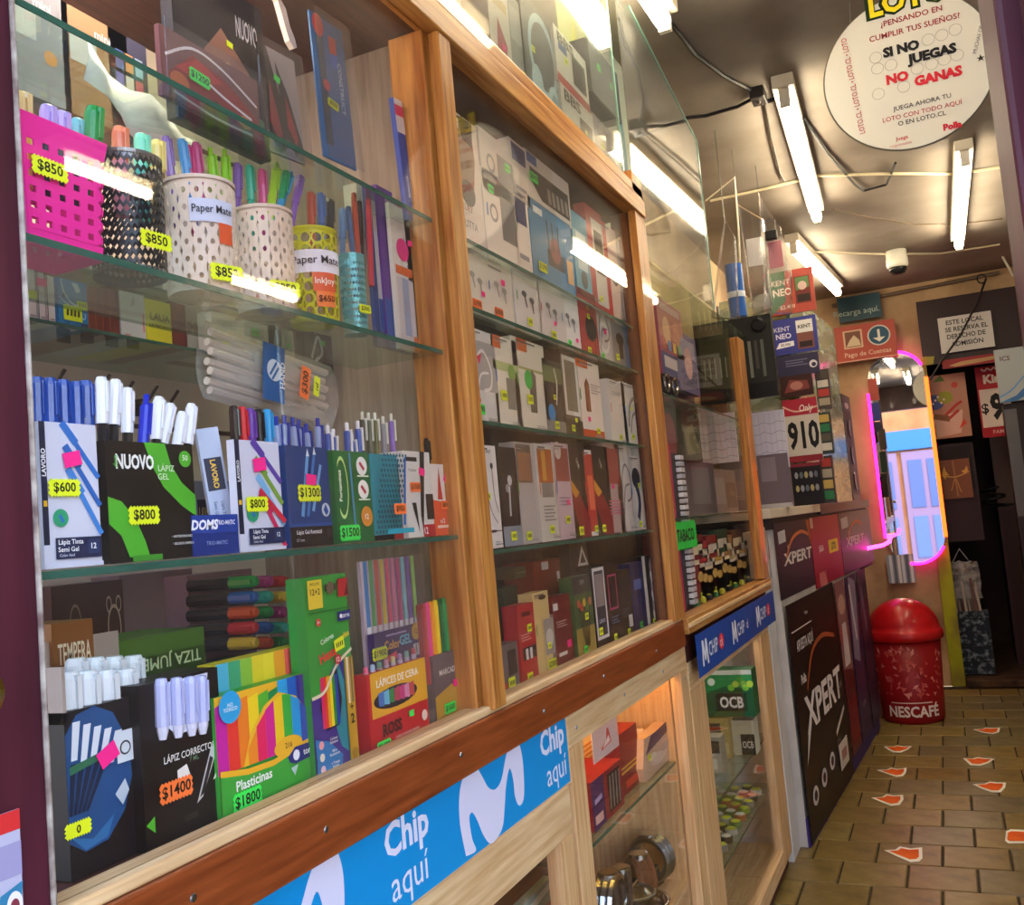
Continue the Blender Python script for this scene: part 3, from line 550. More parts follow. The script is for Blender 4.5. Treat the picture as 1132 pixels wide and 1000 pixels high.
# ---- the second shelf: tubs and cups -------------------------------------------
def tub(label, px_bl, px_br, top_w, y_top, m, kind, col, X=-.87, hole=.6, rim=None, nu=14, nv=7, name='pencil_cup', cat='cup'):
    A, B = onX(*px_bl, X), onX(*px_br, X); rb = (B.y - A.y) / 2; cy = (A.y + B.y) / 2
    if kind != 'rect': pm = onX((px_bl[0] + px_br[0]) / 2, (px_bl[1] + px_br[1]) / 2, X); cy = pm.y; rb = (px_br[0] - px_bl[0]) / 2 * (pm - EYE).dot(CW) / FPX
    rt = rb * top_w; H = onX(px_bl[0], y_top, X).z - ZA[1]
    e = empty(name, (X - .0, cy, ZA[1])); tag(e, label, cat, None); q = MB()
    if kind == 'rect':
        dx = .055
        def fn(u, v):
            k = 1 + (top_w - 1) * v; P = [(dx * .4, -rb), (dx * .4, rb), (-dx, rb), (-dx, -rb), (dx * .4, -rb)]; L_ = [2 * rb, dx * 1.4, 2 * rb, dx * 1.4]; T = sum(L_); s = (u % 1.0) * T; i = 0
            while i < 3 and s > L_[i]: s -= L_[i]; i += 1
            f = s / L_[i]; x = P[i][0] + (P[i + 1][0] - P[i][0]) * f; y = P[i][1] + (P[i + 1][1] - P[i][1]) * f
            return (x * k, y * k, v * H)
    else:
        def fn(u, v): r_ = rb + (rt - rb) * v; a = 2 * math.pi * u; return (r_ * math.cos(a), r_ * math.sin(a), v * H)
    if kind == 'mesh': q.grid_holes(fn, nu, nv, m, hole, 4, stagger=True, rot=R(45))
    elif kind == 'rect': q.grid_holes(lambda u, v: fn(u, .12 + v * .72), nu, nv, m, hole, 4)
    else: q.grid_holes(lambda u, v: fn(u, .04 + v * .90), nu, nv, m, hole, 10)
    w_ = q.build('wall', e, sol=.0016 if kind != 'mesh' else .0008)
    n = 40; rings = [(1.02, .97), (1.03, 1.0), (.97, 1.0), (.97, .93)] if kind != 'rect' else [(1, .84), (1.05, .98), (1.05, 1.0), (.99, 1.0), (.97, .86)]
    q = MB(); vs = []
    for sc_, v in rings:
        for k in range(n): p = fn(k / n, min(v, 1)); vs.append((p[0] * sc_, p[1] * sc_, p[2]))
    q.add(vs, [(i * n + k, i * n + (k + 1) % n, (i + 1) * n + (k + 1) % n, (i + 1) * n + k) for i in range(len(rings) - 1) for k in range(n)], rim or m); q.build('rim', e)
    q = MB(); vs = [fn(k / n, 0) for k in range(n)] + [fn(k / n, .12 if kind == 'rect' else .045) for k in range(n)]
    q.add(vs, [tuple(range(n))[::-1]] + [(k, (k + 1) % n, n + (k + 1) % n, n + k) for k in range(n)], rim or m); q.build('base', e)
    return e, cy, rb, H
def cup_label(e, rb, H, spec, tw=1.06):
    """curved paper label: (angle centre deg, half angle, v0, v1, colour, text, text colour, cap)"""
    a0, ha, v0, v1, col, t, tc_, cap = spec; n = 10; q = MB(); r_ = rb * (1 + (tw - 1) * v1) + .003; vs = []
    for k in range(n + 1):
        a = R(a0 - ha + 2 * ha * k / n); vs += [(r_ * math.cos(a), r_ * math.sin(a), v0 * H), (r_ * 1.02 * math.cos(a), r_ * 1.02 * math.sin(a), v1 * H)]
    q.add(vs, [(2 * k, 2 * k + 2, 2 * k + 3, 2 * k + 1) for k in range(n)], col); lb = q.build('label', e)
    if t:
        vv, ff, dim = text_mesh(t, .01, 0); k = cap / .73; mw = 2 * R(ha) * r_ * .92; kx = min(k, mw / dim[0]); zc = (v0 + v1) / 2 * H; r2 = r_ * 1.02 + .001
        MB().add([(r2 * math.cos(R(a0) + x * kx / r2), r2 * math.sin(R(a0) + x * kx / r2), zc + y * k) for x, y in vv], ff, tc_) if 0 else None
        q = MB(); q.add([(r2 * math.cos(R(a0) + x * kx / r2), r2 * math.sin(R(a0) + x * kx / r2), zc + y * k) for x, y in vv], ff, tc_); q.build('lettering', lb)
VA = -42   # the side of a cup that looks at the camera
pinkm = mat('#e81f96', .35)
e, cy, rb, H = tub('hot pink slotted plastic basket of highlighters', (15, 246), (98, 268), 1.16, 132, pinkm, 'rect', '#e81f96', X=-.855, hole=.62, nu=20, nv=6, name='pencil_basket', cat='basket')
s = sticker(e, 1, 1, 0, ('$850', 0, 0, .042, 'y')); s.location = (.030, -.025, H * .6); s.rotation_euler = (0, 0, R(90))
e, cy, rb, H = tub('black wire mesh cup holding thick markers', (105, 270), (182, 291), 1.0, 165, mat('#2c2c30', .35, .6), 'mesh', '#222', X=-.86, hole=.95, nu=36, nv=13, rim=mat('#6c6c70', .3, .7))
s = sticker(e, 1, 1, 0, ('$850', 0, 0, .042, 'y')); s.location = ((rb + .005) * math.cos(R(-5)), (rb + .003) * math.sin(R(-5)), H * .25); s.rotation_euler = (0, 0, R(85))
crm = mat('#d9c4b4', .45)
e, cy, rb, H = tub('cream perforated tub with a Paper Mate label', (187, 298), (262, 318), 1.06, 194, crm, 'round', '#d9c4b4', X=-.86, hole=.36, nu=18, nv=6)
cup_label(e, rb, H, (-28, 34, .58, .78, '#c9cbe0', 'Paper Mate', '#1c1c2c', .011)); cup_label(e, rb, H, (-8, 12, .40, .58, '#d8552a', '', '', 0))
s = sticker(e, 1, 1, 0, ('$850', 0, 0, .046, 'y')); s.location = ((rb + .007) * math.cos(R(-14)), (rb + .005) * math.sin(R(-14)), H * .14); s.rotation_euler = (0, 0, R(76))
e, cy, rb, H = tub('cream perforated tub beside the yellow lace cup', (264, 314), (326, 334), 1.06, 226, crm, 'round', '#d9c4b4', X=-.86, hole=.36, nu=18, nv=6)
s = sticker(e, 1, 1, 0, ('$850', 0, 0, .046, 'y')); s.location = ((rb + .007) * math.cos(R(-20)), (rb + .005) * math.sin(R(-20)), H * .18); s.rotation_euler = (0, 0, R(70))
e, cy, rb, H = tub('yellow lace patterned cup with a white Paper Mate band', (322, 337), (374, 352), 1.12, 250, mat('#c4c022', .4), 'round', '#c4c022', X=-.855, hole=.8, nu=14, nv=7)
cup_label(e, rb, H, (-42, 60, .50, .74, '#e6e2ee', 'Paper Mate', '#2a1c2c', .013), 1.12); cup_label(e, rb, H, (-28, 26, .30, .50, '#e05a2c', 'InkJoy', '#fbeee0', .010), 1.12); cup_label(e, rb, H, (-26, 22, .14, .30, '#f0813c', '$650', '#3a1408', .010), 1.12)
e, cy, rb, H = tub('small teal wire mesh cup next to the yellow lace cup', (380, 350), (406, 357), 1.1, 280, mat('#6fb4bc', .35, .4), 'mesh', '#6fb4bc', X=-.85, hole=.93, nu=28, nv=12)
s = sticker(e, 1, 1, 0, ('$300', 0, 0, .026, 'y')); s.location = ((rb + .003) * math.cos(R(-8)), (rb + .003) * math.sin(R(-8)), H * .3); s.rotation_euler = (0, 0, R(82))
for i, (x, y, c, bdy, r_, l, nm) in enumerate([(4, 92, '#d8d020', '#d8d020', .0095, 3, 'acid yellow'), (24, 103, '#e4c890', '#e4d060', .0095, 2, 'cream'), (52, 117, '#b49ae0', '#2a2430', .0085, 2, 'lavender'), (68, 124, '#b8a0e4', '#2a2226', .0085, 3, 'lilac'), (85, 132, '#6fb4c0', '#222', .008, 3, 'pale teal')]):
    pen('highlighter', nm + ' highlighter standing in the pink basket', 'highlighters in the pink basket', (x, y), -.875, 'marker', c, bdy, .11, r_, l, cat='marker')
pen('marker', 'fat green marker leaning in the pink basket', None, (104, 119), -.86, 'marker', '#128a3c', '#128a3c', .12, .0105, 6, cat='marker')
for x, y, c, bdy, nm in ((132, 141, '#e07a5c', '#c8788c', 'coral'), (156, 149, '#7ad8c0', '#4fb0a8', 'mint'), (173, 156, '#e4cc80', '#8a6c40', 'sand')):
    pen('highlighter', nm + ' highlighter in the black mesh cup', 'highlighters in the mesh cup', (x, y), -.885, 'marker', c, bdy, .115, .0095, 2, cat='marker')
for i, (x, y, c, k, l, nm) in enumerate([(183, 150, '#7a5aa8', 'cap', -6, 'purple'), (200, 153, '#3f88cc', 'cap', -8, 'blue'), (216, 157, '#c0508c', 'cap', -4, 'magenta'), (232, 163, '#8cc830', 'click', -5, 'lime'), (248, 165, '#8cc830', 'click', 2, 'bright lime'), (207, 160, '#c8407c', 'cap', -2, 'rose')]):
    pen('ballpoint_pen', nm + ' pen standing in the labelled cream tub', 'pens in the labelled cream tub', (x, y), -.89, k, c, c, .13, .0062, l)
for i, (x, y, c, k, l, nm) in enumerate([(262, 180, '#7a5aa0', 'cap', 4, 'violet'), (275, 182, '#3aa88c', 'cap', 0, 'sea green'), (289, 187, '#c85088', 'cap', 2, 'pink'), (306, 180, '#a4d838', 'click', 16, 'lime'), (322, 190, '#3f9ad8', 'click', 28, 'azure'), (316, 189, '#2fae74', 'cap', 18, 'emerald'), (332, 194, '#8a62c0', 'cap', 20, 'lavender')]):
    pen('ballpoint_pen', nm + ' pen standing in the plain cream tub', 'pens in the plain cream tub', (x, y), -.885, k, c, c, .13, .0062, l)
for i, (x, y, c, l, nm) in enumerate([(343, 212, '#b85a48', 3, 'brick red'), (354, 213, '#5a74b0', 3, 'slate blue'), (364, 220, '#4a4648', 4, 'dark grey'), (378, 230, '#6480a8', 6, 'steel blue')]):
    pen('ballpoint_pen', nm + ' pen in the yellow lace cup', 'pens in the lace cup', (x, y), -.875, 'cap', c, c, .15, .0066, l)
for i, (x, y, c, l, nm) in enumerate([(391, 213, '#b05040', 1, 'rust'), (397, 222, '#3c3438', 3, 'black'), (407, 220, '#c03848', 4, 'red'), (385, 228, '#50648c', -2, 'grey blue')]):
    pen('paint_brush', nm + ' handled brush in the teal mesh cup', 'brushes in the teal cup', (x, y), -.865, 'stick', c, c, .16, .0052, l, cat='brush')
# blister packs at the end of that shelf
pack('brush_pack', 'purple and clear brush pack hanging beside the teal cup', 'pack', (428, 366), (433, 213), X=-.87, d=.01, col='#5a2c88', zb=1.953, pr=[('r', 0, 0, 1, .3, '#2f4c94')], film=False)
pack('compass_pack', 'blue card with a white compass set in clear wrap', 'pack', (416, 362), (443, 225), X=-.875, d=.008, col='#26407c', zb=1.953, pr=[('r', .12, .1, .9, .92, '#b8b4b8'), ('p', [(.2, .2), (.5, .85), (.6, .85), (.3, .2)], '#8a8690'), ('p', [(.5, .2), (.55, .85), (.8, .4)], '#d8d4d0'), ('r', .12, .1, .9, .3, '#2a4a94'), ('e', .5, .55, .2, 0, '#e8e4e0')])
pack('brush_pack', 'white card with a pink dot and orange brushes', 'pack', (441, 370), (452, 235), X=-.86, d=.008, col='#dcd4d0', zb=1.953, pr=[('r', .1, .02, .9, .5, '#c8c0c4'), ('r', .1, .52, .9, .58, '#d86a38'), ('e', .5, .7, .3, 0, '#e83a8c'), ('l', [(.5, .1), (.5, .5)], .3, '#9aa4c0')])
pack('scissor_pack', 'card of orange handled scissors against the post', 'pack', (457, 372), (475, 238), X=-.86, d=.008, col='#b89a88', zb=1.953, pr=[('o', .5, .72, .28, .09, .3, '#e0622c'), ('o', .6, .58, .3, .08, .3, '#d8582a'), ('l', [(.5, .6), (.4, .15)], .14, '#c8c8c8'), ('l', [(.6, .52), (.7, .1)], .14, '#b0b0b0'), ('r', 0, 0, 1, .1, '#c86a3c'), ('r', .1, .84, .9, .96, '#d8c8b8')], st=[('', .1, .72, .02, 'p')])
# ---- top shelf ------------------------------------------------------------------
pack('knife_pack', 'clear pack of red and grey scissors marked 1200 pesos', 'pack', (178, 72), (284, 90), X=-.85, d=.008, col='#5a2a2c', zb=2.204, tilt=0, pr=[('r', 0, 0, 1, 1, '#6c4446'), ('p', [(.05, .35), (.3, .8), (.62, .7), (.98, .35), (.9, .12), (.5, .1), (.15, .12)], '#8a1f24'), ('p', [(.12, .5), (.35, .78), (.6, .62), (.4, .45)], '#b02c2e'), ('l', [(.04, .6), (.3, .9), (.6, .84), (.97, .55)], .02, '#d8d0d4'), ('l', [(.3, .6), (.6, .42), (.9, .3)], .02, '#e0d8dc'), ('l', [(.1, .12), (.5, .04), (.9, .06)], .02, '#c8bcc0'), ('e', .16, .3, .09, .14, '#b8602c'), ('e', .82, .2, .07, .1, '#c8783c'), ('p', [(.5, .3), (.7, .2), (.72, .1), (.5, .12)], '#3a1c20')], st=[('$1200', .35, .5, .036, 'g', 4)], film=True)  # the pale grey strokes are highlights painted onto the pack
pack('craft_pack', 'black Nuovo craft pack with a yellow tag lying on the top shelf', 'pack', (192, 40), (288, 12), X=-.88, d=.02, col='#1a1620', zb=2.204, tilt=0, pr=[('r', 0, 0, 1, 1, '#1c1822'), ('t', 'NUOVO', .8, .78, .14, '#c8c4cc', {'mw': .25}), ('p', [(.3, .5), (.5, .7), (.8, .5), (.6, .3), (.4, .35)], '#8a5a4c'), ('e', .75, .3, .06, 0, '#d85a2c'), ('e', .9, .2, .06, 0, '#3a8a4c'), ('e', .55, .45, .06, 0, '#c8a86a')], st=[('', .58, .62, .016, 'y', 5), ('$1300', .15, .82, .03, 'y', 10)])
pack('scissor_pack', 'black card holding two red scissors in clear wrap', 'pack', (296, 135), (330, 75), X=-.855, d=.004, col='#2a2226', zb=2.204, tilt=-4, pr=[('r', 0, 0, 1, 1, '#9a9298'), ('p', [(0, .2), (.3, .02), (.55, .1), (.5, .5), (.2, 1), (0, 1)], '#1c181c'), ('p', [(.1, .3), (.3, .12), (.42, .2), (.2, .7)], '#8a1f28'), ('p', [(.5, .2), (.75, .05), (.98, .15), (.7, .6), (.4, .9)], '#231e22'), ('p', [(.58, .3), (.78, .15), (.86, .22), (.6, .6)], '#981f28')], st=[('', .4, .72, .018, 'g', 20)], film=True)
pack('marker_pack', 'blue card of red capped markers standing on the top shelf', 'pack', (358, 172), (383, 42), X=-.86, d=.003, col='#2a5c94', tilt=-3, pr=[('r', 0, 0, 1, .86, '#2a64a4'), ('r', .12, .1, .34, .95, '#23405c'), ('e', .22, .93, .16, .08, '#c82a30'), ('r', .5, .76, .72, .9, '#c8382c'), ('r', .52, .68, .72, .78, '#3a6ad0'), ('t', 'CONSTRUCT', .76, .55, .045, '#c8d8ec', {'rot': R(-90)}), ('e', .3, .52, .1, 0, '#c03848')], st=[('$550', .42, .4, .028, 'y', 8)], film=True)
pack('foam_sheet', 'pale curled plastic hook hanging in the top compartment', 'pack', (300, 30), (325, 8), X=-.9, d=.01, col='#d8cccc', tilt=10, shape=[(0, 1), (.2, .9), (.5, .4), (.7, .1), (.9, 0), (1, .1), (.9, .3), (.7, .5), (.5, .9), (.3, 1)])
pack('brush_pack', 'slim blue pack with red tip beside the post on the top shelf', 'pack', (452, 212), (448, 82), X=-.85, d=.01, col='#2c4aa8', tilt=2, pr=[('p', [(0, 1), (1, 1), (1, .75), (0, .8)], '#d8d0d8'), ('p', [(0, .97), (1, .95), (1, .86), (0, .9)], '#d8285c'), ('t', 'MARKER', .5, .28, .03, '#c8d0f0', {'rot': R(90)}), ('e', .5, .45, .3, 0, '#d8c83c')]) if 0 else None
a = onX(449, 214, -.85)
pack3('brush_pack', 'slim blue pack with red tip beside the post on the top shelf', 'pack', (-.85, a.y, 2.204), .03, .23, R(90), .01, '#2c4aa8', [('r', 0, .72, 1, 1, '#d8d0d8'), ('r', 0, .86, 1, .95, '#d8285c'), ('t', 'MARKER', .5, .28, .035, '#c8d0f0', {'rot': R(90)})], tilt=-5)
a = onX(400, 205, -.95)
pack3('paper_sheet', 'white printed paper stack at the back of the top shelf', 'paper', (-.95, a.y - .02, 2.204), .16, .09, R(90), .03, '#dcd8d4', [('t', 'ZAPATOS', .4, .8, .1, '#8a8686'), ('t', 'FERRETERIA', .6, .5, .1, '#8a8686'), ('p', [(.5, 0), (.9, 0), (.8, .2), (.6, .25)], '#e0622c')])
for i, (x, y, w_, c, nm) in enumerate([(2, 52, .10, '#8c8890', 'pale grey boxed set with small print'), (70, 62, .11, '#a07858', 'brown and grey boxed set'), (118, 20, .07, '#3c3a50', 'dark boxed craft set with coloured squares')]):
    a = onX(x, y, -.98)
    pack3('boxed_set', nm + ' at the back of the top shelf', 'box', (-.98, a.y, 2.204), w_, .15, R(90), .05, c, [('r', .1, .5, .5, .8, '#b8b4b8'), ('e', .7, .4, .1, 0, '#c88a4c'), ('t', 'mini', .6, .85, .08, '#ddd')] if i < 2 else [('r', .15 + .25 * (k % 3), .2 + .22 * (k // 3), .35 + .25 * (k % 3), .38 + .22 * (k // 3), ['#c85a6c', '#5a8ac0', '#c8a860', '#7a6ab0', '#d8c8c0', '#c0486a', '#4a5a90', '#d08a5a', '#9ab0c8'][k]) for k in range(9)])
# ---- small boxes on the back shelf -----------------------------------------------
XB = -1.09
def back_box(nm, label, a, b, col, pr=(), st=(), d=.16): return pack(nm, label, 'box', a, b, X=XB, d=d, col=col, pr=pr, st=st, zb=1.947)
back_box('eraser_box', 'white slim box with a pink sticker, first of three on the back shelf', (31, 352), (34, 297), '#dcd6d4') if 0 else None
for i, (x0, y0, x1, y1) in enumerate([(30, 352, 37, 298), (43, 355, 47, 302), (53, 357, 58, 306)]):
    back_box('lead_box', ['first', 'second', 'third'][i] + ' of three white slim boxes beside the blue box', (x0, y0), (x1 + 1, y1), '#dcd4d0', [('r', 0, 0, .12, 1, '#5a4c48'), ('r', .3, .08, .9, .12, '#a89c98')], [('', .5, .8, .02, 'p')] if i == 1 else [('', .5, .5, .02, 'y')] if i == 0 else [])
back_box('bulb_box', 'sky blue box with a white cable drawn on it, back shelf', (66, 361), (96, 314), '#1f86c4', [('l', [(.1, .98), (.2, .7), (.5, .5), (.8, .5)], .04, '#e4eef4'), ('l', [(0, .62), (.4, .45), (.9, .42)], .03, '#cfe4f0'), ('p', [(.45, .95), (.65, .95), (.75, .8), (.6, .75)], '#e8f0f4'), ('t', 'EU', .75, .28, .13, '#b8d8f0', {'b': .03}), ('t', '1m', .25, .1, .07, '#0c3050'), ('r', .7, .06, .95, .13, '#123a60'), ('r', .1, .6, .2, .68, '#103050')], [('', .75, .5, .022, 'y'), ('', .42, .3, .04, 'y')])
for i in range(4): back_box('staple_box', ['first', 'second', 'third', 'fourth'][i] + ' dark red staple box in the row beside the blue box', (98 + i * 8, 367 + i), (106 + i * 8, 318 + i), '#7a2c20', [('r', 0, 0, .1, 1, '#a8503c')], d=.2); bpy.data.objects[-1:] if 0 else None
back_box('staple_box', 'pale grey box with red corner print on the back shelf', (134, 365), (159, 327), '#cfc8c8', [('p', [(.4, .7), (.55, .95), (.6, .75)], '#9a9294'), ('t', 'axe', .25, .08, .08, '#c83a2c'), ('r', .88, .2, .94, .6, '#d86a5c')])
back_box('lead_box', 'small bright yellow box on the back shelf', (162, 365), (188, 336), '#e8d818', [('t', 'LAUA', .55, .62, .17, '#4a4410', {'b': .03}), ('t', 'ARTICULOS', .55, .4, .1, '#5a5418')])
back_box('staple_box', 'dark red box between the yellow and grey boxes', (190, 366), (205, 337), '#6a1c1a')
back_box('staple_box', 'grey box with dark lettering at the end of the back row', (206, 369), (228, 341), '#b8b0ac', [('t', 'JINAUX', .5, .5, .2, '#8a3a34'), ('t', '20', .3, .5, .24, '#5a5450')])
for i, (a, b, c, st) in enumerate([((236, 386), (260, 350), '#d4ccc4', [('', .5, .25, .02, 'y')]), ((271, 391), (296, 360), '#d8d0cc', [('', .45, .7, .024, 'g'), ('', .4, .4, .016, 'o')]), ((298, 395), (310, 362), '#26221f', []), ((313, 398), (324, 366), '#c8d0bc', [('', .5, .5, .014, 'g')]), ((329, 405), (366, 372), '#1e1816', [('', .72, .75, .018, 'g')])]):
    pack('adapter_box', ['cream card with a yellow tag', 'white card with green tag', 'black earphone card', 'pale green slim card', 'black charger card with white plug'][i] + ' hanging over the clear bag', 'box', a, b, X=-1.05, d=.03, col=c, st=st, pr=[('l', [(.4, .3), (.6, .9), (.7, .5), (.5, .25)], .06, '#e8e4e0')] if i in (2, 4) else [('r', .2, .55, .8, .85, '#b8b4b0')])
# boxes lying on the upper back ledge, seen through the glass
for i, (x, y, c, w_) in enumerate([(34, 282, '#a8989c', .05), (60, 283, '#9a5a40', .07), (95, 296, '#8c8a90', .05), (112, 312, '#b06a50', .08), (150, 318, '#c0b4b8', .06), (185, 318, '#d8d4d4', .10), (225, 335, '#b84a40', .05), (258, 340, '#c8b48c', .07), (290, 352, '#a85050', .08), (345, 362, '#c8c0c0', .06), (375, 370, '#e0d8d4', .06)]):
    a = onX(x, y, -1.16)
    pack3('small_carton', ['mauve', 'brown', 'grey', 'terracotta', 'pinkish white', 'long white', 'red', 'straw coloured', 'rose', 'pale grey', 'bright white'][i] + ' carton lying on the upper back ledge', 'box', (-1.16, a.y, 2.052), w_, .03 + .012 * (i % 3), R(90), .08, c, [('r', .1, .3, .6, .7, '#d8d0cc')], [('', .7, .5, .014, 'yp'[i % 2])] if i % 3 == 0 else [])
# hooks on the slat wall
for i, (x, y) in enumerate([(62, 425), (112, 430), (138, 437), (165, 441), (188, 446)]):
    p = onX(x, y, -1.2); q = MB().tube([(-1.277 - p.x, 0, .0), (0, 0, 0), (.02, .0, .02)], .0032, mat('#5a4a40', .4, .8), 6); q.box(-.08, -.012, -.012, -.076, .012, .012, mat('#5a4a40', .4, .8))
    tag(q.build('wall_hook', None, p), 'wire display hook on the cream slat wall behind the pens', 'hook', 'hooks on the slat wall')
# clear bag
a, b = onX(226, 440, -.93), onX(360, 465, -.93)
bg = empty('straw_bag', (-.93, a.y, a.z)); bg.rotation_euler = (0, R(6), R(90)); tag(bg, 'clear bag of drinking straws with a blue HAND label', 'bag')
W_, H_ = .30, .115
q = MB(); n, k = 10, 5
for sgn in (0, 1):
    vs = [(W_ * i / n, (-.028 if not sgn else .03) * math.sin(math.pi * j / k) ** .6 * (.6 + .4 * math.sin(math.pi * i / n)) + random.uniform(-.002, .002), H_ * j / k) for j in range(k + 1) for i in range(n + 1)]
    q.add(vs, [(j * (n + 1) + i, j * (n + 1) + i + 1, (j + 1) * (n + 1) + i + 1, (j + 1) * (n + 1) + i) for j in range(k) for i in range(n)], 'bag')
q.build('wrap', bg, smooth=True)
for j in range(7): MB().tube([(.01, .006 * (j % 2), .014 + j * .0145), (W_ - .012, .006 * (j % 2), .014 + j * .0145)], .006, mat('#d2c8c0', .4), 8).build('straw', bg)
q = MB().box(.085, -.034, .012, .135, -.033, .10, '#1b5a9c'); q.build('label', bg)
q = MB(); draw(q, .05, .088, [('e', .5, .55, .34, 0, '#c8d4e4'), ('l', [(.3, .45), (.6, .7)], .08, '#1b5a9c'), ('l', [(.4, .38), (.7, .62)], .08, '#1b5a9c'), ('t', 'HAND', .88, .5, .12, '#dfe8f4', {'rot': R(90), 'b': .02})]); q.build('label_print', bg, (.085, -.034, .012))
s = sticker(bg, W_, H_, -.033, ('$300', .62, .5, .05, 'o', -82)); s = sticker(bg, W_, H_, -.033, ('ref', .72, .5, .03, 'y', -82))
# crumpled white paper drooping under the top shelf
q = MB(); P0 = onX(92, 78, -.93); n = 8; random.seed(5)
vs = [(.012 * math.sin(i * 1.3 + j), .21 * i / n, (-.055 * i / n - .02 * math.sin(3.14 * i / n)) + (j - .5) * (.035 - .01 * abs(i - 4) / 4) + random.uniform(-.004, .004)) for j in (0, 1, 2) for i in range(n + 1)]
q.add(vs, [(j * (n + 1) + i, j * (n + 1) + i + 1, (j + 1) * (n + 1) + i + 1, (j + 1) * (n + 1) + i) for j in (0, 1) for i in range(n)], mat('#e4dcdc', .5))
o = q.build('paper_scrap', None, P0, smooth=True, sol=.001); tag(o, 'crumpled white paper strip drooping above the markers', 'paper')
# ---- bottom of the stationery bay -------------------------------------------------
Z4 = 1.287
# box of white correction tubes
bx = pack('marker_box', 'dark blue display box full of white capped markers', 'box', (78, 952), (150, 768), X=-.865, d=.10, col='#1a1214', zb=Z4, pr=[('p', [(.0, .22), (.0, .86), (.15, .97), (.4, 1.0), (.65, .93), (.85, .72), (.88, .5), (.75, .3), (.5, .16), (.2, .14)], '#1f4a80'), ('p', [(.02, .25), (.3, .2), (.6, .3), (.5, .18), (.2, .15)], '#2f6aa0')] +
   [('p', [(.10 + i * .14, .93 - i * .03), (.20 + i * .14, .93 - i * .03), (.14 + i * .12, .70 - i * .02), (.06 + i * .12, .70 - i * .02)], '#d8dce6') for i in range(5)] + [('p', [(.04 + i * .11, .68), (.12 + i * .11, .68), (.04 + i * .05, .38), (.0 + i * .05, .38)], '#12203c') for i in range(5)] +
   [('p', [(.02, .62), (.6, .68), (.58, .72), (.02, .67)], '#2f6a4c'), ('r', .66, .6, .9, .8, '#d8dce4'), ('e', .78, .69, .08, 0, '#2a2c34'), ('e', .78, .69, .06, 0, '#d8dce4'), ('p', [(.6, .42), (.75, .5), (.8, .42), (.7, .34)], '#b8c4d4'), ('r', .92, .4, 1, .62, '#c8ccd4')],
   st=[('', .52, .68, .034, 'p', -25), ('0', .08, .30, .03, 'y')])
MB().box(0, .10, .10, .17, .104, .24, mat('#a8948a', .6)).build('back_card', bx)
MB().box(.0, .0, .16, .004, .10, .22, mat('#a8948a', .6)).build('side_card', bx)
for i in range(8):
    pen('white_marker', 'white capped marker standing in the dark blue display box', 'white markers in the display box', (76 + (i % 4) * 21 + (i // 4) * 8, 742 + (i % 4) * -1 - (i // 4) * 15), -.885 - (i // 4) * .03, 'marker', '#d9dadf', '#c8ccd4', .10, .0125, 1, cat='marker')
bx = pack('corrector_box', 'black correction pen box marked 1400 pesos', 'box', (162, 938), (240, 737), X=-.85, d=.06, col='#1a1210', zb=Z4, pr=[('p', [(.22, .98), (.86, .98), (.80, .70), (.68, .64), (.42, .64), (.32, .70)], '#d8d8ec'), ('t', 'LÁPIZ CORRECTOR', .58, .51, .045, '#e4e0dc', {'mw': .66}), ('t', '7 ML', .62, .46, .03, '#6a8a6a'), ('p', [(.40, .42), (.52, .44), (.56, .36), (.40, .34)], '#e8e4e0'), ('p', [(.62, .17), (.70, .2), (.94, .49), (.90, .51), (.84, .49)], '#c8c4c4'), ('p', [(.66, .2), (.72, .22), (.86, .42), (.82, .44)], '#2a2626'), ('p', [(.84, .28), (.98, .30), (.94, .38)], '#d8dcc8'), ('p', [(.0, .16), (.1, .2), (.1, .1)], '#4fae2c'), ('p', [(.9, .18), (1, .22), (1, .1)], '#4fae2c'), ('r', .45, .09, .62, .13, '#2f2a26')], st=[('$1400', .36, .31, .048, 'o')])
for i, x in enumerate((178, 195, 210, 222)):
    pen('correction_pen', 'pale blue correction pen in the cut-out of the black box', 'correction pens in the black box', (x, 749 - i), -.846, 'cap', '#b8bce8', '#d8d8ee', .07, .0082, 2)
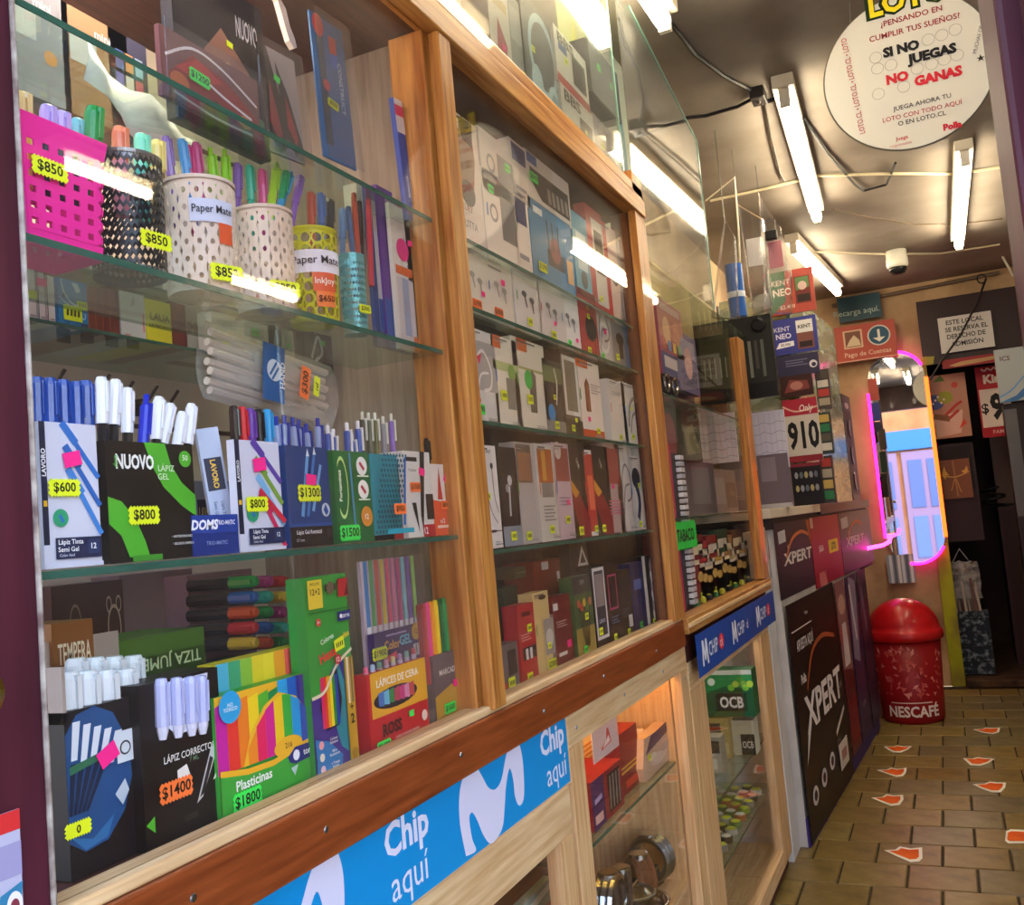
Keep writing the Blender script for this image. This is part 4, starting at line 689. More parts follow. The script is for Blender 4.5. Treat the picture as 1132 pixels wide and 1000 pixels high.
# modelling clay
rb_ = ['#c81f9c', '#e8382c', '#f08020', '#f4d020', '#58b030', '#1f8a4c', '#2aa0d8', '#1f5cb8', '#3a2c8c', '#5a2470']
pack('clay_box', 'green modelling clay box with a rainbow fan, marked 1800 pesos', 'box', (244, 905), (345, 741), X=-.845, d=.03, col='#3aa03a', zb=Z4, pr=[('r', 0, .38, 1, 1, '#f0b428')] + [('p', [(i / 10, .36), ((i + 1) / 10, .36), ((i + 1) / 10, 1 if i > 5 else .95), (i / 10, 1 if i > 5 else .92)], rb_[i]) for i in range(10)] +
   [('p', [(.22, .36), (.30, .62), (.45, .82), (.60, .90), (.78, .82), (.92, .62), (1, .36)], '#f2b82c')] + [('p', [(.27 + i * .09, .36), (.36 + i * .09, .36), (.36 + i * .09, [.64, .76, .84, .87, .85, .78, .66, .5][i]), (.27 + i * .09, [.5, .66, .77, .84, .87, .84, .76, .62][i])], ['#f08a20', '#e81f5c', '#d81f8c', '#f4c820', '#3aa83a', '#2a98d8', '#2a50b0', '#3a2478'][i]) for i in range(8)] +
   [('p', [(0, 0), (1, 0), (1, .42), (.75, .38), (.5, .33), (.25, .34), (0, .40)], '#f0b428'), ('p', [(0, 0), (1, 0), (1, .37), (.75, .33), (.5, .28), (.25, .29), (0, .35)], '#3fa53a'), ('e', .66, .40, .15, .09, '#f0b428'), ('t', '216', .66, .41, .05, '#4a2a10'), ('t', 'Plasticinas', .30, .23, .085, '#f6f6f2', {'b': .02, 'mw': .54}), ('t', '12 colores', .20, .14, .05, '#f0f4e4', {'mw': .34}),
    ('p', [(.64, .30), (.72, .37), (1, .36), (1, .24), (.72, .22), (.66, .25)], '#2a2c7c'), ('e', .73, .295, .035, 0, '#e8ecf8'), ('t', 'torre', .87, .295, .06, '#f0f0fa', {'b': .02, 'mw': .2}), ('p', [(.66, .2), (.74, .21), (.70, .12)], '#a8c8c0'), ('e', .11, .90, .10, 0, '#2aa0dc'), ('t', 'NO\nTÓXICO', .11, .90, .035, '#eaf6fc', {'mw': .15}), ('t', 'no mancha', .28, .06, .025, '#dff0d8')],
   st=[('$1800', .21, .10, .05, 'g')])
pack('clay_box', 'second modelling clay box standing just behind the first', 'box', (240, 770), (335, 712), X=-.87, d=.03, col='#d8c028', zb=Z4, pr=[('p', [(i / 8, .6), ((i + 1) / 8, .6), ((i + 1) / 8, 1), (i / 8, 1)], ['#4fb0d0', '#3fa070', '#8ab83a', '#e0c828', '#e8d030', '#f0a028', '#e85a50', '#e8388c'][i]) for i in range(8)])
# colour pencils
pack('pencil_box', 'tall green and violet box of hexagonal colour pencils', 'box', (350, 866), (381, 633), X=-.832, d=.03, col='#2f8f3c', zb=Z4, pr=[('r', 0, 0, 1, 1, '#3a9a3c'), ('p', [(0, .0), (.8, 0), (.8, .56), (.55, .53), (.2, .40), (0, .40)], '#43308c'), ('p', [(.45, .30), (.62, .12), (.78, .08), (.78, .44), (.66, .56), (.52, .52)], '#2a8a9c'), ('p', [(.26, .46), (.62, .52), (.70, .36), (.60, .23), (.30, .22), (.18, .34)], '#171030')] +
   [('p', [(.22 + i * .065, .235), (.285 + i * .065, .235), (.285 + i * .065, .495), (.22 + i * .065, .485)], ['#e81f6c', '#e8382c', '#f0a020', '#f4e020', '#2f8f3c', '#1f3ca0'][i]) for i in range(6)] +
   [('l', [(0, .40), (.3, .42), (.6, .53), (1, .60)], .045, '#e8dcc0'), ('r', .80, 0, 1, .56, '#c89a28'), ('l', [(.86, .32), (.86, .56)], .045, '#e8dcc0'), ('l', [(.94, .32), (.94, .56)], .045, '#7a6a4c'), ('t', '+', .90, .30, .04, '#3a2a10', {'b': .03}), ('t', '2', .90, .24, .05, '#3a2a10', {'b': .03}), ('e', .90, .06, .08, 0, '#a8801c'), ('p', [(0, 0), (.55, .0), (.6, .08), (.3, .17), (0, .2)], '#2a7ac0')] +
   [('e', .12, .165 - k * .06, .055, 0, ['#f0a0a8', '#e8e0d0', '#e8c8e0'][k]) for k in range(3)] + [('t', ['Colores\nIntensos', 'Mina\nResistente', '+ Trazos\nSuaves'][k], .40, .17 - k * .06, .016, '#f4f0f8', {'mw': .34}) for k in range(3)] +
   [('r', .03, .84, .36, .985, '#e8c838'), ('t', 'INCLUYE', .195, .965, .014, '#3a3010', {'mw': .28}), ('t', '12+2', .195, .925, .032, '#3a3010', {'mw': .28}), ('r', .42, .92, .68, .955, '#3a3428'), ('e', .55, .935, .09, 0, '#6a5c48'), ('r', .72, .88, .97, .975, '#b82428'), ('p', [(.86, .88), (.97, .89), (.97, .965)], '#6a1c1c'), ('r', 0, .815, 1, .825, '#2a7a30'), ('r', .66, .755, .98, .805, '#1f2a78'), ('t', 'torre', .85, .78, .026, '#f0f0fa', {'mw': .2}), ('e', .74, .78, .03, 0, '#fff'), ('e', .2, .77, .055, 0, '#d83a38'), ('t', '3+', .2, .77, .016, '#fff'),
   ('t', 'Hexa', .36, .60, .05, '#e8322c', {'b': .03, 'rot': R(14)}), ('t', 'gonales', .72, .67, .032, '#f0d838', {'b': .02, 'rot': R(14)}), ('t', 'Colores', .36, .68, .026, '#f4f4ec', {'rot': R(14)}), ('e', .58, .565, .07, 0, '#c82a30'), ('t', '12', .58, .565, .024, '#fff')], st=[('', .62, .64, .03, 'y', -10)])
# gel pens in clear wrap with purple card
gp = pack('gel_pen_set', 'clear sleeve of pastel gel pens with a purple label, 1900 pesos', 'pack', (412, 815), (455, 614), X=-.858, d=.006, col='#b8a8b8', zb=Z4, pr=[('r', 0, 0, 1, 1, '#c8b4c0')] + sum([[('r', .04 + i * .096, .42, .11 + i * .096, 1, c), ('r', .04 + i * .096, .60, .11 + i * .096, .64, '#f2eef2'), ('r', .05 + i * .096, .14, .10 + i * .096, .4, c)] for i, c in enumerate(['#4f8ac8', '#4fae5c', '#e05a3c', '#e8c838', '#e84a6c', '#e87aa8', '#c83a7c', '#8fd0e0', '#7a5ab8', '#9ad86a'])], []) +
   [('r', -.02, .40, 1.02, .605, '#33246c'), ('t', 'Color', .42, .52, .05, '#e8a83c', {'b': .03}), ('t', 'GEL', .68, .53, .055, '#68c8e0', {'b': .03}), ('e', .90, .56, .09, 0, '#d8a838'), ('t', '12', .90, .56, .03, '#3a2410'), ('b', .82, .42, .98, .49), ('p', [(.3, .43), (.5, .44), (.48, .48), (.3, .46)], '#e83a5c'), ('r', .3, .57, .7, .58, '#b8a8d8')], st=[('$1900', .16, .49, .04, 'y')], film=True)
for i in range(8):
    pen('gel_pen', 'pastel tipped gel pen behind the wax crayon box', 'pastel gel pens', (404 + i * 7.5, 737 - i * 3), -.846, 'stick', ['#e8688c', '#a8c8e8', '#6ac0a0', '#e8a0b8', '#f0e0a0', '#c898d8', '#98d8c0', '#e85a6c'][i], '#d8c8d8', .06, .0045, 0)
pack('crayon_box', 'red and yellow wax crayon box reading lápices de cera', 'box', (411, 833), (469, 726), X=-.836, d=.025, col='#c8202c', zb=Z4, pr=[('r', .05, .42, 1, 1, '#e8ae2a'), ('t', 'LÁPICES DE CERA', .50, .86, .10, '#f6f0e0', {'b': .02, 'mw': .84, 'rot': 0}), ('e', .45, .62, .37, .14, '#2a2030')] + [('p', [(.16 + i * .085, .56), (.245 + i * .085, .54), (.245 + i * .085, .74), (.16 + i * .085, .72)], ['#4a7ac8', '#6ab8e0', '#3a8a4c', '#b8405c', '#c83a80', '#e08ab8', '#c84a4c'][i]) for i in range(7)] +
   [('t', 'ROSS', .34, .24, .15, '#5a1018', {'b': .05, 'mw': .5}), ('t', 'CLASE 12 COLORES LARGOS', .58, .09, .035, '#f4d8c8', {'mw': .7}), ('e', .9, .22, .05, 0, '#e8d8d0'), ('t', 'no tóxico', .82, .42, .04, '#c8302c', {'mw': .3})], st=[('', .66, .32, .018, 'g'), ('$1400', .17, .05, .036, 'g')])
pack('marker_set', 'grey and mustard marker box reading marcadores', 'box', (483, 795), (520, 712), X=-.84, d=.025, col='#6a5c60', zb=Z4, pr=[('p', [(0, 0), (1, 0), (1, .55), (.4, .5), (0, .38)], '#c09434'), ('t', 'MARCADORES', .45, .72, .09, '#ece4dc', {'b': .01, 'mw': .74}), ('l', [(.7, .3), (.98, .6)], .05, '#a83a38'), ('o', .72, .2, .1, .07, .3, '#b84a40'), ('e', .85, .93, .12, .05, '#b83a44')], st=[('$1600', .32, .16, .036, 'g'), ('', .5, .5, .022, 'p', 8)])
for i, c in enumerate(['#a82028', '#e0343c', '#e8488c', '#e8942c', '#f0c828', '#2a6a3c', '#2f8f4c', '#2848a8', '#3a64c8', '#5a3a98', '#8a4a90']):
    pen('felt_pen', ['dark red', 'red', 'pink', 'orange', 'yellow', 'deep green', 'green', 'navy', 'blue', 'violet', 'plum'][i] + ' felt pen standing behind the marcadores box', 'felt pens in a row', (462 + i * 4.6, 668 - i * 1.3), -.85, 'stick', c, c, .14, .0055, 0)
# behind
pack('tempera_box', 'brown and red box reading tempera behind the white markers', 'box', (58, 722), (102, 683), X=-.96, d=.08, col='#8a5428', zb=1.40, pr=[('p', [(0, 0), (1, 0), (1, .45), (.5, .3), (0, .5)], '#b02430'), ('t', 'TEMPERA', .52, .75, .17, '#ecd8b8', {'mw': .8}), ('t', 'ROSS', .45, .38, .2, '#d82c34', {'b': .04}), ('t', '12', .45, .1, .1, '#f0d8c0')])
pack('chalk_box', 'lower olive green box reading tiza jumbo', 'box', (112, 760), (226, 712), X=-.98, d=.12, col='#3f5a20', zb=1.36, pr=[('t', 'TIZA JUMBO', .62, .6, .2, '#b8c890', {'rot': R(180), 'b': 0})])
pack('chalk_box', 'upper olive green box reading tiza jumbo', 'box', (106, 726), (225, 692), X=-.98, d=.12, col='#4a6a26', zb=1.442, pr=[('t', 'TIZA JUMBO', .62, .5, .24, '#c0d098', {'rot': R(180)})])
pack('carton', 'brown carton under the tempera and chalk boxes', 'box', (55, 800), (228, 740), X=-.95, d=.2, col='#5a3a30', zb=Z4)
pack('stamp_box', 'dim brown box with a bear outline behind the chalk', 'box', (58, 690), (135, 640), X=-1.12, d=.08, col='#4c3430', zb=1.45, pr=[('o', .85, .5, .1, .25, .15, '#b09888'), ('o', .78, .75, .04, .09, .25, '#b09888'), ('o', .92, .75, .04, .09, .25, '#b09888'), ('o', .3, .6, .08, .2, .15, '#8a7064')])
pack('carton', 'dusty mauve carton behind the chalk boxes', 'box', (135, 690), (212, 628), X=-1.15, d=.06, col='#7a6468', zb=1.45)
pack('carton', 'dusty pink carton with small print behind the clay', 'box', (212, 720), (278, 628), X=-1.1, d=.08, col='#8c6c74', zb=Z4 + .02, pr=[('t', 'FRÁGIL', .6, .7, .04, '#5a4448', {'rot': R(90)})])
cs = ['#b83038', '#2f8f4c', '#c8a030', '#2f60a8', '#a83a7c', '#c85030', '#3aa89c']
for i in range(15):
    r_, cn = divmod(i, 3); p = onX(284 + cn * 16, 642 + r_ * 17, -.97 - cn * .01)
    e = empty('marker', p); e.rotation_euler = (0, R(90), R(8 - 5 * cn)); nm = ['green capped', 'red capped', 'blue capped', 'yellow capped', 'purple capped', 'orange capped', 'teal capped'][i % 7]
    for n_, me in pen_meshes('marker', cs[(i * 3 + 1) % 7], '#2a2226', .12, .0095): part(n_, me, e)
    tag(e, nm + ' marker lying in the ' + ['top', 'second', 'third', 'fourth', 'bottom'][r_] + ' layer of the stack behind the clay', 'marker', 'stacked markers behind the pencils')
pack('carton', 'clear topped dark carton carrying the stacked markers', 'box', (240, 760), (325, 722), X=-.96, d=.16, col='#3c3440', zb=Z4)
# ================================================================== accessories bay
def lines(u0, u1, v0, n, c, dv=.035): return [('r', u0, v0 - k * dv, u1 - (.1 * (k % 2)), v0 - k * dv + dv * .45, c) for k in range(n)]
def ears(c='#1a1a1a', cv='#2a2a2a'): return [('e', .3, .78, .08, 0, c), ('e', .68, .80, .08, 0, c), ('l', [(.3, .76), (.32, .55), (.5, .35), (.8, .24)], .025, cv), ('l', [(.68, .78), (.72, .5), (.88, .34)], .025, cv)]
def buds(c='#4a4a50'): return [('e', .38, .62, .10, .05, c), ('p', [(.36, .6), (.42, .6), (.48, .42), (.43, .42)], c), ('e', .66, .56, .10, .05, c), ('p', [(.64, .54), (.70, .54), (.72, .36), (.67, .36)], c)]
def cable(c='#e8e8e8'): return [('l', [(.2, .3), (.3, .65), (.55, .78), (.8, .6), (.75, .4), (.5, .35)], .05, c), ('l', [(.25, .2), (.4, .5), (.7, .55)], .04, c)]
def phone(c, c2): return [('r', .3, .2, .74, .82, c), ('r', .36, .26, .68, .76, c2)]
def diag(a, b, c): return [('r', 0, 0, 1, 1, a), ('p', [(0, .62), (.5, .45), (1, .2), (1, 0), (.4, 0), (0, .35)], b), ('p', [(0, .62), (.45, .48), (.2, .42), (0, .5)], c)]
def pale(c): c = lin(c); return c[0] + c[1] + c[2] > 1.1
def row(z, items, X=-.84, d=.035, cat='box'):
    for i, (name, label, a, b, col, pr, st) in enumerate(items):
        if pale(col):
            g = '#' + ''.join('%02x' % min(255, int(int(col[k:k + 2], 16) * 1.09)) for k in (1, 3, 5)); col = g
            pr = list(pr) + [('r', .12, .955, .5 + .1 * (i % 3), .972, '#6c686c'), ('r', .12, .93, .36 + .08 * (i % 2), .94, '#9a9698'), ('r', .55, .03, .93, .042, '#8a8688'), ('r', .55, .052, .85, .062, '#a8a4a6'), ('r', .06, .48, .1, .62, ['#c85a3c', '#4a7ac0', '#5aa04c'][i % 3])]
        pack(name, label, cat, a, b, X=X, d=d, col=col, pr=pr, st=st, zb=z + .002)
y1 = lambda u=.5, v=.15, w=.03, c='y': ('', u, v, w, c)
W = '#d6d0cc'; W2 = '#c9c5c4'
row(ZBs[0], [
 ('hair_dryer_box', 'tall white box with a woman in sunglasses printed on it', (502, 262), (526, 141), '#cfc7c0', [('p', [(.35, .4), (.7, .35), (.85, .7), (.8, .98), (.5, 1), (.3, .8)], '#9a7f6c'), ('p', [(.4, .98), (.85, 1), (.8, .8), (.5, .82)], '#4a3c38'), ('e', .55, .42, .22, .1, '#5c5858'), ('t', 'LUXURY', .4, .3, .05, '#9a4a48'), ('t', 'GUTTA', .5, .18, .06, '#8a8482')], []),
 ('camera_box', 'lower white speaker box with green tag', (538, 262), (568, 209), W, [('r', .5, .3, .95, .8, '#77757a'), ('o', .28, .55, .12, 0, .35, '#8a888c'), ('r', .05, .9, .4, .95, '#999')], [('', .22, .80, .034, 'g')]),
 ('router_box', 'lower narrow white box with navy print', (570, 266), (582, 219), W, [('r', .15, .62, .85, .92, '#2a3a74'), ('r', .2, .2, .8, .26, '#889')], []),
 ('wifi_box', 'bright blue router box with antennas drawn', (588, 274), (630, 249), '#2a7cb0', [('r', .1, .85, .3, .93, '#e4ecf4'), ('r', .35, .3, .75, .5, '#1c2a3c'), ('e', .55, .52, .12, 0, '#7a3a4c'), ('l', [(.4, .5), (.38, .85)], .03, '#16283c'), ('l', [(.5, .5), (.5, .85)], .03, '#16283c'), ('l', [(.62, .5), (.64, .85)], .03, '#16283c'), ('r', .8, .2, .95, .5, '#d0a878')], [('$12990', .2, .22, .05, 'y')]),
 ('toy_box', 'pale blue box of a small gadget', (636, 292), (648, 244), '#5a9cb8', [('r', .2, .4, .8, .8, '#b8d0dc'), ('e', .5, .3, .2, 0, '#4a5a60')], [y1(.5, .62, .03)]),
 ('speaker_box', 'red and black speaker box', (652, 292), (664, 238), '#a83238', [('r', .3, .1, 1, .9, '#d0ccc8'), ('r', .4, .4, .9, .8, '#2a2528')], [y1(.5, .16, .03)]),
 ('headphone_box', 'white and red headphone box beside the third post', (669, 300), (680, 256), '#cbb9b4', [('r', 0, 0, .3, 1, '#b83038'), ('o', .65, .5, .22, 0, .3, '#5a5458')], []),
 ('headphone_box', 'grey headphone box tucked against the third post', (684, 305), (694, 268), '#a8a0a0', [('o', .5, .5, .3, 0, .3, '#5a5458'), ('r', .1, .8, .9, .92, '#d8d4d0')], []),
])
def stack(name, label, a, b, col, pr, st, X=-.84, d=.08): return pack(name, label, 'box', a, b, X=X, d=d, col=col, pr=pr, st=st)
stack('camera_box', 'upper white speaker box with green tag', (534, 207), (566, 168), W, [('r', .48, .25, .95, .75, '#77757a'), ('o', .28, .5, .12, 0, .35, '#8a888c')], [('', .78, .62, .034, 'g')])
stack('router_box', 'upper narrow white box with navy print', (568, 218), (581, 166), W, [('r', .1, .66, .9, .95, '#2a3a74'), ('r', .2, .2, .8, .26, '#889'), ('r', .2, .1, .7, .14, '#889')], [])
stack('power_strip_box', 'black and white box picturing a row of sockets', (584, 219), (628, 203), W2, [('r', .04, .78, .25, .98, '#2f58a0'), ('p', [(.08, .70), (.95, .70), (.95, .14), (.30, .14), (.08, .45)], '#2c2a2e')] + [('p', [(.45 + k * .1, .2), (.52 + k * .1, .2), (.50 + k * .1, .5), (.44 + k * .1, .5)], '#8a8886') for k in range(5)], [('$8990', .14, .5, .05, 'g')])
row(ZBs[1], [
 ('earphone_box', 'cream earphone box with an orange price, first on its shelf', (513, 332), (537, 285), '#d2c9bf', buds('#a8a09a'), [('$1990', .45, .16, .04, 'o'), ('', .72, .36, .02, 'p')]),
 ('earphone_box', 'cream earphone box with pink tag, second on its shelf', (540, 342), (564, 297), '#d0c8c0', buds('#a8a09a') + [('r', .1, .85, .6, .88, '#8a8480')], [('$3500', .35, .16, .04, 'o'), ('', .6, .68, .024, 'p')]),
 ('earphone_box', 'white earbud box with yellow tag under the folded lid', (571, 352), (594, 307), '#cfcacb', buds(), [y1(.5, .2, .034)]),
 ('earphone_box', 'plain white earbud box with pink and yellow tags', (598, 362), (619, 321), '#ccc7cc', buds('#7a7478'), [y1(.5, .14, .04), ('', .6, .35, .02, 'p')]),
 ('earphone_box', 'white earbud box with green tag beside the red box', (621, 371), (638, 333), '#cdc8cb', buds('#7a7478'), [y1(.35, .12, .03, 'g'), ('', .75, .22, .02, 'p')]),
 ('speaker_box', 'red box with a black speaker on it', (643, 380), (657, 327), '#a3202c', [('e', .6, .45, .3, .2, '#1c1a1e'), ('r', .0, .9, 1, 1, '#5a1218')], [('', .5, .62, .025, 'y'), y1(.4, .1, .035)]),
 ('charger_box', 'grey box with a white charger cable', (660, 387), (673, 336), '#b6aeae', [('o', .5, .4, .3, .25, .25, '#e4e0dc')] + cable('#6c6668'), [('', .55, .5, .026, 'p'), y1(.3, .1, .03, 'g')]),
 ('watch_box', 'dark grey smart watch box', (677, 396), (689, 352), '#8d8889', [('e', .6, .55, .25, .12, '#1a1a1c'), ('r', .5, .2, .75, .45, '#1f1f22')], [y1(.35, .2, .035)]),
 ('watch_box', 'blue box at the end of the earbud shelf', (692, 401), (702, 360), '#4a6c94', [('e', .5, .6, .3, .15, '#22262c')], [y1(.6, .4, .025)]),
])
for i, (a, b) in enumerate([((510, 318), (530, 272)), ((528, 330), (555, 280)), ((562, 338), (595, 296))]):
    stack('earphone_box', ['first', 'second', 'third'][i] + ' of the tall white boxes standing behind the earbud row', a, b, ['#c8c0b6', '#c4bcb4', '#cfc9c4'][i], [], [], X=-.93)
row(ZBs[2], [
 ('cable_box', 'white box with a coiled white cable printed on grey', (521, 455), (545, 370), '#cfcac8', [('r', .0, .35, 1, .88, '#b0aaa8')] + cable('#eeeae8') + [('p', [(.3, .7), (.5, .75), (.4, .62)], '#d83a5c'), ('r', .1, .22, .35, .26, '#c86a5c'), ('r', .1, .9, .4, .97, '#d8cfc8')], [('$4990', .25, .14, .045, 'g')]),
 ('cable_box', 'cream and green cable box with orange corner', (550, 463), (570, 378), '#d6cfc2', [('r', 0, .62, 1, .72, '#b9c48a'), ('r', .05, .86, .35, 1, '#d8682c'), ('e', .7, .62, .14, 0, '#7aa848'), ('r', .45, .2, .8, .55, '#8c877e')], [y1(.3, .34, .04)]),
 ('cable_box', 'cream charger box with a long grey plug and green dot', (573, 468), (600, 383), '#d2ccc0', [('r', .15, .66, .9, .69, '#a8b070'), ('r', .15, .86, .45, 1, '#d8682c'), ('p', [(.42, .2), (.62, .2), (.66, .62), (.55, .68), (.44, .62)], '#6a665c'), ('e', .42, .56, .12, 0, '#3fbf4c')], [y1(.4, .34, .04)]),
 ('adapter_box', 'black and green adapter card with blue dot', (605, 470), (619, 402), '#26262c', [('r', 0, .7, 1, .92, '#6a7a4c'), ('l', [(.6, .4), (.7, .7), (.6, .9)], .06, '#d8d4cc'), ('e', .3, .28, .18, 0, '#2f8fd8'), ('r', 0, 0, 1, .18, '#8a8686')], [y1(.5, .12, .035), ('', .5, .5, .022, 'y')]),
 ('phone_case', 'clear phone case with a white frame', (626, 474), (637, 393), '#5a4c44', [('r', .08, .25, .92, .95, '#d8d4cc'), ('r', .2, .3, .8, .9, '#7a7060'), ('r', 0, 0, 1, .2, '#2c2420')], [y1(.4, .1, .03), ('', .6, .2, .02, 'y')]),
 ('cable_box', 'white and orange box with a brown cable', (643, 480), (661, 404), '#d2c4bc', [('r', 0, 0, 1, .12, '#c8502c'), ('r', 0, .9, .5, 1, '#d8602c'), ('p', [(.3, .35), (.5, .35), (.5, .7), (.4, .78), (.3, .7)], '#8a4a2c')] + lines(.55, .95, .7, 4, '#a89890'), [('', .35, .25, .022, 'p'), y1(.7, .12, .03)]),
 ('charger_box', 'plain pinkish white box on the cable shelf', (677, 484), (689, 424), '#cbc2ba', lines(.2, .8, .8, 2, '#b0a8a4'), [y1(.5, .1, .03)]),
 ('charger_box', 'white box with grey plug drawn, at the end of the cable shelf', (692, 487), (711, 430), '#c9c3be', cable('#8a8684'), [y1(.3, .14, .03), ('', .35, .6, .02, 'y'), ('', .85, .55, .02, 'p')]),
])
row(ZBs[3], [
 ('earphone_box', 'tall white box with black wired earphones', (537, 606), (547, 493), '#d8d2d2', [('t', 'ALPUNKT', .45, .94, .035, '#3a3638', {'mw': .8})] + ears() + [('r', .05, .16, 1, .17, '#2a2628'), ('e', .5, .165, .2, .014, '#2a2022')], [('', .3, .5, .026, 'y')]),
 ('earphone_box', 'black box with silver earphones', (558, 604), (569, 495), '#191a20', [('e', .55, .66, .12, 0, '#c8c8cc'), ('e', .4, .58, .1, 0, '#a8a8b0'), ('l', [(.5, .6), (.45, .3)], .08, '#c8c8cc'), ('r', 0, 0, 1, .2, '#8a92a4')], [y1(.5, .1, .035)]),
 ('cable_pack', 'grey blister with a braided cable end', (577, 603), (587, 490), '#a9a2a0', [('r', .1, .6, .9, .98, '#6c5a50'), ('r', .15, .62, .85, .9, '#97684c')], [y1(.4, .08, .035)]),
 ('cable_pack', 'white blister with an orange braided cable', (600, 600), (611, 492), '#c4bdb8', [('r', .1, .6, .85, .95, '#b8622a'), ('r', .3, .62, .5, .93, '#d8a040'), ('r', .2, .45, .8, .6, '#8a8480')] + lines(.2, .8, .35, 5, '#948c88'), [y1(.5, .12, .035)]),
 ('cable_pack', 'lilac blister with a dusty red cable', (619, 598), (629, 491), '#bfa8b4', [('r', .1, .6, .85, .95, '#9c4a44'), ('e', .3, .92, .18, 0, '#d8c8c0')] + lines(.2, .8, .42, 3, '#a08898'), [y1(.5, .2, .035), ('', .6, .38, .024, 'p')]),
 ('cable_pack', 'black pack with a red and yellow slash, nearer one', (637, 597), (645, 493), '#241c1e', diag('#241c1e', '#8a1f2a', '#d8942c') + [('t', 'USB', .5, .8, .05, '#e4dcd4', {'rot': R(-55)})], [y1(.35, .07, .04)]),
 ('cable_pack', 'slim red and white cable pack between the black packs', (651, 596), (656, 498), '#d4cac6', [('r', .15, .05, .85, .95, '#b83430'), ('r', .3, .3, .7, .7, '#e06a4c')], [y1(.6, .08, .03)]),
 ('cable_pack', 'black pack with a red and yellow slash, farther one', (662, 593), (670, 494), '#241c1e', diag('#241c1e', '#8a1f2a', '#d8942c') + [('t', 'USB', .5, .8, .05, '#e4dcd4', {'rot': R(-55)})], [y1(.35, .07, .035)]),
 ('cable_pack', 'pink and grey blister pack', (675, 590), (683, 492), '#b49a98', [('r', .1, .55, .9, .95, '#a04a48')] + lines(.1, .9, .35, 5, '#c86a80'), [('', .4, .52, .022, 'p')]),
 ('cable_pack', 'white blister with a looped grey cable', (688, 588), (697, 494), '#bcb5b5', cable('#6f6a6c'), []),
 ('cable_pack', 'white card with a dark blue cable', (701, 585), (711, 505), '#c9c2c0', [('e', .4, .7, .25, .14, '#1c2438'), ('l', [(.35, .65), (.5, .4), (.35, .15)], .16, '#1f2c50')], [y1(.5, .6, .024), y1(.4, .08, .03)]),
 ('cable_pack', 'white box with a red stripe against the third post', (713, 583), (722, 498), '#b9b0aa', [('l', [(.4, .4), (.45, .9)], .12, '#b83a34'), ('r', .05, .4, .95, .42, '#8a8480')], [y1(.4, .08, .026)]),
])
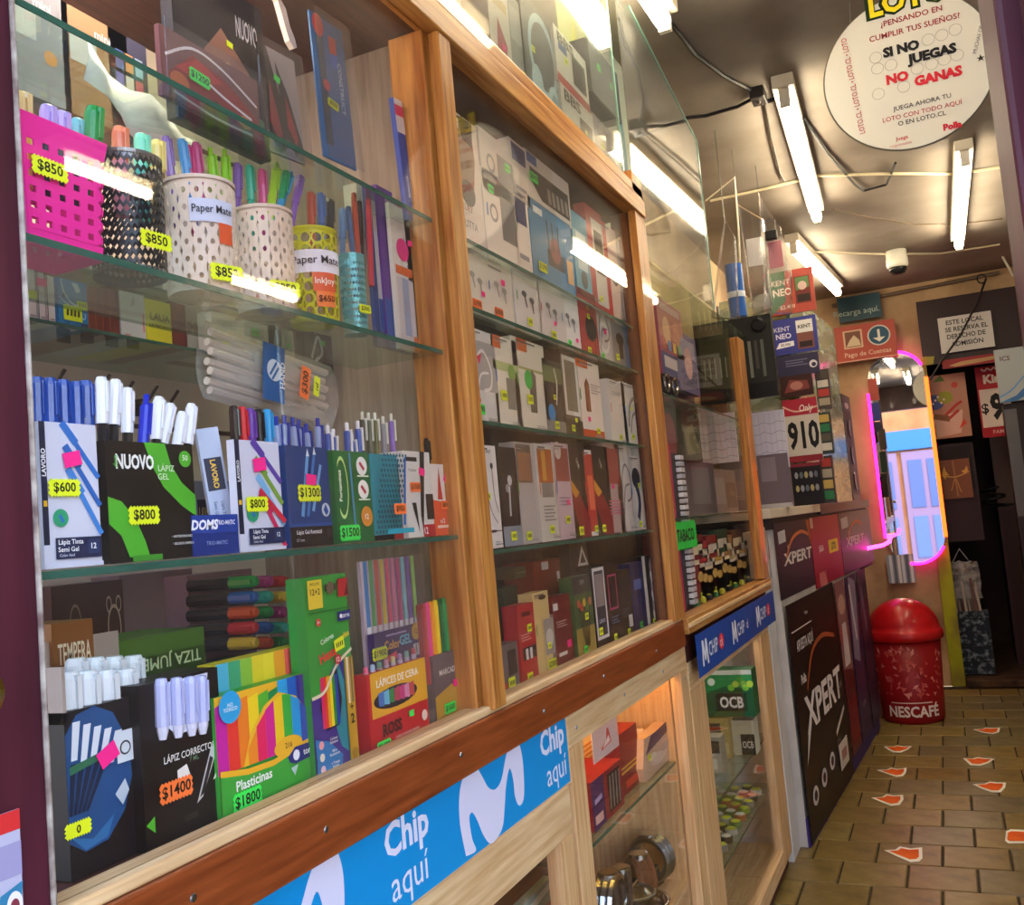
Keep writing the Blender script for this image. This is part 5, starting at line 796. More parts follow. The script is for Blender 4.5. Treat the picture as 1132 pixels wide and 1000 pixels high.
row(ZBs[4], [
 ('watch_box', 'grey watch box low in the corner by the second post', (556, 762), (571, 708), '#6d6464', [('r', .4, .3, .9, .85, '#2c2829'), ('e', .2, .1, .1, 0, '#c8442c')], [y1(.5, .14, .04)]),
 ('usb_pack', 'red memory stick card with a yellow tag', (578, 752), (589, 665), '#b01f2a', [('r', .25, .84, .75, .9, '#5a1014'), ('r', .15, .28, .95, .44, '#1c1416'), ('r', .3, .28, .45, .42, '#d8d0cc'), ('r', .55, .28, .7, .42, '#d8d0cc')] + lines(.1, .7, .6, 3, '#e08a84'), [('', .6, .68, .03, 'y'), y1(.4, .05, .035)]),
 ('cable_pack', 'cream peg card beside the red memory stick card', (596, 745), (605, 652), '#c4aa72', [('e', .6, .93, .25, .03, '#2c2014')], []),
 ('toy_pack', 'grey photo card with a large yellow sticker', (604, 742), (612, 678), '#6e6460', [('r', .1, .3, .9, .95, '#9a948e'), ('e', .5, .6, .3, .16, '#c8c4c0')], [('$2000', .5, .12, .045, 'y'), ('', .4, .46, .024, 'y')]),
 ('cable_pack', 'dark red box with a pink tag', (616, 737), (629, 655), '#6d1620', [('r', .05, .8, .3, .9, '#d8d0cc')] + lines(.15, .7, .62, 3, '#c89890') + [('r', .15, .14, .6, .19, '#e4d8d4')], [('', .72, .28, .03, 'p')]),
 ('extension_box', 'green box with coloured cable ends printed on it', (640, 728), (652, 634), '#2c5c34', [('r', 0, 0, 1, .35, '#a08a40'), ('r', 0, .78, 1, 1, '#26343c'), ('t', 'DIVI', .5, .92, .06, '#a8c0c0')] + [('l', [(.2 + k * .15, .65 - .05 * (k % 2)), (.3 + k * .1, .4), (.45 + .04 * k, .1)], .04, '#1c1a14') for k in range(5)] + [('e', .2 + k * .15, .66 - .05 * (k % 2), .08, 0, ['#c85a3c', '#c83a3c', '#d8b83c', '#3a8a4c', '#c86a4c'][k]) for k in range(5)], [('', .55, .48, .03, 'y'), ('', .35, .08, .03, 'g')]),
 ('phone_holder_box', 'black box with a white framed photo', (661, 714), (667, 624), '#17161e', [('r', .05, .1, .95, .98, '#d8d0d0'), ('r', .15, .14, .85, .94, '#2c2c3c'), ('r', .2, .5, .8, .9, '#8a7a7c'), ('t', 'LOKAX', .5, .32, .05, '#b8c0d8')], [y1(.3, .2, .035)]),
 ('phone_holder_box', 'black box with a pink outlined panel', (674, 706), (681, 620), '#1d141c', [('r', .2, .4, .85, .85, '#a83a68'), ('r', .27, .43, .78, .82, '#2a1a24')] + lines(.25, .8, .3, 3, '#5a6a8c'), [y1(.4, .06, .03)]),
 ('gadget_box', 'black box with silver lettering near the third post', (688, 700), (695, 628), '#16151a', [('r', .2, .5, .8, .9, '#2a2c34')] + lines(.2, .8, .4, 4, '#5a5a60') + [('r', .6, .12, .9, .3, '#c8c4c0')], [y1(.5, .06, .03)]),
 ('gadget_box', 'navy box near the third post', (702, 694), (709, 620), '#1c2350', [('r', .2, .6, .8, .75, '#5a6ca8')], [y1(.5, .08, .03, 'g')]),
 ('gadget_box', 'black and white patterned box against the third post', (716, 688), (724, 612), '#1c191a', [('r', .0, .02, .2, 1, '#c8c2c0')] + [('e', .6, .15 + .14 * k, .16, 0, '#8a8486' if k % 2 else '#c8c4c4') for k in range(6)], [y1(.4, .05, .026)]),
])
stack('speaker_box', 'dark green box behind the grey watch box', (551, 708), (571, 646), '#23301f', [('l', [(.3, .9), (.5, .5), (.4, .1)], .05, '#3f5236')], [], X=-.90)
stack('gadget_box', 'rust red box with a white label behind the bottom row', (592, 660), (618, 616), '#7c2a22', [('r', .3, .72, .55, .95, '#d0c8c0'), ('r', .85, .3, .95, .6, '#d8d0c8')], [], X=-.93)
stack('gadget_box', 'olive flat box leaning behind the red card', (570, 640), (588, 624), '#5a5238', [('l', [(.1, .5), (.9, .5)], .03, '#8a8260')], [], X=-.95)
stack('gadget_box', 'dark box with a white warning triangle', (632, 640), (650, 596), '#2a2220', [('p', [(.35, .3), (.9, .3), (.62, .85)], '#e0d8d0'), ('p', [(.48, .38), (.77, .38), (.62, .68)], '#3a2c2a')], [], X=-.93)
# ---- on top of the showcase, behind the upper pane ---------------------------------
ZT = 2.60
for name, label, a, b, col, pr, st, X in [
 ('keyboard_box', 'white box with a pink dotted picture on top of the showcase', (546, 80), (560, -2), '#d8ccc8', [('p', [(.2, .1), (.7, .1), (.8, .5), (.4, .7)], '#a83a4c'), ('r', .2, .8, .9, .9, '#c8b48c')], [('', .6, .45, .03, 'p')], -.86),
 ('tablet_box', 'narrow grey box on top of the showcase', (567, 97), (580, 12), '#8f9094', [('r', .15, .6, .8, .9, '#a8aaae')], [y1(.6, .35, .04)], -.865),
 ('headphone_box', 'black box picturing large pale blue headphones', (585, 114), (617, 38), '#54565e', [('o', .48, .62, .36, .34, .2, '#a9c4d4'), ('e', .28, .36, .14, .14, '#b4ccd8'), ('e', .70, .28, .17, .17, '#b4ccd8'), ('e', .72, .28, .11, .11, '#7d98a8')], [('', .22, .6, .03, 'y')], -.86),
 ('headphone_box', 'upper white and red BBS boxed earphones', (617, 88), (647, 68), '#d8d2cf', [('r', 0, 0, 1, .16, '#b8242c'), ('t', 'BBS', .34, .86, .17, '#2a2628', {'b': .04, 'fw': .5}), ('r', .5, .25, .92, .8, '#2c2a30'), ('r', .1, .62, .35, .76, '#2f58a0')], [y1(.3, .52, .035)], -.85),
 ('headphone_box', 'lower white BBS box with a phone shape', (625, 153), (655, 127), '#d4cecb', [('t', 'BBS', .34, .85, .17, '#2a2628', {'b': .04, 'fw': .5}), ('r', .52, .1, .92, .72, '#23222a'), ('r', .62, .2, .85, .6, '#4a4a54')], [y1(.25, .45, .035), ('', .7, .55, .022, 'y')], -.85),
 ('speaker_box', 'black box with green tags near the pane edge', (655, 100), (682, 82), '#3d4248', [('r', .08, .1, .92, .9, '#474d54')], [('', .3, .62, .04, 'g'), ('', .7, .55, .03, 'g')], -.86),
 ('speaker_box', 'grey violet box low by the pane edge', (659, 176), (677, 148), '#8f8a96', [('r', .5, .1, .95, .9, '#63606a')], [y1(.4, .6, .04)], -.855),
 ('keyboard_box', 'yellow box with dark top flap behind the headphones box', (588, 60), (612, -20), '#b8a848', [('r', 0, .62, 1, 1, '#4c4a48'), ('r', .1, .3, .9, .35, '#d8c868')], [], -.98),
 ('toy_box', 'pale green and yellow box behind the white and red boxes', (615, 70), (645, 0), '#b8bc88', [('p', [(.2, .2), (.8, .3), (.6, .9)], '#cfc850')], [], -.98),
 ('keyboard_box', 'dusty pink box at the near end on top of the showcase', (500, 70), (528, -60), '#a88a88', [], [], -.95),
 ('toy_box', 'cream box with a blue ring by the pane edge', (655, 80), (682, 20), '#c8cfc4', [('o', .5, .4, .35, .3, .3, '#7fa0b0')], [y1(.6, .3, .03)], -.97),
]: pack(name, label, 'box', a, b, X=X, d=.07, col=col, pr=pr, st=st, zb=None if 'upper' in label or 'green tags' in label else ZT + .066 if X > -.9 else ZT + .003)
# ================================================================== third bay
def bay(name, label, a, b, col, pr=(), st=(), X=-.86, d=.03, zb=None, cat='box', yaw=0, tilt=0): return pack(name, label, cat, a, b, X=X, d=d, col=col, pr=pr, st=st, zb=zb, yaw=yaw, tilt=tilt)
bay('magazine', 'red and blue illustrated puzzle magazine in the third bay', (733, 412), (752, 345), '#a8546a', [('r', 0, .5, 1, .85, '#b87a6c'), ('r', 0, 0, 1, .3, '#4a4a7c'), ('e', .3, .6, .15, 0, '#d8b088'), ('e', .7, .62, .14, 0, '#c88a70'), ('r', .1, .86, .9, .96, '#c8a8a0'), ('r', .1, .1, .6, .25, '#c8c0c8')] + [('r', .1 + .2 * k, .34, .22 + .2 * k, .48, ['#c86a4c', '#6a8ac0', '#d8c060', '#8ab07c'][k]) for k in range(4)], cat='magazine')
bay('magazine', 'violet and white magazine beside the illustrated one', (753, 430), (768, 376), '#5a5484', [('r', .1, .1, .9, .4, '#3a3664'), ('r', .1, .6, .9, .9, '#9a94b0'), ('e', .5, .5, .2, 0, '#c8a0a0')], cat='magazine')
bay('magazine', 'dark blue magazine low on the upper shelf', (734, 448), (765, 415), '#2a2c44', lines(.1, .8, .6, 4, '#5a5c74'), cat='magazine', X=-.9)
for i, x in enumerate((738, 747)):
    p = onX(x, 432 + i * 4, -.86); e = empty('bracelet', p); tag(e, 'silver ring lying on the middle shelf of the third bay', 'bracelet', 'silver rings in the third bay')
    q = MB().tube([(.0, .035 * math.cos(a * .5236), .03 * math.sin(a * .5236) + .03) for a in range(13)], .006, 'chrome', 6); q.build('ring', e); MB().box(-.01, -.008, .055, .01, .008, .066, 'chrome').build('clasp', e)
bay('gadget_box', 'dark olive box with a fan of cards on the lower shelf', (733, 505), (772, 460), '#3c4238', [('p', [(.6, .1), (.95, .2), (.8, .8), (.55, .6)], '#8a8468'), ('e', .2, .4, .15, 0, '#8a4a4c')] + lines(.5, .9, .7, 4, '#a09a80'), X=-.9, zb=2.022 if 0 else None)
# spiral bound strip and pink card on the near side
sp = empty('spiral_strip', onX(769, 664, -.83)); sp.location.z = 1.287; tag(sp, 'tall black strip of white ringed blisters with a green TABACO sign', 'strip')
h_ = onX(745, 500, -.83).z - 1.287
MB().box(-.02, -.10, 0, -.012, .06, h_, mat('#201a22', .4)).build('card', sp)
for k in range(24): MB().box(-.012, -.04, .01 + k * h_ / 24.5, .006, .015, .01 + (k + .72) * h_ / 24.5, mat('#e4e4ea' if k % 2 else '#c4c4cc', .25)).build('ring', sp, bev=.002)
MB().box(-.012, -.16, .0, -.004, -.125, h_ * 1.05, mat('#c01f5c', .4)).build('pink_edge', sp)
tb = MB().prism(burst(.30, .085, 12, .006), 0, -.002, mat('#23e052', .5)).build('tabaco_sign', sp, (.012, -.10, onX(752, 592, -.82).z - 1.287)); tb.rotation_euler = (0, 0, R(90))
MB().text('TABACO', 0, 0, .042, '#0c1c10', 0, .03, maxw=.27).build('lettering', tb, (0, -.003, 0))
# tobacco pouches on the floor of the bay
tobs = [('#7a1c28', 'maroon'), ('#b02a34', 'red'), ('#c8bcb4', 'white'), ('#8a2026', 'crimson'), ('#b8903c', 'gold'), ('#2f4a34', 'bottle green'), ('#a87a4c', 'tan'), ('#c4b48c', 'straw'), ('#5a3424', 'brown'), ('#c8a048', 'amber'), ('#37302c', 'charcoal'), ('#b05a2c', 'rust')]
for i, (c, nm) in enumerate(tobs):
    x = 771 + i * 5.4; y = 668 - i * 2.7
    bay('tobacco_pouch', nm + ' tobacco pouch standing on the floor of the third bay', (x, y), (x + 5, y - 78 + i * 1.5 + (i * 7 % 5) * 4), c, [('r', .1, .55, .9, .85, '#d8ccc0' if i % 2 else '#e8d8b8'), ('e', .5, .35, .25, .08, '#c8a860'), ('r', .15, .62, .8, .7, c)], [y1(.4, .08, .03)] if i % 3 == 0 else [], zb=1.287, cat='pouch')
for i in range(9):
    x = 775 + i * 7; y = 655 - i * 3.4; p = onX(x, y, -.815)
    o = MB().lathe([(.012, 0), (.012, .016), (.010, .018)], mat(['#3c7a3c', '#b8b838', '#2a2a2a'][i % 3], .4), 10).build('small_tin', None, (p.x - .02, p.y, 1.286)); tag(o, 'tiny tin in the row before the tobacco pouches', 'tin', 'tiny tins before the tobacco pouches')
    MB().lathe([(.008, .018), (.008, .021), (.006, .022)], mat('#c8c84a', .4), 8).build('lid', o)
bay('wood_block', 'cream shelf strip across the middle of the third bay', (775, 578), (838, 560), '#c8b898', X=-.88, zb=None, d=.2, cat='shelf') if 0 else None
# hanging sheets and cards behind the post
bay('pouch_card', 'pink beige card of pouches behind the fourth post', (790, 572), (812, 520), '#a48a80', [('r', .1, .2, .5, .8, '#b8a49c'), ('r', .55, .1, .95, .7, '#8a7068')], X=-.95, zb=1.602)
bay('pouch_card', 'dim silver card of pouches on the lower shelf', (762, 572), (788, 512), '#6a6068', [('r', .2, .2, .8, .9, '#8c8288')], X=-.93, zb=1.602)
# ================================================================== lottery counter beyond the cabinets
DP, DT = Vector((-.793, 4.276, 0)), Vector((.208, 3.163, 0)).normalized(); DN = Vector((DT.y, -DT.x, 0)); DRZ = math.atan2(DT.y, DT.x)
def onD(px, py, off=0): return onP(px, py, DP + DN * off, DN)
def packD(name, label, cat, a, b, off=.004, d=.003, col='#222', pr=(), st=(), zb=None, film=False, shape=None):
    A, B = onD(*a, off), onD(*b, off); w = (Vector((B.x, B.y)) - Vector((A.x, A.y))).length; z0 = A.z if zb is None else zb
    return pack3(name, label, cat, (A.x, A.y, z0), w, B.z - z0, DRZ, d, col, pr, st, None, 0, shape, None, film)
ct = empty('shop_counter', DP + DT * .43); ct.rotation_euler = (0, 0, DRZ); tag(ct, 'long counter covered with dark lottery posters', 'counter')
LC = 2.50
MB().box(0, .0, .0, LC, .45, 1.50, noisy('counter_side', '#b8b2aa', '#cdc7c0', ns=5)).build('body', ct)
MB().box(-.12, -.02, 1.555, 1.15, .5, 1.60, mat('#d4c8b4', .4)).build('white_top', ct, bev=.004)
MB().box(1.15, -.02, 1.54, 3.18, .42, 1.60, mat('#2a2228', .4)).build('dark_top', ct, bev=.004)
MB().box(-.05, .0, 1.50, 3.14, .4, 1.555, mat('#3a3230', .6)).build('apron', ct); MB().box(LC, .0, 1.10, 3.14, .4, 1.50, mat('#4a4440', .6)).build('upper_body', ct)
MB().box(0, -.012, 0.0, LC, 0, .13, mat('#3a2c6a', .5)).build('skirt', ct)
def xpert(u, v, s, c='#d8d2cc'): return [('t', 'Polla', u - .18 * s, v + .16 * s, .06 * s, c, {'b': .03, 'rot': R(8)}), ('t', 'XPERT', u, v, .16 * s, c, {'b': .03, 'fw': .62 * s, 'sh': .1}), ('l', [(u - .25 * s, v + .02), (u - .1 * s, v + .25 * s), (u + .1 * s, v + .33 * s), (u + .26 * s, v + .27 * s)], .016 * s, '#c8703c')]
packD('lottery_poster', 'dark upper poster with XPERT lettering beside the white panel', 'poster', (864, 664), (905, 571), col='#24222a', pr=[('l', [(.06, .80), (.2, .82)], .05, '#b8b4b8'), ('p', [(.66, .98), (.78, .98), (.80, .6), (.72, .6)], '#a85a2c')] + xpert(.42, .50, 1.0) + [('r', .78, .36, .92, .42, '#c8c4c8')])
packD('lottery_poster', 'red upper poster with a yellow logo', 'poster', (903, 651), (930, 567), off=.006, col='#9c1424', pr=[('t', 'JUEGA', .24, .52, .09, '#f0e0dc', {'mw': .36}), ('r', .46, .42, .76, .62, '#e8c820'), ('t', 'LOTO', .61, .52, .11, '#1c3a20', {'b': .04, 'mw': .27}), ('t', 'YA', .88, .52, .09, '#f0e0dc'), ('r', .1, .0, .3, .2, '#c86a6c'), ('r', 0, .85, .08, 1, '#d8a890')])
packD('lottery_poster', 'second dark XPERT poster beyond the red one', 'poster', (934, 636), (960, 562), off=.008, col='#2c2833', pr=[('l', [(.06, .82), (.25, .84)], .05, '#b8b4b8')] + xpert(.42, .5, .95))
def packT(name, label, cat, t0, t1, z0, z1, off, col, pr): A = DP + DT * t0 + DN * off; return pack3(name, label, cat, (A.x, A.y, z0), t1 - t0, z1 - z0, DRZ, .003, col, pr)
packT('lottery_poster', 'large black poster reading apuesta aquí and XPERT', 'poster', 0.43, 1.7, 0.02, 1.13, .02, '#160c0e', [('t', 'Nunca', .34, .93, .018, '#d0c8c8', {'mw': .2}), ('r', .04, .875, .42, .88, '#e8e0e0'), ('r', .08, .775, .44, .845, '#0d0709'), ('t', 'APUESTA AQUÍ', .26, .81, .05, '#e0d8d8', {'fw': .32})] + [('t', 'Polla', .16, .66, .04, '#e4dcdc', {'b': .03}), ('t', 'XPERT', .52, .50, .155, '#e4dcdc', {'b': .03, 'fw': .80}), ('p', [(.14, .44), (.22, .46), (.06, .30)], '#e4dcdc'), ('l', [(.20, .60), (.36, .74), (.60, .78), (.88, .74)], .02, '#a8522c'), ('t', 'CLUBS', .88, .48, .03, '#a89c9c', {'mw': .16}), ('l', [(.68, .28), (.92, .36)], .02, '#d8d0d0')] + [('e', .14 + .19 * k, .155 + .02 * k, .055, .04, ['#d0c8c8', '#d0c8c8', '#d0c8c8', '#5a5050'][k]) for k in range(4)] + [('e', .14 + .19 * k, .155 + .02 * k, .03, .022, '#160c0e') for k in range(4)])
packT('lottery_poster', 'narrow poster with people in red light', 'poster', 1.72, 2.06, 0.1, 1.12, .024, '#5a1820', [('p', [(0, .5), (1, .45), (1, 1), (0, 1)], '#8c5a5c'), ('e', .5, .86, .35, .06, '#c8a090'), ('e', .4, .68, .4, .07, '#a84a4c'), ('p', [(.2, .5), (.8, .5), (.7, .75), (.3, .75)], '#d8c8cc'), ('r', .1, .05, .9, .3, '#7a1420')])
packT('lottery_poster', 'narrow purple poster with silver figure', 'poster', 2.08, 2.5, 0.1, 1.12, .028, '#2e1c44', [('p', [(.1, .5), (.6, .45), (.9, .95), (.3, 1)], '#8a809c'), ('l', [(.3, .95), (.5, .6)], .12, '#d8d0e0'), ('e', .5, .36, .35, .06, '#5a2c50'), ('t', 'LOTO', .5, .2, .03, '#c8b8d8')])
packT('lottery_poster', 'dark narrow poster at the far end by the red bin', 'poster', 2.52, 2.92, 0.1, 1.12, .032, '#241a34', [('l', [(.3, .9), (.5, .6)], .2, '#6a6080'), ('e', .5, .4, .3, .06, '#4a2844')])
packD('price_card', 'small white leaflet low on the counter below the posters', 'leaflet', (931, 852), (936, 812), off=.03, col='#d0c8c0', pr=[('r', .2, .3, .8, .7, '#a8746a')])
pack('flyer', 'white flyer with red print on the end panel', 'poster', (851, 655), (858, 580), X=-.797, d=.002, col='#c9bab2', pr=[('p', [(.2, .5), (.8, .45), (.7, .9), (.3, .95)], '#b8523c'), ('p', [(.35, .55), (.65, .5), (.6, .8)], '#d8c0b0'), ('r', .2, .2, .8, .3, '#a8988f')]) 
# ---- what stands on the counter, facing the street ------------------------------------
def packY(name, label, cat, a, b, Y, d=.03, col='#888', pr=(), st=(), zb=None): return pack(name, label, cat, a, b, d=d, col=col, pr=pr, st=st, Y=Y, zb=zb)
o = packY('vape_case', 'black glass case with round locks behind the fourth post', 'case', (775, 448), (851, 346), 4.78, d=.05, col='#181a1a', pr=[('r', .02, .02, .98, .98, '#22231f'), ('p', [(.05, .2), (.45, .15), (.45, .9), (.05, .95)], '#4c4c34')] + [('r', .52 + .08 * k, .25 + .1 * (k % 2), .56 + .08 * k, .7, ['#5a5c58', '#3c4a4c', '#7a7a70', '#4a4440', '#60645c'][k]) for k in range(5)] + [('l', [(.1 + .07 * k, .3), (.1 + .07 * k, .55)], .02, '#8a8a70') for k in range(5)] + [('r', .45, .02, .98, .18, '#101010')])
for u, v in ((.16, .80), (.80, .80)):
    k = MB().lathe([(.036, 0), (.036, .012), (.026, .018), (.026, .012), (.010, .012), (.010, .02)], 'black', 18).build('lock', o, (u * .41, -.001, v * .45)); k.rotation_euler = (R(90), 0, 0)
for i, (a, b, c) in enumerate([((776, 514), (811, 455), '#dcd8e6'), ((834, 520), (866, 452), '#d0ccdc')]):
    packY('blister_sheet', ['pale', 'greyer'][i] + ' quilted sheet of small sachets under the glass case', 'sheet', a, b, 4.86 + .1 * i, d=.012, col=c, pr=[('l', [(.02 + .0 * k, .12 + .17 * k), (.2, .09 + .17 * k), (.4, .13 + .17 * k), (.6, .09 + .17 * k), (.8, .13 + .17 * k), (.98, .10 + .17 * k)], .012, '#7c7890') for k in range(5)] + [('l', [(.12 + .15 * k, .05), (.12 + .15 * k, .95)], .006, '#908ca4') for k in range(6)])
packY('pouch_box', 'mauve grey box under the quilted sheets on the counter', 'box', (842, 560), (870, 500), 4.95, d=.06, col='#6e6068', pr=[('r', .1, .5, .6, .95, '#8a7c84'), ('r', .0, 0, 1, .08, '#b8b4b4')], zb=1.602)
packY('pouch_box', 'brown beige box beside the mauve one behind the fourth post', 'box', (800, 566), (826, 505), 4.92, d=.06, col='#77645c', pr=[('r', .1, .2, .8, .8, '#8f7a70')], zb=1.602)
sg = packY('cigarette_sign', 'green and red cigarette sign over the blue one', 'sign', (853, 350), (897, 294), 5.7, d=.02, col='#a8483c', pr=[('p', [(0, 0), (.35, .3), (.4, 1), (0, 1)], '#3f6a44'), ('t', 'KENT', .28, .74, .13, '#d8c0b0', {'b': .01, 'mw': .42}), ('t', 'NEO', .30, .52, .17, '#e4d0c0', {'b': .03, 'mw': .42}), ('t', '$2.400', .38, .16, .09, '#e4d0c0', {'mw': .4}), ('r', .58, .2, .92, .82, '#6a2c28'), ('p', [(.6, .5), (.9, .55), (.9, .8), (.6, .8)], '#5a7a4c'), ('e', .75, .6, .1, 0, '#c8a8a0'), ('r', .62, .24, .9, .4, '#2c201c')])
packY('cigarette_sign', 'blue cigarette sign under the red one', 'sign', (855, 394), (901, 347), 5.69, d=.02, col='#3a3f8c', pr=[('t', 'KENT', .25, .72, .13, '#c8c8e4', {'b': .02, 'mw': .4}), ('t', 'NEO', .27, .52, .15, '#d8d8f0', {'b': .03, 'mw': .42}), ('p', [(.08, .18), (.48, .22), (.48, .36), (.16, .34)], '#e4e4f0'), ('t', '$2.000', .30, .27, .07, '#2c2c4c', {'mw': .3}), ('r', .56, .1, .92, .55, '#7a4c44'), ('r', .56, .55, .92, .9, '#d8d8d8'), ('t', 'KENT', .74, .72, .1, '#222', {'b': .03, 'mw': .3}), ('r', .6, .14, .88, .3, '#2a1c20')])
packY('cigarette_sign', 'dark violet panel with small print under the blue sign', 'sign', (858, 418), (904, 388), 5.68, d=.02, col='#33304c', pr=lines(.25, .75, .7, 3, '#6a6884', .12) + [('e', .87, .45, .09, 0, '#d8d4dc'), ('e', .88, .42, .05, 0, '#33304c')])
pb = packY('price_board', 'cigarette price board with mirrored black digits', 'sign', (872, 512), (902, 438), 5.66, d=.02, col='#c8c0b8', pr=[('r', 0, .74, 1, 1, '#a8283c'), ('l', [(.0, .9), (.4, .8), (1, .85)], .05, '#d8b0a0'), ('t', 'Only', .68, .83, .11, '#e8dcd4', {'sh': .2, 'mw': .4}), ('r', 0, 0, 1, .1, '#8a2430'), ('t', '910', .52, .42, .42, '#141214', {'b': .035, 'mw': .9})])
packY('cigarette_rack', 'dark red pack row above the price board', 'rack', (864, 440), (897, 412), 5.67, d=.03, col='#3a1c1c', pr=[('p', [(.1, .2), (.9, .3), (.85, .7), (.3, .8)], '#7a3a38'), ('e', .5, .5, .2, .2, '#a8746a')])
packY('cigarette_rack', 'black pack row with silver lettering below the price board', 'rack', (877, 556), (906, 510), 5.65, d=.04, col='#17141a', pr=[('e', .2 + .16 * (k % 5), .72 - .32 * (k // 5), .06, .08, ['#8a8a94', '#5a6470', '#a89a6a'][k % 3]) for k in range(10)] + [('r', 0, .92, 1, 1, '#7a2434')], zb=1.602)
for i in range(3):
    packY('cigarette_rack', ['topmost', 'middle', 'lowest'][i] + ' narrow column of stacked packs beside the price board', 'rack', (905 + i * 3, 452 + i * 50), (915 + i * 2, 407 + i * 48), 5.72, d=.05, col=['#4a4038', '#2f3c34', '#3a3430'][i], pr=[('r', .1, .08 + .23 * k, .9, .26 + .23 * k, ['#a89c88', '#b03a34', '#d0c8bc', '#5a5248', '#2f7a4c', '#c8a858'][(k + i * 2) % 6]) for k in range(4)], zb=1.602 if i == 2 else None)
# the clear cabinet along the aisle, with goods seen through its greenish side
cs_ = empty('clear_cabinet', DP + DT * 1.47); cs_.rotation_euler = (0, 0, DRZ); tag(cs_, 'clear acrylic cabinet with greenish sheet on the far counter', 'cabinet')
MB().box(.0, .012, 1.60, 1.58, .018, 2.88, 'sheet').build('side_sheet', cs_); MB().box(0, .018, 1.60, .006, .42, 2.88, 'sheet').build('end_sheet', cs_)
for x in (0, .0): MB().box(-.008, .008, 1.60, .012, .026, 2.90, 'edge_pale').build('corner_strip', cs_)
MB().box(0, .02, 2.24, 1.58, .4, 2.25, 'shelf_glass').build('shelf', cs_); MB().box(0, .43, 1.6, 1.58, .44, 2.86, mat('#6a6450', .6)).build('back_sheet', cs_)
for i, (t0, t1, z0, z1, c, pr) in enumerate([(1.52, 2.2, 2.255, 2.52, '#8f8a62', [('p', [(.1, .1), (.4, .9), (.6, .3), (.9, .8), (.8, .1)], '#6a6a40')]), (2.25, 3.0, 2.255, 2.72, '#7a8a58', [('p', [(.1, .2), (.5, .9), (.9, .4)], '#a87a58')]), (1.52, 2.2, 1.603, 1.92, '#a89878', [('r', .1, .5, .9, .9, '#7890a0'), ('r', .1, .1, .5, .4, '#b85a4c')]), (2.25, 3.0, 1.603, 2.12, '#b8ac94', [('r', .2, .2, .8, .5, '#c89a7c'), ('r', .1, .6, .6, .9, '#7a8ca0')]), (1.52, 2.2, 1.922, 2.2, '#98a08c', [('r', .1, .2, .4, .8, '#c8c0a8'), ('r', .5, .3, .9, .7, '#6a7a60')])]):
    A = DP + DT * t0 + DN * -.06; pack3('sweet_box', ['olive leaf patterned', 'green and pink', 'tan and blue', 'cream', 'grey green'][i] + ' carton inside the clear cabinet', 'box', (A.x, A.y, z0), t1 - t0, z1 - z0, DRZ, .1, c, pr)
A = DP + DT * 3.14 - DN * .02
o = pack3('speaker', 'tall black column speaker at the end of the counter', 'speaker', (A.x, A.y, 1.602), .38, .80, DRZ, .2, '#131014', [('r', .1, .05, .9, .85, '#1c181c'), ('e', .5, .9, .25, .03, '#c8c4c8')])
for k in range(3):
    q = MB().lathe([(.07, 0), (.065, .006), (.03, .002)], 'black', 16).build('cone', o, (.19, -.002, .14 + k * .2)); q.rotation_euler = (R(90), 0, 0)
# roll of blue film and clear sheets hanging above the counter
for nm, lab, a, b, Y, m, h in [('plastic_bag', 'blue plastic roll standing behind the hanging clear bags', (808, 352), (826, 290), 4.9, mat('#2560b8', .3), 0)]:
    A, B = onY(*a, Y), onY(*b, Y); o = MB().lathe([(.045, 0), (.045, B.z - A.z), (.02, B.z - A.z), (.02, B.z - A.z - .01)], m, 16).build('blue_roll', None, (A.x + .04, Y, A.z)); tag(o, lab, 'roll')
    MB().lathe([(.047, .1), (.047, .13)], mat('#d8e4f0', .4), 16).build('band', o)
for i, (pts, Y) in enumerate([([(832, 347), (815, 225), (843, 242), (852, 340)], 4.7), ([(846, 345), (838, 212), (862, 250), (874, 300), (874, 345)], 5.0), ([(786, 350), (800, 240), (812, 262), (815, 352)], 4.4)]):
    P = [onY(x, y, Y) for x, y in pts]; q = MB(); n = len(P)
    V0 = [Vector((p.x, Y + .012 * math.sin(k * 2.1), p.z)) for k, p in enumerate(P)]; V1 = [Vector((p.x, Y + .05 + .012 * math.cos(k * 1.7), p.z)) for k, p in enumerate(P)]
    q.add([v - P[0] for v in V0 + V1], [tuple(range(n)), tuple(range(2 * n - 1, n - 1, -1))] + [(k, k + n, (k + 1) % n + n, (k + 1) % n) for k in range(n)], 'film')
    o = q.build('clear_bag', None, P[0]); tag(o, ['clear bag with a white slip hanging beside the blue roll', 'clear bag clipped by a black clip above the cigarette signs', 'thin clear sheet hanging nearest the acrylic screen'][i], 'bag')
    tp_ = max(V0, key=lambda v: v.z) - P[0]; MB().tube([tp_, Vector((tp_.x, tp_.y, ZC - P[0].z))], .002, 'steel', 4).build('string', o)
    if i < 2:
        c_ = sum(P, Vector()) / n - P[0]; MB().box(c_.x - .04, .02, c_.z - .02, c_.x + .03, .03, c_.z + .12, mat('#d8d4d0' if i == 0 else '#b8707c', .5)).build('slip', o)
p = onY(852, 255, 4.98); o = MB().box(-.03, -.015, -.05, .03, .015, .0, 'black').build('bulldog_clip', None, p, bev=.006); tag(o, 'black clip holding the clear bag above the signs', 'clip'); MB().tube([(-.02, 0, 0), (-.025, 0, .05), (.0, 0, .06), (.025, 0, .05), (.02, 0, 0)], .004, 'steel', 6).build('handle', o)
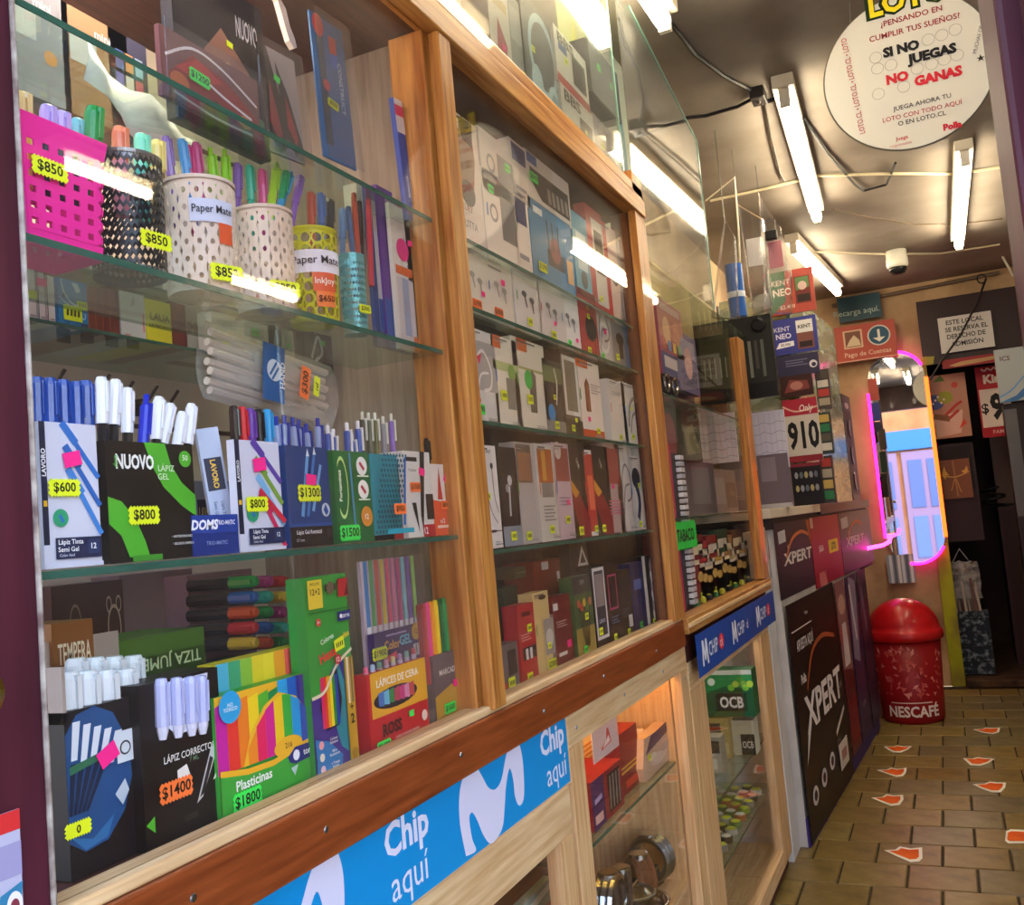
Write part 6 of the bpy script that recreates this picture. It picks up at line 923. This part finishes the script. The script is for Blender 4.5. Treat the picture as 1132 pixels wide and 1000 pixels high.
# ================================================================== goods in the low cabinets
zs = .862
pack('gift_box', 'red and violet boxed lighter set in the lit low cabinet', 'box', (655, 895), (686, 838), X=-.86, d=.12, col='#8e1626', zb=zs, pr=[('r', 0, 0, .38, 1, '#4a2058'), ('r', .06, .1, .3, .28, '#d8a8a0'), ('l', [(.08, .55), (.3, .6)], .05, '#b8a0c8'), ('r', .5, .1, .9, .9, '#2a1418')] + [('l', [(.55 + .1 * k, .15), (.58 + .1 * k, .85)], .04, '#8a7a74') for k in range(4)])
pack('gift_bag', 'dark red bag with gold stripes on the low cabinet shelf', 'bag', (688, 868), (703, 798), X=-.88, d=.06, col='#7c101c', zb=zs, pr=[('r', 0, .34, 1, .38, '#c8a040'), ('r', 0, .42, 1, .45, '#c8a040'), ('r', .2, .08, .9, .2, '#c83a28')])
pack('paper_sheet', 'white sheet with a red lighthouse drawing leaning in the low cabinet', 'paper', (657, 845), (681, 785), X=-.84, d=.002, col='#d4b8b4', pr=[('p', [(.3, .2), (.7, .28), (.62, .7), (.55, .7), (.5, .38), (.3, .28)], '#c83a30'), ('p', [(.35, .24), (.66, .32), (.6, .5)], '#f0e0dc')])
pack('carton', 'cream carton behind the white sheet in the low cabinet', 'box', (640, 860), (668, 800), X=-1.02, d=.1, col='#e0c8a8', zb=zs, pr=lines(.1, .8, .8, 5, '#c87a5c', .1))
pack('film_bag', 'clear bag of sweets with a violet header in the low cabinet', 'bag', (712, 862), (742, 792), X=-.86, d=.04, col='#c8a890', zb=zs, pr=[('p', [(.1, .6), (.9, .75), (.9, 1), (.3, .95)], '#5a4058'), ('e', .5, .3, .25, .14, '#d8c0b0'), ('e', .7, .45, .15, .1, '#b8a4a0'), ('e', .3, .45, .12, .08, '#e0d0b8')], st=[('', .2, .5, .03, 'y')], shape=[(.05, 0), (.95, .02), (1, .4), (.93, .8), (1, 1), (.6, .95), (.1, 1), (.06, .7), (0, .35)])
pack('film_bag', 'cloudy bag standing between the red bag and the sweets', 'bag', (700, 868), (711, 805), X=-.9, d=.04, col='#d8c8b8', zb=zs, pr=[('p', [(.2, .1), (.8, .3), (.6, .9)], '#b8a898')])
# watches and bracelets on stands
random.seed(3)
zc = .50
for i, (x, y, r_, lab) in enumerate([(668, 925, .07, 'chrome watch band standing at the back of the low cabinet'), (684, 945, .06, 'pair-like leather banded watch beside the chrome one'), (706, 945, .05, 'brown strapped watch on the low shelf'), (735, 950, .075, 'red and white banded bangle nearest the divider'), (722, 965, .06, 'steel chain bangle in the middle of the low cabinet'), (690, 930, .055, 'black strapped watch at the back of the low cabinet'), (715, 935, .05, 'gold toned watch behind the brown strap'), (748, 935, .05, 'pale strapped watch beside the divider')]):
    p = onX(x, y, -.93 - .12 * (i > 4)); e = empty('wrist_watch', (p.x, p.y, .522 + r_)); e.rotation_euler = (0, 0, R(20 * i)); tag(e, lab, 'watch')
    bands = ['chrome', mat('#3a2a24', .4), mat('#7a4a30', .5), mat('#a82a2c', .4), 'steel', 'black', 'brass', mat('#c8c0b0', .5)][i]; q = MB(); n = 20
    for s_ in (-.02, .0, .02):
        q.tube([(s_, r_ * math.cos(2 * math.pi * k / n), r_ * math.sin(2 * math.pi * k / n)) for k in range(n + 1)], .011, bands, 6)
    q.build('band', e); MB().lathe([(.028, r_), (.028, r_ + .014), (.022, r_ + .016)], 'chrome', 16).build('dial', e)
    MB().box(-.03, -.02, -r_ - .02, .03, .02, -r_, 'black').build('stand', e)
p = onX(700, 985, -.9); e = empty('ashtray', (p.x, p.y, .502)); tag(e, 'round steel ashtray with wire lid at the front of the low cabinet', 'ashtray')
MB().lathe([(.09, 0), (.095, .06), (.10, .065), (.09, .065), (.085, .02), (.01, .015)], 'chrome', 24).build('bowl', e, smooth=True); MB().tube([(0, -.09, .07), (0, -.04, .10), (0, .04, .10), (0, .09, .07)], .005, 'chrome', 6).build('handle', e); MB().tube([(.06 * math.cos(k), .06 * math.sin(k), .085) for k in [i * .524 for i in range(13)]], .005, 'steel', 6).build('wire', e)
pack('display_block', 'black block with a pale card top in the low cabinet', 'block', (708, 985), (728, 955), zb=.502, X=-.92, d=.10, col='#1c1614', pr=[('r', 0, .85, 1, 1, '#8a8474')])
pack('green_strip', 'neon yellow strip standing against the low cabinet stile', 'strip', (657, 985), (655, 940), X=-.83, d=.01, col='#d4e020') if 0 else None
pack('magazine', 'colourful magazine edge in the first low cabinet', 'magazine', (575, 1040), (610, 968), X=-.9, d=.02, col='#8a9a90', pr=[('p', [(0, .4), (1, .7), (1, .9), (0, .7)], '#c8ccc0'), ('r', 0, 0, 1, .3, '#a05a4c')])
# rolling papers and tins in the third low cabinet
zt = .602
pack('paper_box', 'green and black OCB rolling paper box', 'box', (783, 792), (830, 740), Y=3.98, d=.10, col='#1f5a34', pr=[('p', [(.0, .5), (.4, .65), (1, .6), (1, 1), (0, 1)], '#2f8f4c'), ('r', 0, .9, 1, 1, '#c8ccc4'), ('r', .2, .12, .85, .5, '#171a18'), ('t', 'OCB', .53, .31, .24, '#f0f4f0', {'b': .03, 'mw': .5})] + [('e', .55 + .1 * k, .62 + .08 * (k % 3), .07, 0, ['#7ac83c', '#b8d848', '#5aa838'][k % 3]) for k in range(5)] + [('e', .14, .75, .08, 0, '#d8e8dc')])
pack('paper_box', 'white and black box under the OCB box', 'box', (806, 838), (832, 796), Y=4.0, d=.10, col='#b8b49c', zb=zt, pr=[('r', .5, 0, 1, .6, '#1c1a18'), ('t', 'OCB', .75, .3, .2, '#e8e4d8', {'mw': .4})])
pack('paper_box', 'straw coloured carton on the third low cabinet shelf', 'box', (786, 842), (805, 795), Y=3.95, d=.1, col='#b09a58', zb=zt, pr=[('r', .1, .6, .6, .9, '#2a2620'), ('r', .2, .1, .9, .4, '#c8b880')])
pack('paper_box', 'grey window box at the near end of the shelf', 'box', (781, 855), (796, 815), Y=3.72, d=.08, col='#a8a494', zb=zt, pr=[('r', .1, .55, .9, .9, '#34322c'), ('r', .2, .1, .7, .4, '#d0ccbc')])
nms = ['green', 'white', 'black', 'silver', 'lime', 'orange']
tins = [MB().lathe([(.022, 0), (.024, .003), (.024, .02), (.022, .022)], mat(c, .3, .2), 12).mesh('tin') for c in ('#4a7a3a', '#b8b8a8', '#2a2a28', '#8a8a8a', '#8aa83c', '#b8703c')]
lids = [MB().lathe([(.018, .0225), (.018, .025), (.016, .026)], mat(c, .4), 10).mesh('lid') for c in ('#dcea2c', '#e8e8d8', '#c8d828')]
for i in range(60):
    j, k = divmod(i, 12); X = -.88 - .045 * j; Y = 3.25 + k * .088 + (j % 2) * .04
    o = part('herb_grinder', tins[(i * 5 + j) % 6], None, (X, Y, .382)); tag(o, nms[(i * 5 + j) % 6] + ' herb grinder tin in ' + ['the front row', 'the second row', 'the middle row', 'the fourth row', 'the rear row'][j], 'tin', 'herb grinders in the third low cabinet')
    part('lid', lids[i % 3], o)
for i in range(14):
    Y = 3.25 + i * .075
    pack3('lighter_card', ['blue', 'pink', 'green', 'yellow', 'red', 'white', 'violet'][i % 7] + ' accessory card at the back of the bottom shelf', 'card', (-1.15, Y, .092), .06, .10 + .02 * (i % 3), R(90), .02, ['#3a5a8c', '#a85a74', '#4a7a4c', '#b8a83c', '#a03a34', '#b8b4ac', '#6a4a84'][i % 7], [('r', .2, .5, .8, .8, '#c8c4bc')], [('', .5, .2, .02, 'y')], group='accessory cards on the bottom shelf')
# ================================================================== the far end
# red swing bin
bp = Vector((-.375, 7.50, 0)); e = empty('swing_bin', bp); tag(e, 'red swing-top bin with white coffee lettering', 'bin')
HB = onY(1003, 706, 7.25).z; rB = .21; rT = .24; red = noisy('red_bin_plastic', '#a80d14', '#c01820', ns=5, rough=.32, coat=.2)
MB().lathe([(rB * .95, 0), (rB, .02), (rT, HB), (rT - .01, HB), (rB - .01, .03), (.01, .02)], mat('#8c0f18', .4), 40).build('body', e, smooth=True)
prof = [(rT + .012, HB - .03), (rT + .022, HB - .02), (rT + .022, HB + .03), (rT + .008, HB + .045)] + [((rT + .005) * math.cos(R(a)), HB + .045 + .215 * math.sin(R(a))) for a in range(0, 91, 9)][:-1] + [(.01, HB + .26)]
MB().lathe(prof, red, 40).build('dome_lid', e, smooth=True)
def on_bin(q, t, z, cap, a0, col, bold=.02, mw=None):
    vv, ff, dim = text_mesh(t, bold, 0); k = cap / .73; kx = min(k, mw / dim[0]) if mw else k; r_ = rB + (rT - rB) * z / HB + .003
    q.add([(r_ * math.sin(a0 + x * kx / r_), -r_ * math.cos(a0 + x * kx / r_), z + y * k) for x, y in vv], ff, col)
q = MB(); on_bin(q, 'NESCAFÉ', .10, .075, R(5), '#ecdcd8', .03, .36); r_ = rB + .008
q.add([(r_ * math.sin(R(a)), -r_ * math.cos(R(a)), z) for z in (.148, .155) for a in range(-36, 41, 4)], [(k, k + 1, 20 + k + 1, 20 + k) for k in range(19)], '#e4d0cc'); q.build('lettering', e)
random.seed(11); k = 0
for i in range(90):
    a = R(random.uniform(-85, 85)); z = random.uniform(.2, HB - .06); r_ = rB + (rT - rB) * z / HB + .002; s_ = random.uniform(.010, .024); rot = random.uniform(0, 6.28); n = random.choice((3, 4, 6))
    q = MB(); P = []
    for j in range(n):
        t = rot + 2 * math.pi * j / n; sx = s_ * (1.5 if j % 2 else .6); x, y = sx * math.cos(t), sx * math.sin(t); P.append((r_ * math.sin(a + x / r_), -r_ * math.cos(a + x / r_), z + y))
    q.add(P, [tuple(range(n))], mat(random.choice(('#c8605c', '#d88880', '#b84844')), .5)); q.build('printed_shape', e)
MB().box(-.10, -.236, HB + .12, .10, -.215, HB + .125, red).build('flap_edge', e) if 0 else None
# mirror with neon
mir = empty('wall_mirror', (0, 8.69, 0)); tag(mir, 'tall rounded mirror with pink and orange neon edge on the back wall', 'mirror')
x0, x1, z0, z1 = -.485, -.03, 1.03, 2.83; rr = (x1 - x0) / 2; cxm = (x0 + x1) / 2; out = []
for k in range(17): a = math.pi * k / 16; out.append((cxm + rr * math.cos(a), z1 - rr + rr * math.sin(a)))
for k in range(17): a = math.pi + math.pi * k / 16; out.append((cxm + rr * math.cos(a), z0 + rr + rr * math.sin(a)))
mm = bpy.data.materials.new('mirror_silver'); mm.use_nodes = True; b_ = mm.node_tree.nodes['Principled BSDF']; b_.inputs['Metallic'].default_value = 1; b_.inputs['Roughness'].default_value = .015; b_.inputs['Base Color'].default_value = (.9, .9, .92, 1)
MB().prism(out, 0, .02, mm).build('glass', mir)
pinkn = mat('#ff1a9c', .4, 0, 4.5); orn = mat('#ff5a1e', .4, 0, 2.2)
def nt_(pts, m, name, r=.011): MB().tube([(x, -.012, z) for x, z in pts], r, m, 8).build(name, mir)
nt_([(x1 + .006, z0 + rr * .9)] + [(x1 + .006, z1 - rr - .02)], orn, 'orange_neon', .016)
nt_([(x0 - .008, z1 - rr - .1), (x0 - .008, z0 + rr)], pinkn, 'pink_neon'); nt_([p for p in out[2:9]], pinkn, 'pink_neon'); nt_([(cxm + (rr + .004) * math.cos(R(a)), z0 + rr + (rr + .004) * math.sin(R(a))) for a in range(255, 340, 10)], pinkn, 'pink_neon')
# loose neon loop over the counter end
a, b = onY(958, 606, 7.6), onY(984, 601, 7.9)
nl = empty('neon_loop', a); tag(nl, 'glowing pink neon loop sticking out beside the lottery posters', 'neon'); D_ = b - a
MB().tube([Vector((0, 0, 0)), D_ * .7, D_ + Vector((0, 0, .02)), D_ + Vector((0.01, 0, .06))], .014, mat('#ff2ab0', .4, 0, 8), 8).build('tube', nl); MB().box(-.03, -.01, -.02, .0, .01, .02, 'black').build('end_cap', nl)
packY('notice', 'striped leaflet holder hanging below the mirror', 'holder', (983, 645), (1009, 612), 8.68, d=.02, col='#8a96a4', pr=[('r', .1 + .15 * k, 0, .2 + .15 * k, 1, ['#c8d0d8', '#5a6470', '#d8d8d8'][k % 3]) for k in range(6)])
packY('pay_sign', 'teal sign ending in aquí high on the back wall', 'sign', (928, 357), (972, 322), 8.66, d=.03, col='#1c4656', pr=[('t', 'Recarga aquí.', .42, .32, .24, '#a8c0bc', {'b': .005, 'mw': 1.2})])
packY('pay_sign', 'red sign reading pago de cuentas with a blue arrow', 'sign', (926, 402), (988, 352), 8.64, d=.02, col='#a84a3c', pr=[('r', 0, 0, 1, .03, '#d8a08c'), ('r', .03, .03, .97, .97, '#b04c3e'), ('r', .14, .36, .46, .86, '#d8b494'), ('r', .17, .40, .43, .82, '#7a4c3c'), ('p', [(.18, .42), (.42, .42), (.40, .58), (.32, .72), (.24, .58)], '#d8c0a0'), ('e', .73, .62, .19, .28, '#c8c8c4'), ('e', .73, .62, .165, .245, '#23506c'), ('l', [(.73, .78), (.73, .5)], .04, '#e4e0d8'), ('p', [(.63, .56), (.83, .56), (.73, .44)], '#e4e0d8'), ('t', 'Pago de Cuentas', .52, .17, .13, '#dcb8a0', {'mw': .86})])
nb = packY('notice_board', 'dark board over the store room doorway', 'board', (1021, 404), (1122, 316), 8.70, d=.02, col='#2c181c', pr=[('p', [(.0, 0), (.1, 0), (.12, .12), (0, .14)], '#8a8a30')])
packY('notice', 'crooked white notice about the right of admission', 'notice', (1041, 391), (1095, 343), 8.66, d=.002, col='#c8c4c2', pr=[('t', 'ESTE LOCAL', .5, .84, .13, '#2a2828', {'b': .02, 'mw': .7}), ('t', 'SE RESERVA EL', .52, .64, .13, '#2a2828', {'b': .02, 'mw': .8}), ('t', 'DERECHO DE', .5, .44, .13, '#2a2828', {'b': .02, 'mw': .72}), ('t', 'ADMISIÓN', .5, .24, .13, '#2a2828', {'b': .02, 'mw': .6})])
packY('banner', 'torn red strip under the dark board', 'banner', (1042, 408), (1115, 388), 8.64, d=.004, col='#8c1c22', pr=[('p', [(.1, .3), (.3, .6), (.7, .7), (.98, .9), (.9, .4), (.5, .2), (.2, .1)], '#b08a5c')])
packY('poster', 'tan poster with a blue berry ice cream cup', 'poster', (1030, 486), (1066, 411), 8.9, d=.01, col='#a8806a', pr=[('p', [(.2, .9), (.4, 1), (.5, .9)], '#4a7a34'), ('p', [(.15, .02), (.75, .06), (.85, .42), (.1, .32)], '#c8b0a0'), ('e', .2, .58, .22, .12, '#3a5a9c'), ('e', .45, .64, .2, .1, '#8a9c34'), ('l', [(.4, .35), (.7, .5), (.85, .55)], .07, '#a83a34'), ('l', [(.45, .28), (.75, .42)], .07, '#a83a34'), ('p', [(.1, .32), (.5, .25), (.5, .35), (.15, .4)], '#7a5a3c'), ('e', .72, .82, .08, 0, '#b84a3c'), ('p', [(.7, .12), (.9, .2), (.85, .28)], '#c84a34')] + [('e', .14 + .07 * k, .56 + .05 * (k % 3), .03, 0, '#e0e0d8') for k in range(5)])
o = packY('wall_shelf', 'dark shelf box under the ice cream poster', 'shelf', (1035, 600), (1075, 488), 9.0, d=.4, col='#2a1a18', pr=[('r', .06, .52, .94, .97, '#140c0c')] + [('e', .15 + .1 * k, .72 + .01 * (k % 3), .03, 0, '#c8c0c0') for k in range(7)])
packY('gift_bag', 'brown paper bag with gold star ribbon', 'bag', (1043, 552), (1071, 506), 8.95, d=.04, col='#7a5034', pr=[('l', [(.5, .05), (.45, .98)], .06, '#9a7048'), ('l', [(.1, .6), (.5, .55), (.95, .66)], .04, '#c8a050'), ('p', [(.05, .62), (.15, .5), (.2, .62), (.3, .6), (.2, .7), (.15, .85)], '#d0a848'), ('p', [(.8, .62), (.7, .68), (.82, .72), (.9, .82), (.92, .68)], '#d0a848'), ('l', [(.45, .5), (.3, .2)], .03, '#b89048'), ('l', [(.5, .5), (.62, .15)], .03, '#b89048')])
ps = packY('price_sign', 'red and white ice cream price sign with a large nine', 'sign', (1087, 484), (1112, 402), 8.95, d=.01, col='#a81424', pr=[('r', .05, .14, 1, .68, '#d0c8c0'), ('t', '$', .18, .40, .14, '#141012', {'b': .02}), ('t', '9', .56, .42, .34, '#141012', {'b': .05, 'mw': .42}), ('t', 'Kin', .5, .82, .12, '#f0ece4', {'b': .05}), ('l', [(.2, .97), (.3, .94), (.4, .97), (.5, .94), (.6, .97), (.7, .94)], .06, '#e0d0d0'), ('t', 'FAMILI', .6, .07, .055, '#d8a8a0', {'mw': .6})])
for x_ in (.08, .2): MB().tube([(x_, .005, .63), (x_, .005, .9)], .003, 'steel', 4).build('hanger', ps)
packY('cooler_header', 'grey and blue cooler header at the edge of view', 'sign', (1106, 445), (1135, 382), 8.2, d=.06, col='#9aa0a4', pr=[('p', [(0, 0), (.5, .1), (1, .35), (1, .15), (.5, 0)], '#3a6aa0'), ('l', [(0, .1), (.4, .22), (.8, .45)], .05, '#5a8ac0'), ('t', 'ICS', .3, .82, .09, '#5a2c2c')])
o = packY('cooler', 'dark cooler door with ribbed edge at the edge of view', 'cooler', (1134, 640), (1165, 440), 8.25, d=.2, col='#221a1c', pr=[('r', .0, .6, .25, .98, '#5a5a60')] + [('r', .25, .3 + .03 * k, .45, .312 + .03 * k, '#a8a4a8') for k in range(16)], zb=.06)
pack3('locker', 'dark brown locker standing in the store room', 'locker', (.42, 9.4, .05), .9, 1.38, 0, .5, '#3a2422', [('r', .03, .02, .48, .97, '#321e1d'), ('r', .52, .02, .97, .97, '#321e1d'), ('r', .44, .45, .46, .55, '#8a7a70')])
p = onY(1090, 538, 9.35); o = MB().tube([(.10 * math.cos(k * .4), .05 * math.sin(k * .4), .006 * k) for k in range(30)], .012, 'black', 6).build('hose_coil', None, (p.x + .05, 9.55, 1.435)); tag(o, 'black cable coil lying on the brown locker', 'cable'); MB().box(.09, -.02, .0, .13, .02, .02, 'black').build('plug', o)
pack3('cardboard_panel', 'beige panel standing behind the price sign', 'panel', (.44, 9.75, 1.45), .5, .9, 0, .02, '#7a6058', [])
# tall rolls in a blue patterned bin
q = onY(1066, 720, 8.95); e = empty('umbrella_stand', (q.x + .09, 9.02, .06)); tag(e, 'blue patterned bin full of paper rolls in the doorway', 'bin')
MB().box(-.12, -.09, 0, .13, .09, .52, noisy('blue_pattern_card', '#1c2a38', '#8c98a4', ns=26, rough=.6, lo=.5, hi=.72)).build('bin_body', e)
for k in range(4): MB().box(-.123, -.093, .1 + .12 * k, .133, .093, .108 + .12 * k, '#141c24').build('seam', e)
for k in range(8):
    x, y = -.09 + .028 * k, -.05 + .03 * (k % 3); o = MB().tube([(x, y, .03), (x - .03 - .004 * k, y, .80 + .06 * (k % 3))], .012, mat(['#a89c98', '#8a7c78', '#7a5a54', '#c0b4ac'][k % 4], .5), 8).build('paper_roll', None, e.location); tag(o, 'paper roll standing in the blue patterned bin', 'roll', 'rolls in the patterned bin')
q = MB(); n = 9
vs = [((.26 * i / n - .16) + random.uniform(-.008, .008), .06 * math.sin(math.pi * i / n) * (-1 if s_ else 1) + random.uniform(-.01, .01), .62 + .32 * j / 5 + random.uniform(-.01, .01)) for s_ in (0, 1) for j in range(6) for i in range(n + 1)]
for s_ in (0, 1): q.add(vs[s_ * 60:(s_ + 1) * 60], [(j * 10 + i, j * 10 + i + 1, (j + 1) * 10 + i + 1, (j + 1) * 10 + i) for j in range(5) for i in range(n)], 'frosted')
o = q.build('plastic_bag', None, e.location); tag(o, 'crumpled clear bag hanging over the paper rolls', 'bag'); MB().tube([(-.1, 0, .93), (-.03, 0, 1.05), (.04, 0, .93)], .006, 'frosted', 6).build('handle', o)
# ------------------------------------------------------------------ ceiling things
sgn = empty('round_sign', (0, 3.4, 0)); tag(sgn, 'white round lottery sign hanging from the ceiling', 'sign')
cc = onY(1003, 78, 3.4); ed = onY(911, 92, 3.4); RS = cc.x - ed.x; sgn.location = (cc.x, 3.4, cc.z); n = 64
MB().prism([(RS * math.cos(2 * math.pi * k / n), RS * math.sin(2 * math.pi * k / n)) for k in range(n)], 0, .012, mat('#d8d6cc', .35)).build('disc', sgn)
MB().tube([(RS * math.cos(2 * math.pi * k / n), .006, RS * math.sin(2 * math.pi * k / n)) for k in range(n + 1)], .005, mat('#6a665c', .4), 6).build('rim', sgn)
def st_(t, px, py, cap_px, col, bold=.015, mw=None, rot=0, name='lettering'):
    p = onY(px, py, 3.4) - cc; k = 3.4 / FPX * 1.07; MB().text(t, p.x, p.z, cap_px * k * .76, col, -.002, bold, rot, maxw=mw * k if mw else None).build(name, sgn)
dr = '#a02a34'
lg = onY(1003, -3, 3.4) - cc
MB().text('LOTO', lg.x, lg.z, .075, '#152c14', -.002, .11, maxw=.27).build('logo_outline', sgn); MB().text('LOTO', lg.x, lg.z, .075, '#f0d818', -.004, .035, maxw=.245).build('logo', sgn)
st_('¿PENSANDO EN', 1007, 19, 7.5, dr, .012, 72); st_('CUMPLIR TUS SUEÑOS?', 1010, 30, 7.5, dr, .012, 106)
st_('SI NO', 996, 54, 12, '#17161a', .06, 44); st_('JUEGAS', 1030, 61, 12, '#17161a', .06, 70); st_('NO', 992, 86, 12, '#c82434', .06, 24); st_('GANAS', 1037, 84, 12, '#d02434', .06, 60)
st_('JUEGA AHORA TU', 1019, 114, 6, '#3a3838', .006, 70); st_('LOTO CON TODO AQUÍ', 1019, 123, 6, '#b84850', .006, 90); st_('O EN LOTO.CL', 1019, 131, 6, '#3a3838', .006, 56)
st_('Polla', 1053, 139, 8, '#c82434', .05, 32); st_('Juega', 997, 153, 5, '#c84850', .01, 20); st_('responsable', 996, 160, 4, '#d08080', 0, 30); st_('LOTO.CL • LOTO.CL • LOTO.CL • LOTO', 943, 95, 7, '#b84048', .01, 100, R(94)); st_('MUCHAS OP', 1081, 44, 4.5, '#3a3838', 0, 36, R(70)); st_('★', 1084, 64, 8, '#222', 0)
for i, (x, y) in enumerate([(968, 64), (985, 72), (970, 76), (1026, 44), (1041, 39), (1056, 33), (1014, 76), (1030, 71), (1044, 66), (1058, 61), (999, 96), (971, 104)]):
    p = onY(x, y, 3.4) - cc; q = MB(); draw(q, 1, 1, [('o', p.x, p.z, .020, .020, .09, '#a8a49c')], -.0015); q.build('lottery_ball', sgn)
for s_ in (-1, 1): MB().tube([(s_ * RS * .6, .006, RS * .78), (s_ * RS * .55, .006, ZC - cc.z)], .002, 'steel', 4).build('string', sgn)
# cables
def cord(label, pts, r, col, z=None, Y=None, cat='cable', m=None):
    P = [onZ(x, y, ZC - .012) if z is None and Y is None else onZ(x, y, z) if Y is None else onY(x, y, Y) for x, y in pts]; o = P[0].copy()
    ob = MB().tube([p - o for p in P], r, m or mat(col, .5), 6).build('ceiling_cable', None, o); tag(ob, label, cat); return ob
cord('black cable drooping from the near tube to the junction clip', [(722, 10), (745, 30), (768, 60), (800, 84), (838, 104)], .009, '#141214')
cord('black cable from the junction clip towards the showcase', [(838, 106), (815, 118), (780, 128), (760, 130), (735, 140), (700, 152)], .008, '#1c181a')
cord('short black lead into the bright tube', [(838, 104), (848, 112), (860, 108), (868, 104)], .01, '#141214')
cord('thin dark cable running down the ceiling beside the bright tube', [(845, 112), (852, 150), (862, 190), (867, 200)], .005, '#3a3028')
cord('black cable angling down behind the round sign', [(888, 130), (915, 170), (945, 204), (955, 211), (980, 204), (990, 180)], .007, '#16120f')
cord('long white cable crossing the ceiling under the round sign', [(785, 222), (840, 210), (905, 194), (980, 192), (1060, 192), (1110, 184)], .008, '#cfc2a0')
cord('second white cable nearer the back wall', [(895, 278), (940, 280), (990, 281), (1040, 280), (1080, 274), (1105, 270)], .008, '#d0c4a8')
cord('thin brown wire lying across the ceiling stains', [(922, 231), (960, 240), (1010, 248), (1055, 248), (1108, 242)], .004, '#6a5844')
cord('thin wire frame hanging over the clear bags', [(780, 222), (812, 196), (816, 250), (818, 290)], .005, '#d8d0b8', Y=4.6)
cord('grey conduit along the top of the back wall', [(920, 338), (1000, 322), (1105, 301)], .014, '#6a5a48', Y=8.7)
cord('loose dark cable hanging down the back wall', [(1090, 308), (1080, 335), (1062, 370), (1040, 400), (1028, 420)], .009, '#17110f', Y=8.6)
cord('coiled dark cable under the ceiling corner', [(1085 + 5 * math.cos(k * .7), 308 + 5 * math.sin(k * .7)) for k in range(20)], .006, '#17110f', Y=8.55)
cord('white cable dropping beside the door post', [(1112, 236), (1108, 255), (1103, 274), (1112, 290), (1120, 305)], .009, '#cfc6b4', Y=8.3)
p = onZ(838, 105, ZC - .02); o = MB().box(-.03, -.05, -.03, .03, .05, .02, '#2a2624').build('junction_box', None, p, bev=.004); tag(o, 'small dark junction clip on the ceiling', 'junction'); MB().lathe([(.008, -.04), (.008, -.03)], 'steel', 8).build('screw', o)
# dome camera
p = onZ(992, 292, ZC - .10); e = empty('dome_camera', (p.x, p.y, ZC)); e.scale = (.72, .72, .85); tag(e, 'white dome camera on the ceiling near the back wall', 'camera')
MB().lathe([(.10, 0), (.10, -.06), (.105, -.07), (.105, -.13), (.09, -.15)][::-1], mat('#c9c4b8', .4), 24).build('housing', e, smooth=True); MB().lathe([(.02, -.21), (.06, -.20), (.085, -.17), (.088, -.148)], mat('#17171a', .12), 24).build('lens_dome', e, smooth=True); MB().tube([(-.1, 0, -.02), (-.02, .05, -.01), (.05, .05, -.005)], .008, '#b89a5c', 6).build('lead', e)
# ------------------------------------------------------------------ floor stickers
S_ = lambda P: [(860 + x * .2403, 780 + y * .2403) for x, y in P]
marks = [([(487, 663), (540, 660), (560, 645), (610, 655), (663, 650), (665, 700), (650, 715), (610, 718), (550, 692)], 'orange floor sticker with a white rim, nearest the cabinets in the foreground'),
 ([(428, 422), (480, 418), (500, 405), (530, 412), (575, 408), (578, 430), (560, 455), (520, 460), (470, 440)], 'orange floor sticker beside the posters, second from the foreground'),
 ([(452, 294), (500, 292), (520, 284), (550, 290), (592, 284), (590, 305), (575, 323), (545, 327), (510, 315)], 'orange floor sticker beside the posters, third from the foreground'),
 ([(485, 185), (530, 187), (550, 180), (575, 186), (617, 184), (600, 200), (565, 215), (530, 213), (505, 200)], 'smile shaped orange floor sticker just before the red bin'),
 ([(1045, 620), (1050, 575), (1070, 567), (1150, 570), (1150, 632), (1060, 632)], 'orange floor sticker cut by the edge of view'),
 ([(895, 360), (950, 357), (975, 347), (1010, 352), (1050, 352), (1045, 375), (1025, 397), (985, 397), (935, 380)], 'orange floor sticker in the far row, nearest of three'),
 ([(850, 240), (895, 242), (920, 235), (950, 240), (998, 242), (970, 262), (930, 275), (885, 272)], 'broad orange floor sticker in the far row, middle of three'),
 ([(895, 108), (940, 104), (960, 98), (985, 102), (1023, 100), (1018, 120), (990, 130), (950, 125)], 'orange floor sticker farthest down the aisle')]
orm = noisy('orange_vinyl', '#dc5200', '#ee680c', ns=9, rough=.6); whm = mat('#f0ece0', .6)
for P, lab in marks:
    W_ = [onZ(x, y, .0035) for x, y in S_(P)]; c_ = sum(W_, Vector()) / len(W_)
    o = MB(); o.add([(p.x - c_.x, p.y - c_.y, 0) for p in W_], [tuple(range(len(W_)))[::-1]], whm); o = o.build('floor_sticker', None, (c_.x, c_.y, .0032)); tag(o, lab, 'sticker', 'orange stickers on the tiles')
    q = MB(); q.add([((p.x - c_.x) * .78, (p.y - c_.y) * .70, .0006) for p in W_], [tuple(range(len(W_)))[::-1]], orm); q.build('orange_face', o)
# ------------------------------------------------------------------ tell look-alikes apart
bpy.context.view_layer.update()
ORD = ['first', 'second', 'third', 'fourth', 'fifth', 'sixth', 'seventh', 'eighth', 'ninth', 'tenth', 'eleventh', 'twelfth', 'thirteenth', 'fourteenth', 'fifteenth', 'sixteenth']
same = {}
for o in scene.objects:
    if o.parent is None and 'label' in o: same.setdefault(o['label'], []).append(o)
for lab, os_ in same.items():
    if 1 < len(os_) <= len(ORD):
        for k, o in enumerate(sorted(os_, key=lambda q: q.matrix_world.translation.y)): o['label'] = lab + ', ' + ORD[k] + ' from the street'
